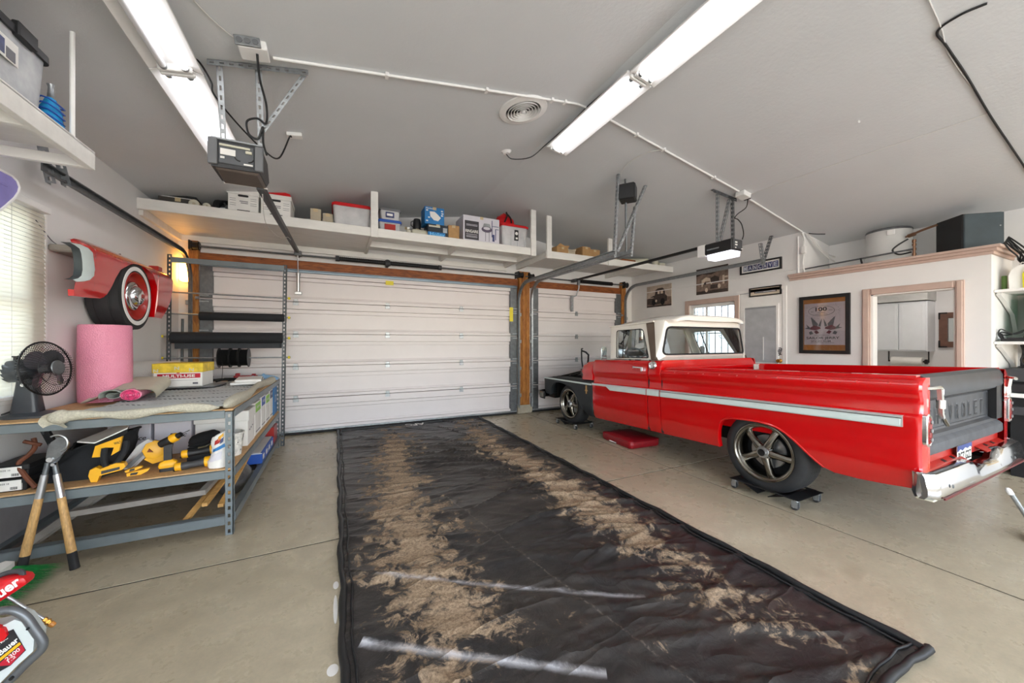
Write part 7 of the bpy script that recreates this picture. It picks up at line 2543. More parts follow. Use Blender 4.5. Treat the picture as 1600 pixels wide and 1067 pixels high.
MB().prism([(-1.20, .195), (-1.15, .262), (-1.063, .289), (-1.032, .200), (-1.069, .159), (-1.11, .14)], 'xz', 1.9925, 1.9945).build('label', 'ink', r)
dx_, up_ = Vector((.043, 0, .036)), Vector((-.036, 0, .043))
text('lettering', 'Bauer', 'paper_white', r, (-1.075, 1.992, .231), dx_, up_, .062, .019, depth=.0, bold=.03, shear=.2)
MB().prism([(-1.113, .181), (-1.108, .173), (-1.043, .228), (-1.047, .237)], 'xz', 1.9915, 1.9922).build('label_band', 'yellow', r)
MB().prism([(-1.104, .170), (-1.069, .161), (-1.033, .203), (-1.041, .225)], 'xz', 1.9915, 1.9922).build('label_band', 'red_label', r)
text('lettering', '2300', 'paper_white', r, (-1.064, 1.991, .1985), dx_, up_, .046, .0125, depth=.0, bold=.008, shear=.2)
text('lettering', '1.2', 'paper_white', r, (-1.066, 1.991, .182), dx_, up_, .024, .009, depth=.0, bold=.008, shear=.2)
text('lettering', 'ELECTRIC', 'paper_white', r, (-1.10, 1.992, .245), dx_, up_, .06, .009, depth=.0, bold=.02)
MB().box(-1.45, -1.16, 2.0, 2.10, .0, .045, .006).build('base', 'black_plastic', r)
for y in (1.98, 2.12):
    MB().lathe([(.0, -.02), (.09, -.02), (.10, -.01), (.10, .01), (.09, .02), (0, .02)], (-1.40, y, .10), (0, 1, 0), 28).build('wheel', 'black_plastic', r)
r = T('spray_gun', 'red spray gun lettered in white with steel lance, on washer', 'spray gun', (-1.2, 2.1, .366))
gp_ = [(-1.40, .30), (-1.34, .225), (-1.26, .268), (-1.153, .350), (-1.105, .383), (-1.078, .403), (-1.075, .416), (-1.082, .430), (-1.097, .438), (-1.15, .437), (-1.26, .415), (-1.36, .375)]
gc_ = (sum(p[0] for p in gp_) / len(gp_), sum(p[1] for p in gp_) / len(gp_))
gl_ = lambda k, y: [(gc_[0] + (p[0] - gc_[0]) * k, y, gc_[1] + (p[1] - gc_[1]) * k) for p in gp_]
MB().loft([gl_(.93, 2.078), gl_(.985, 2.082), gl_(1, 2.092), gl_(1, 2.118), gl_(.985, 2.128), gl_(.93, 2.132)]).build('body', 'red_plastic', r, smooth=40)
text('lettering', 'Bauer', 'paper_white', r, (-1.142, 2.0775, .393), (.80, 0, .60), (-.60, 0, .80), .125, .036, depth=.0006, bold=.035, shear=.2)
b = MB().tube(spline([(-1.32, 2.12, .40), (-1.20, 2.12, .43), (-1.14, 2.12, .447), (-1.105, 2.11, .445), (-1.095, 2.10, .43)], 6), .009, 8)
b.build('trigger_guard', 'charcoal', r)
l0, l1 = Vector((-1.135, 2.09, .375)), Vector((-1.034, 2.09, .250))
MB().cyl(l0, l1, .0055, n=12).build('lance', 'steel', r)
ld = (l1 - l0).normalized()
b = MB().lathe([(0, -.003), (.007, -.002), (.009, .0), (.009, .008), (.007, .010), (.007, .013), (.011, .014), (.011, .020), (.008, .022), (.008, .028), (.005, .030), (0, .030)], l1, ld, 6)
b.build('nozzle_fitting', 'brass', r, smooth=30)
MB().lathe([(.008, .018), (.010, .020), (.009, .034), (.005, .038), (0, .038)], l1 + ld * .008, ld, 12).build('nozzle_tip', M('nozzle_orange', '#c9853a', .45), r)

# ---------------------------------------------------------------- right wall: window, door, pictures
WX = RW
wy0, wy1, wz0, wz1 = WR
r = T('window_2', None, None, (WX, wy0, wz0), kind='structure')
b = MB()
for y0, y1, z0, z1 in ((wy0 - .075, wy0, wz0 - .05, wz1 + .085), (wy1, wy1 + .085, wz0 - .05, wz1 + .085), (wy0, wy1, wz1, wz1 + .085), (wy0, wy1, wz0 - .06, wz0)):
    b.box(WX - .025, WX + .0, y0, y1, z0, z1, .004)
b.build('casing', 'trim_tan', r)
b = MB().frame('yz', (wy0, wy1, wz0, wz1), (wy0 + .045, wy1 - .045, wz0 + .045, wz1 - .045), WX + .05, WX + .10)
b.box(WX + .06, WX + .09, (wy0 + wy1) / 2 + .12, (wy0 + wy1) / 2 + .15, wz0, wz1)
b.build('window_frame', 'white', r)
MB().box(WX + .07, WX + .074, wy0 + .045, wy1 - .045, wz0 + .045, wz1 - .045).build('pane', 'glass', r)
r = T('window_grille', 'black iron security bars with scroll outside the right window', 'window bars', (WX + .2, 4.2, wz0))
for k in range(8):
    y = wy0 + .02 + .118 * k
    MB().cyl((WX + .20, y, wz0 - .05), (WX + .20, y, wz1 + .10), .007, n=8).build('bar', 'black_metal', r)
b = MB()
for z in (wz0 + .02, wz0 + .55, wz1 - .02):
    b.box(WX + .195, WX + .205, wy0 - .1, wy1 + .1, z - .008, z + .008)
    for y in (wy0 - .08, wy1 + .08):
        b.box(WX + .13, WX + .2, y - .01, y + .01, z - .008, z + .008)
b.build('cross_bar', 'black_metal', r)
b = MB()
for s_ in (-1, 1):
    for sz in (-1, 1):
        b.tube([(WX + .195, 4.15 + s_ * (.022 + .045 * sin(t)), 1.50 + sz * (.03 + .055 * t / 3.2 + .01 * cos(t * 2))) for t in [i * .35 for i in range(11)]], .006, 5)
b.build('scroll', 'black_metal', r)
r = T('window_blind', 'white slatted blind drawn up beside the barred right window', 'blind', (WX + .03, 4.6, wz0))
for k in range(30):
    z = wz0 + .05 + k * .031
    MB().box(WX + .012, WX + .045, 4.43, 4.62, z, z + .004).build('slat', 'white', r)
MB().box(WX + .01, WX + .045, wy0 + .02, wy1 - .02, wz1 - .06, wz1 - .01, .004).build('headrail', 'white', r)
cable('blind_cord', 'dark cord looped at the top of the right window', [(WX + .02, 3.86, 1.99), (WX + .0, 3.95, 1.955), (WX + .01, 4.05, 1.95), (WX + .0, 3.98, 1.93), (WX + .0, 3.92, 1.90)], .004, 'black_cable', cat='cord')
# neighbouring house seen through the bars
ext = T('exterior_house', None, None, (9.5, 5.5, 0), kind='structure')
for k in range(16):
    MB().prism([(9.5, .2 * k), (9.5, .2 * k + .2), (9.48, .2 * k + .2), (9.46, .2 * k)], 'xz', 3.2, 9.0).build('siding_board', 'siding', ext)
tag(MB().box(6.1, 14, 2.95, 10, -.12, -.02).build('ground', 'concrete'), kind='structure')

# door with blind
dy0, dy1, dz0, dz1 = DR
r = T('door_3', None, None, (WX, dy0, 0), kind='structure')
MB().box(WX - .004, WX + .04, dy0 + .004, dy1 - .004, .01, dz1 - .004, .004).build('door_leaf', 'white', r)
b = MB()
b.frame('yz', (dy0 + .055, dy1 - .055, 1.0, 1.915), (dy0 + .085, dy1 - .085, 1.03, 1.885), WX - .02, WX)
b.build('glazing_bead', 'white', r)
b = MB().frame('yz', (dy0 - .05, dy1 + .05, -.05, dz1 + .045), (dy0, dy1, -.05, dz1), WX - .012, WX + .02)
b.build('door_jamb', 'white', r)
MB().box(WX - .006, WX - .0045, dy0 + .085, dy1 - .085, 1.03, 1.885).build('pane', M('dusk_glass', '#9aa0a6', .1), r)
for k in range(40):
    z = 1.035 + k * .021
    MB().prism([(WX - .016, z), (WX - .0145, z + .019), (WX - .008, z + .019), (WX - .009, z)], 'xz', dy0 + .09, dy1 - .09).build('slat', M('slat_grey', '#b4b6ba', .5), r)
MB().box(WX - .018, WX - .006, dy0 + .09, dy1 - .09, 1.855, 1.882, .003).build('headrail', M('rail_grey', '#93959a', .5), r)
b = MB().cyl((WX - .02, 3.35, 1.06), (WX - .02, 3.35, 1.42), .004, n=6)
b.build('wand', 'white', r)
b = MB().lathe([(.0, .06), (.026, .055), (.03, .04), (.022, .02), (.012, .015), (.03, .004), (.032, 0)], (WX - .004, 3.125, 1.06), (-1, 0, 0), 20)
b.build('door_knob', 'brass', r)
MB().lathe([(.0, .018), (.022, .016), (.026, .0)], (WX - .004, 3.125, 1.205), (-1, 0, 0), 16).build('deadbolt', 'galv', r)
b = MB()
b.tube(spline([(WX - .008, 3.10, 1.155), (WX - .008, 3.145, 1.17), (WX - .008, 3.12, 1.19), (WX - .008, 3.105, 1.215), (WX - .008, 3.15, 1.235), (WX - .008, 3.13, 1.20)], 5), .006, 5)
b.tube(spline([(WX - .008, 3.16, 1.15), (WX - .008, 3.13, 1.145), (WX - .008, 3.10, 1.24), (WX - .008, 3.155, 1.255)], 5), .005, 5)
b.build('door_decal', 'ink', r)


def picture(name, label, y0, y1, z0, z1, frame_w, fmat, mat_, cat='picture'):
    """y1 > y0; hangs on the right wall, seen from -x"""
    r = T(name, label, cat, (WX, (y0 + y1) / 2, z0))
    if frame_w:
        MB().frame('yz', (y0, y1, z0, z1), (y0 + frame_w, y1 - frame_w, z0 + frame_w, z1 - frame_w), WX - .03, WX - .001).build('frame', fmat, r)
    MB().box(WX - .012, WX - .001, y0 + frame_w * .9, y1 - frame_w * .9, z0 + frame_w * .9, z1 - frame_w * .9).build('print', mat_, r)
    r['_p'] = (y0, y1, z0, z1)
    return r


def pp(r, name, pts, mat, d=0.0):
    """flat print: pts in (u from the picture's left, v up), fractions"""
    y0, y1, z0, z1 = r['_p']
    P = [(y1 - (y1 - y0) * u, z0 + (z1 - z0) * v) for u, v in pts]
    return MB().prism(P, 'yz', WX - .0125 - d, WX - .0118 - d).build(name, mat, r)


def circ(cu, cv, ru, rv, n=16):
    return [(cu + ru * cos(2 * pi * i / n), cv + rv * sin(2 * pi * i / n)) for i in range(n)]


def sq(u0, u1, v0, v1):
    return [(u0, v0), (u1, v0), (u1, v1), (u0, v1)]


# old pickup photograph (unframed canvas)
r = picture('photo_print', 'sepia photo of an old dark pickup, nearest the corner', 5.06, 5.685, 2.05, 2.50, 0, None, 'sepia_sky')
pp(r, 'print_ground', [(0, 0), (1, 0), (1, .42), (.6, .5), (.3, .40), (0, .44)], 'sepia_mid')
pp(r, 'print_ground', sq(0, 1, 0, .10), 'sepia_dark', .0004)
pp(r, 'print_truck', [(.02, .18), (.04, .42), (.18, .50), (.34, .56), (.38, .80), (.48, .86), (.66, .86), (.74, .76), (.76, .56), (.84, .46), (.84, .26), (.5, .14), (.2, .12)], 'sepia_dark', .0008)
pp(r, 'print_window', sq(.46, .54, .60, .76), 'sepia_light', .0012)
pp(r, 'print_window', sq(.58, .68, .60, .76), 'sepia_light', .0012)
pp(r, 'print_wheel', circ(.30, .24, .085, .14), 'black_matte', .0014)
pp(r, 'print_wheel', circ(.66, .24, .085, .15), 'black_matte', .0014)
pp(r, 'print_lamp', circ(.40, .30, .04, .06), 'sepia_light', .0018)
pp(r, 'print_glint', sq(.10, .30, .44, .47), 'sepia_light', .0018)
# car by a house
r = picture('photo_print', 'large sepia photo of vintage car, behind the track', 3.915, 4.51, 2.195, 2.655, 0, None, 'sepia_mid')
pp(r, 'print_trees', [(0, .70), (.2, .78), (.5, .72), (.8, .85), (1, .80), (1, 1), (0, 1)], 'sepia_dark', .0004)
pp(r, 'print_sky', [(.35, .84), (.75, .86), (.70, .92), (.4, .90)], 'sepia_light', .0007)
pp(r, 'print_ground', sq(0, 1, 0, .12), 'sepia_dark', .0004)
pp(r, 'print_house', [(.18, .30), (.18, .55), (.32, .64), (.46, .58), (.52, .40), (.5, .28)], 'sepia_light', .0007)
pp(r, 'print_shade', [(.48, .40), (.46, .58), (.60, .66), (.74, .58), (.74, .40)], 'sepia_dark', .0009)
pp(r, 'print_car', [(.20, .14), (.22, .36), (.30, .48), (.44, .48), (.48, .34), (.74, .32), (.78, .16)], 'sepia_mid', .0011)
pp(r, 'print_hood', [(.46, .18), (.48, .33), (.73, .31), (.76, .18)], 'sepia_dark', .0014)
pp(r, 'print_wheel', circ(.34, .15, .045, .085), 'sepia_light', .0018)
pp(r, 'print_wheel', circ(.74, .24, .045, .085), 'sepia_light', .0018)
pp(r, 'print_window', sq(.26, .33, .36, .44), 'sepia_dark', .0018)
pp(r, 'print_figure', sq(.84, .90, .30, .62), 'sepia_light', .0012)
pp(r, 'print_glint', sq(.88, 1, .52, .58), 'sepia_light', .0012)
# letter picture
r = picture('letter_picture', 'framed letter picture spelling a name in blue letter photos', 3.095, 3.705, 2.425, 2.602, .022, 'black_frame', 'white')
mats_ = ('sepia_sky', 'navy', 'sepia_mid', 'navy', 'navy', 'navy', 'navy')
for k, ch in enumerate('MANCAVE'):
    u0 = .075 + .122 * k
    pp(r, 'letter_tile', sq(u0, u0 + .112, .25, .75), M('tile_%d' % k, ('#8f93a6', '#333a63', '#4a4e6b', '#2f3663', '#5a5f82', '#3c4474', '#454d82')[k], .5, var=.25, vs=40), .0008)
    y0_, y1_, z0_, z1_ = r['_p']
    yc = y1_ - (y1_ - y0_) * (u0 + .056)
    text('letter', ch, M('letter_pale', '#c9ccd8', .5), r, (WX - .0135, yc, (z0_ + z1_) / 2), (0, -1, 0), (0, 0, 1), .045, .062, depth=.001, bold=.03)
# strip picture over the door
r = picture('panorama_picture', 'dark framed narrow strip picture above the white door', 3.10, 3.56, 2.05, 2.19, .016, 'black_frame', M('mat_board', '#d5c6b4', .7))
pp(r, 'print_strip', sq(.16, .86, .36, .56), 'ink', .0006)
pp(r, 'print_strip', sq(.19, .83, .42, .51), 'paper_lilac', .0010)
pp(r, 'print_strip', sq(.22, .45, .43, .48), 'ink_grey', .0014)
# tall poster on the washroom wall
r = picture('framed_poster', 'tall framed poster with two swallows, lettered SAILOR JERRY', 2.30, 2.865, 1.182, 1.972, .045, 'black_frame', 'poster_orange')
pp(r, 'print_sheet', [(.10, .15), (.905, .15), (.905, .87), (.10, .87)], 'poster_paper', .0004)
y0_, y1_, z0_, z1_ = r['_p']
at_ = lambda u, v, d=.0016: (WX - .0125 - d, y1_ - (y1_ - y0_) * u, z0_ + (z1_ - z0_) * v)
RD, UP = (0, -1, 0), (0, 0, 1)
text('lettering', '100', 'ink', r, at_(.45, .765), RD, UP, .13, .055, depth=.0, bold=.02)
text('lettering', 'YEARS', 'ink', r, at_(.45, .703), RD, UP, .09, .014, depth=.0)
text('lettering', 'EST', 'ink', r, at_(.27, .725), RD, UP, .03, .014, depth=.0)
text('lettering', '1911', 'ink', r, at_(.63, .74), RD, UP, .035, .014, depth=.0)
text('lettering', 'SAILOR JERRY', 'ink', r, at_(.475, .265), RD, UP, .37, .042, depth=.0, bold=.015)
text('lettering', 'SPICED RUM', 'ink', r, at_(.44, .215), RD, UP, .22, .02, depth=.0, bold=.01)
b = MB()
b.tube([at_(.45 + .26 * cos(a), .735 + .085 * sin(a), .001) for a in [2 * pi * i / 40 for i in range(40)]], .0022, 4, closed=True)
b.build('print_oval', 'ink', r)
for u0, u1, v in ((.3, .62, .315), (.24, .70, .185), (.33, .57, .672)):
    pp(r, 'print_rule', sq(u0, u1, v, v + .004), 'ink', .0012)
random.seed(5)
b = MB()
for k in range(46):
    a = 2 * pi * k / 46
    u, v = .46 + (.33 + .02 * (k % 2)) * cos(a), .735 + (.13 + .015 * (k % 3)) * sin(a)
    if .13 < u < .86 and v < .85 and v > .6:
        c_ = at_(u, v, .001)
        b.add([(c_[0], c_[1] - .003, c_[2]), (c_[0], c_[1], c_[2] + .003), (c_[0], c_[1] + .003, c_[2]), (c_[0], c_[1], c_[2] - .003)], [(0, 1, 2, 3)])
b.build('print_dots', 'ink', r)
for s_, cu in ((1, .305), (-1, .655)):
    f = lambda L_, s_=s_, cu=cu: [(cu + s_ * a * 1.35, .44 + (c - .44) * 1.2) for a, c in L_]
    pp(r, 'print_wing', f([(-.02, .47), (-.05, .60), (-.03, .59), (.06, .50), (.05, .46)]), 'ink_grey', .0010)
    pp(r, 'print_wing', f([(.06, .47), (.12, .58), (.11, .52), (.10, .46)]), 'ink_grey', .0011)
    pp(r, 'print_body', f([(-.06, .45), (0, .48), (.09, .455), (.10, .43), (.02, .41), (-.05, .42)]), M('poster_wine', '#6f2c3c', .6), .0013)
    pp(r, 'print_tail', f([(-.05, .44), (-.12, .50), (-.10, .45), (-.15, .44), (-.05, .42)]), 'ink_grey', .0012)
    pp(r, 'print_leaf', f([(.00, .39), (.04, .41), (.08, .37), (.03, .355)]), 'poster_wine', .0012)
    pp(r, 'print_leaf', f([(-.08, .38), (-.04, .40), (-.01, .36), (-.06, .345)]), 'ink_grey', .0012)
    MB().tube([at_(cu + s_ * (.02 + .03 * cos(t) * t / 6), .57 + .02 * sin(t) * t / 6, .001) for t in [i * .4 for i in range(14)]], .002, 4).build('print_scroll', 'poster_wine', r)
MB().box(WX - .020, WX - .0185, 2.343, 2.822, 1.225, 1.929).build('glazing', 'print_glass', r)

# white pipe chase, junction box and wires at the right ceiling corner
r = T('wall_conduit', 'white vertical conduit with switch box above the washroom', 'conduit', (WX - .02, 2.86, 2.3))
MB().cyl((WX - .018, 2.88, 2.31), (WX - .018, 2.88, 2.84), .013, n=10).build('pipe', 'white', r)
MB().box(WX - .05, WX, 2.78, 2.83, 2.58, 2.68, .004).build('box', 'white', r)
MB().tube(spline([(WX - .02, 2.83, 2.88), (WX - .03, 2.80, 2.78), (WX - .03, 2.80, 2.68)], 5), .010, 6).build('hose', 'white', r)
MB().tube(spline([(WX - .02, 2.81, 2.58), (WX - .02, 2.82, 2.45), (WX - .02, 2.80, 2.32)], 5), .007, 6).build('hose', 'white', r)
for k, (x1, y1, z1, lab) in enumerate(((6.50, 2.70, 2.50, 'white cable sagging across the alcove, lower of two'), (6.55, 2.72, 2.58, 'white cable sagging across the alcove, upper of two'))):
    cable('alcove_cable', lab, [(WX + .02, 2.78, 2.855), (6.1, 2.76, 2.74 + .03 * k), (6.3, 2.74, 2.60 + .03 * k), (x1, y1, z1)], .009, 'white_cable')
cable('alcove_cable', 'thin black cable bundle at the alcove ceiling', [(WX + .02, 2.77, 2.86), (6.05, 2.72, 2.85), (6.12, 2.65, 2.84)], .007, 'black_cable')

# things standing on the washroom roof
r = T('water_heater', 'white cylindrical water heater rising above the washroom wall', 'water heater', (6.36, 2.085, 2.302))
MB().lathe([(.0, .0), (.21, .0), (.212, .01), (.212, .44), (.205, .452), (.0, .46)], (6.36, 2.085, 2.302), n=48).build('tank', M('heater', '#cfcfcd', .3, var=.02), r, smooth=40)
MB().lathe([(.214, .43), (.214, .448), (.207, .46)], (6.36, 2.085, 2.302), n=48).build('top_band', 'galv_dark', r)
MB().box(6.14, 6.16, 1.96, 2.03, 2.66, 2.72, .004).build('rating_label', 'white', r)
b = MB().tube(spline([(6.25, 1.89, 2.62), (6.2, 1.83, 2.62), (6.15, 1.74, 2.64), (6.1, 1.60, 2.66)], 5), .013, 8).cyl((6.21, 1.86, 2.615), (6.19, 1.80, 2.625), .022, n=10)
b.build('outlet_pipe', M('copper', '#8a6a55', .35, .8), r)
b = MB().tube(spline([(6.10, 1.83, 2.56), (6.05, 1.90, 2.50), (6.03, 1.94, 2.44), (6.08, 1.90, 2.39), (6.10, 1.80, 2.40)], 6), .009, 6)
b.build('drain_hose', 'black_cable', r)
b = MB().cyl((6.05, 1.765, 2.31), (6.05, 1.765, 2.50), .012, n=8).cyl((6.05, 1.765, 2.50), (6.05, 1.765, 2.53), .018, n=10).cyl((6.05, 1.765, 2.42), (6.05, 1.83, 2.42), .012, n=8)
for z in (2.36, 2.42, 2.47):
    b.cyl((6.05, 1.765, z - .012), (6.05, 1.765, z + .012), .018, n=10)
b.build('valve', 'copper', r)
r = T('gas_pipe', 'long dark pipe lying along the top of washroom wall', 'pipe', (5.98, 2.3, 2.33))
MB().cyl((5.97, 2.82, 2.372), (6.03, 1.77, 2.42), .010, n=8).build('pipe', 'galv_dark', r)
MB().cyl((5.97, 2.20, 2.318), (5.97, 2.215, 2.40), .010, n=8).build('stand', 'black_metal', r)
r = T('loudspeaker', 'large black loudspeaker cabinet on top of the washroom corner', 'speaker', (6.27, 1.41, 2.312), rot=(0, 0, radians(-40)))
MB().box(-.17, .17, -.15, .17, 0, .40, .008).build('cabinet', M('speaker_body', '#232426', .75, bump=.1, bs=200), r)
MB().box(-.165, .165, -.17, -.148, .008, .392, .006).build('grille', 'speaker_front', r)
MB().box(.04, .11, -.173, -.169, .02, .034).build('badge', 'galv', r)
MB().cyl((.13, -.169, .25), (.13, -.173, .25), .007, n=8).build('stud', 'galv', r)

# washroom interior
bath = T('wall_cabinet', 'white double door cabinet seen through the washroom doorway', 'cabinet', (7.55, 2.3, 1.19))
MB().box(7.44, 7.72, 2.04, 2.60, 1.205, 1.92, .004).build('body', 'cabinet', bath)
for ya, yb in ((2.05, 2.325), (2.332, 2.595)):
    b = MB().box(7.42, 7.44, ya, yb, 1.22, 1.905, .006)
    d_ = b.build('door', 'cabinet', bath)
    MB().frame('yz', (ya + .03, yb - .03, 1.25, 1.875), (ya + .04, yb - .04, 1.26, 1.865), 7.416, 7.421).build('door_bead', 'cabinet', d_)
struct('trim_11', MB().box(7.40, 7.72, 2.03, 2.83, 1.93, 2.24), M('soffit', '#c9cac9', .7), smooth=0)
r = T('paper_towel', 'white paper towel roll on black holder under the cabinet', 'paper towel', (7.5, 2.25, 1.0))
MB().cyl((7.5, 2.10, 1.06), (7.5, 2.42, 1.06), .062, n=24).build('roll', 'paper_white', r)
b = MB().cyl((7.5, 2.04, 1.06), (7.5, 2.46, 1.06), .012, n=8).lathe([(0, -.02), (.035, -.015), (.035, .01), (.0, .02)], (7.5, 2.07, 1.06), (0, 1, 0), 14).box(7.49, 7.51, 2.04, 2.05, 1.05, 1.206).box(7.49, 7.51, 2.45, 2.46, 1.05, 1.206)
b.build('holder', 'black_metal', r)
r = T('framed_mirror', 'rustic brown framed mirror with dark corner straps in washroom', 'mirror', (7.7, 1.85, 1.26))
MB().frame('yz', (1.55, 2.0, 1.265, 1.752), (1.63, 1.92, 1.345, 1.672), 7.69, 7.72).build('frame', 'dark_wood', r)
MB().box(7.712, 7.718, 1.62, 1.93, 1.335, 1.68).build('mirror_glass', 'mirror', r)
b = MB()
for y0, y1, z0, z1 in ((1.92, 2.003, 1.735, 1.755), (1.985, 2.003, 1.66, 1.755), (1.92, 2.003, 1.262, 1.282), (1.985, 2.003, 1.262, 1.36), (1.548, 1.63, 1.735, 1.755), (1.548, 1.63, 1.262, 1.282)):
    b.box(7.684, 7.69, y0, y1, z0, z1)
b.build('corner_strap', 'black_metal', r)
r = T('washroom_light', 'round white ceiling light inside the washroom', 'light', (6.8, 1.75, 2.2))
MB().lathe([(0, -.06), (.10, -.05), (.13, -.02), (.13, 0)], (6.8, 1.75, 2.24), n=28).build('globe', M('globe_lit', '#ffffff', .4, var=0, emit='#fff6ea', es=24.0), r)
struct('floor_washroom', MB().box(RW + .11, 7.9, 1.29, 2.83, -.02, .004), 'tan_box', smooth=0)

# shelves beyond the washroom corner
r = T('wall_shelf', 'upper white bracket shelf beyond the washroom corner', 'shelf', (6.3, .8, 1.83), 'bracket shelves beyond the washroom')
for nm, zt in (('u', 1.868), ('l', 1.345)):
    if nm == 'l':
        r = T('wall_shelf', 'lower white bracket shelf beyond the washroom corner', 'shelf', (6.3, .8, 1.3), 'bracket shelves beyond the washroom')
    MB().box(6.0, 6.618, -.4, 1.185, zt - .028, zt, .003).build('board', 'white', r)
    MB().prism([(6.618, zt - .028), (6.06, zt - .028), (6.03, zt - .05), (6.2, zt - .11), (6.5, zt - .24), (6.618, zt - .42)], 'xz', 1.15, 1.18).build('bracket', 'white', r)
    MB().prism([(6.618, zt - .028), (6.06, zt - .028), (6.03, zt - .05), (6.2, zt - .11), (6.5, zt - .24), (6.618, zt - .42)], 'xz', .2, .23).build('bracket', 'white', r)
tag(MB().box(6.62, 6.648, -.5, 1.10, 1.0, 2.26).build('plywood_panel', M('ply', '#d0b68c', .7, var=.08, vs=8, stretch=(1, 6, 1))), 'pale plywood panel on the wall behind bracket shelves', 'panel')
r = T('plastic_drum', 'white rounded plastic drum with yellow edge on upper shelf', 'drum', (6.25, 1.02, 1.869))
P = [(.92, 0), (1.115, 0), (1.12, .14), (1.10, .20), (1.06, .235), (1.0, .25), (.92, .25)]
MB().prism([(p[0], 1.869 + p[1]) for p in P], 'yz', 6.12, 6.48).build('body', 'white', r, smooth=40)
MB().prism([(p[0] - .085 if p[0] > 1 else p[0], 1.869 + p[1] * 1.0) for p in P], 'yz', 6.10, 6.13).build('yellow_edge', M('lime', '#d9d22b', .5), r)
b = MB().tube(spline([(6.2, 1.07, 2.11), (6.2, 1.05, 2.14), (6.2, 1.02, 2.12)], 4), .006, 5)
b.build('cord_loop', 'cord', r)
tag(MB().cyl((6.2, 1.16, 1.869), (6.2, 1.16, 2.02), .018, n=12).build('green_bottle', M('moss', '#5d7a3a', .5)), 'slim green bottle beside the white plastic drum', 'bottle')
r = T('computer_case', 'dark computer case with green glowing logo, lower bracket shelf', 'computer', (6.4, .98, 1.346))
MB().box(6.28, 6.62, .80, 1.055, 1.40, 1.80, .006).build('case', 'screen_green', r)
MB().box(6.274, 6.28, .80, 1.05, 1.41, 1.79).build('glass_panel', M('dark_glass', '#26302f', .08), r)
for y in (.82, 1.03):
    MB().box(6.30, 6.60, y, y + .03, 1.346, 1.40).build('foot', 'black_plastic', r)
MB().tube([(6.271, 1.015 + .022 * cos(a), 1.475 + .022 * sin(a)) for a in [2 * pi * i / 20 for i in range(20)]], .004, 5, closed=True).build('logo', 'screen_glow', r)
MB().tube([(6.272, 1.02, 1.53), (6.272, 1.025, 1.64), (6.272, 1.005, 1.76)], .003, 5).build('light_strip', 'screen_glow', r)
for k, y in enumerate((.96, 1.0, 1.04)):
    MB().cyl((6.4, y, 1.80), (6.4, y, 1.845), .008, n=6).build('cable_stub', 'black_cable', r)
r = T('router', 'black network router with cables on the lower bracket shelf', 'router', (6.12, 1.05, 1.346))
MB().box(6.04, 6.22, .85, 1.155, 1.346, 1.375, .004).build('case', 'black_plastic', r)
MB().box(6.05, 6.21, .88, 1.12, 1.375, 1.385, .003).build('lid', 'charcoal', r)
for k in range(3):
    MB().tube(spline([(6.08 + .03 * k, 1.15, 1.365), (6.09, 1.175 - .01 * k, 1.42), (6.10 + .03 * k, 1.16, 1.47 - .03 * k), (6.16, 1.10, 1.42), (6.26, 1.06 - .02 * k, 1.44 + .02 * k)], 6), .006, 5).build('cable', 'black_cable', r)
r = T('cable_tangle', 'tangle of black cables at the washroom crown end', 'cables', (6.3, 1.1, 2.2))
random.seed(9)
for k in range(6):
    y0 = 1.10 - .012 * k
    MB().tube(spline([(5.98 + .03 * k, 1.12, 2.33 + .015 * k), (6.06, y0, 2.26 + .02 * (k % 3)), (6.14 + .03 * k, y0 - .03, 2.20 + .02 * (k % 2)), (6.25, y0 - .02, 2.17), (6.3 + .02 * k, y0 - .06, 2.10 - .02 * k)], 5), .007, 5).build('cable', 'black_cable', r)
r = T('desk_cable', 'black cable bundle hanging below the lower bracket shelf', 'cables', (6.5, 1.08, 1.1))
for k in range(4):
    MB().tube(spline([(6.45 + .02 * k, 1.10 - .01 * k, 1.31), (6.44, 1.085, 1.24 - .02 * k), (6.46 + .02 * k, 1.10, 1.12), (6.45, 1.09, 1.0)], 5), .008, 5).build('cable', 'black_cable', r)
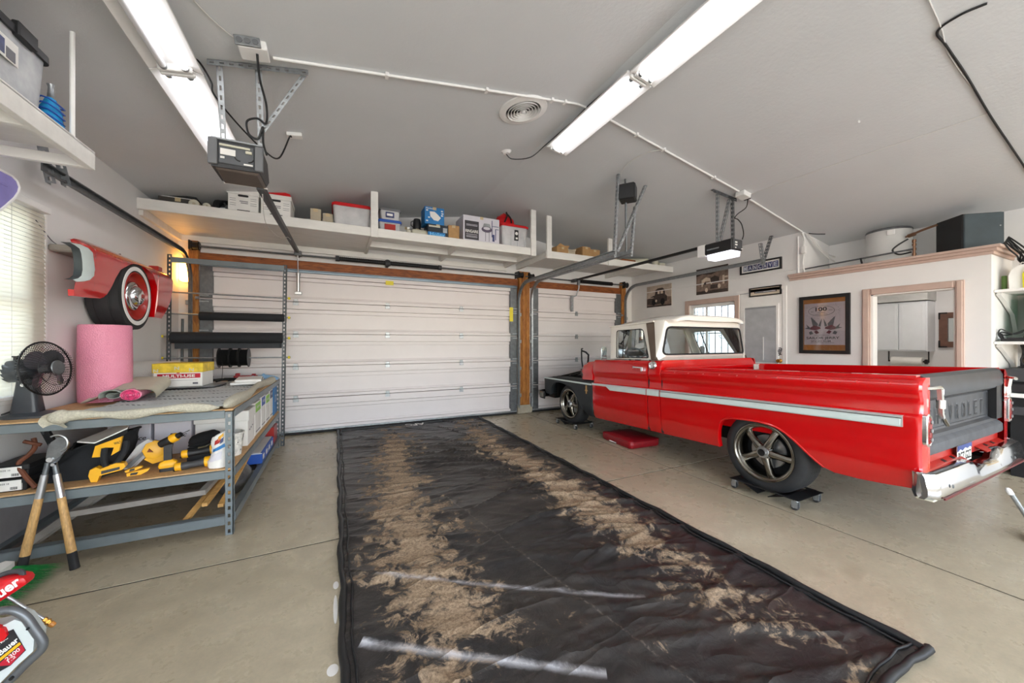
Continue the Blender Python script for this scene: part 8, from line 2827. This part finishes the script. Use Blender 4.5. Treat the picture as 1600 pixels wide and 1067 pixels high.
tag(MB().lathe([(0, 0), (.03, .0), (.03, .04), (0, .045)], (6.62, 1.07, 1.24), (-1, 0, 0), 14).build('grommet', 'charcoal'), 'round dark wall outlet below the lower bracket shelf', 'outlet')
r = T('desk', 'black workbench desk with pale top beyond the truck tailgate', 'desk', (6.4, .85, 0))
MB().box(6.06, 6.64, .62, 1.12, .79, .83, .005).build('desk_top', 'white', r)
MB().box(6.10, 6.62, .64, 1.105, .0, .79, .006).build('cabinet', 'black_matte', r)
MB().box(6.05, 6.10, .64, 1.10, .62, .70, .004).build('drawer_front', 'charcoal', r)
r = T('printer', 'black flat printer on the desk beyond the tailgate', 'printer', (6.3, .8, .83))
MB().box(6.10, 6.55, .66, 1.135, .832, .93, .01).build('base', 'black_plastic', r)
MB().box(6.09, 6.55, .66, 1.14, .945, 1.075, .012).build('scanner_lid', 'charcoal', r)
MB().box(6.12, 6.5, .7, 1.10, .93, .945).build('paper_gap', 'black_matte', r)
r = T('charging_cup', 'small black cup shaped dock standing on the printer', 'dock', (6.35, 1.05, 1.076))
b = MB().lathe([(0, 0), (.05, 0), (.05, .012), (.02, .02), (.018, .03)], (6.35, 1.055, 1.076), n=16).tube([(6.35, 1.055 + .028 * cos(a), 1.15 + .05 * sin(a)) for a in [2 * pi * i / 20 for i in range(20)]], .008, 6, closed=True)
b.build('body', 'black_plastic', r)
r = T('mic_stand', 'black floor stand with a white tip at the right edge', 'stand', (4.2, .70, 0))
b = MB().cyl((4.30, .66, .02), (4.18, .755, .30), .013, n=10)
b.build('pole', 'galv', r)
MB().lathe([(0, .0), (.016, .0), (.016, .03), (.006, .045), (0, .046)], (4.18, .755, .295), Vector((-.12, .095, .28)), 12).build('tip', 'white', r)
MB().cyl((4.33, .64, -.0), (4.27, .68, .09), .024, n=10).build('sleeve', 'black_plastic', r)
MB().prism([(4.14, .665), (4.40, .50), (4.46, .60), (4.26, .70)], 'xy', .0, .025).build('base', 'black_plastic', r)

# ---------------------------------------------------------------- tidy
for o in bpy.data.objects:
    for k in ('_s', '_p'):
        if k in o:
            del o[k]
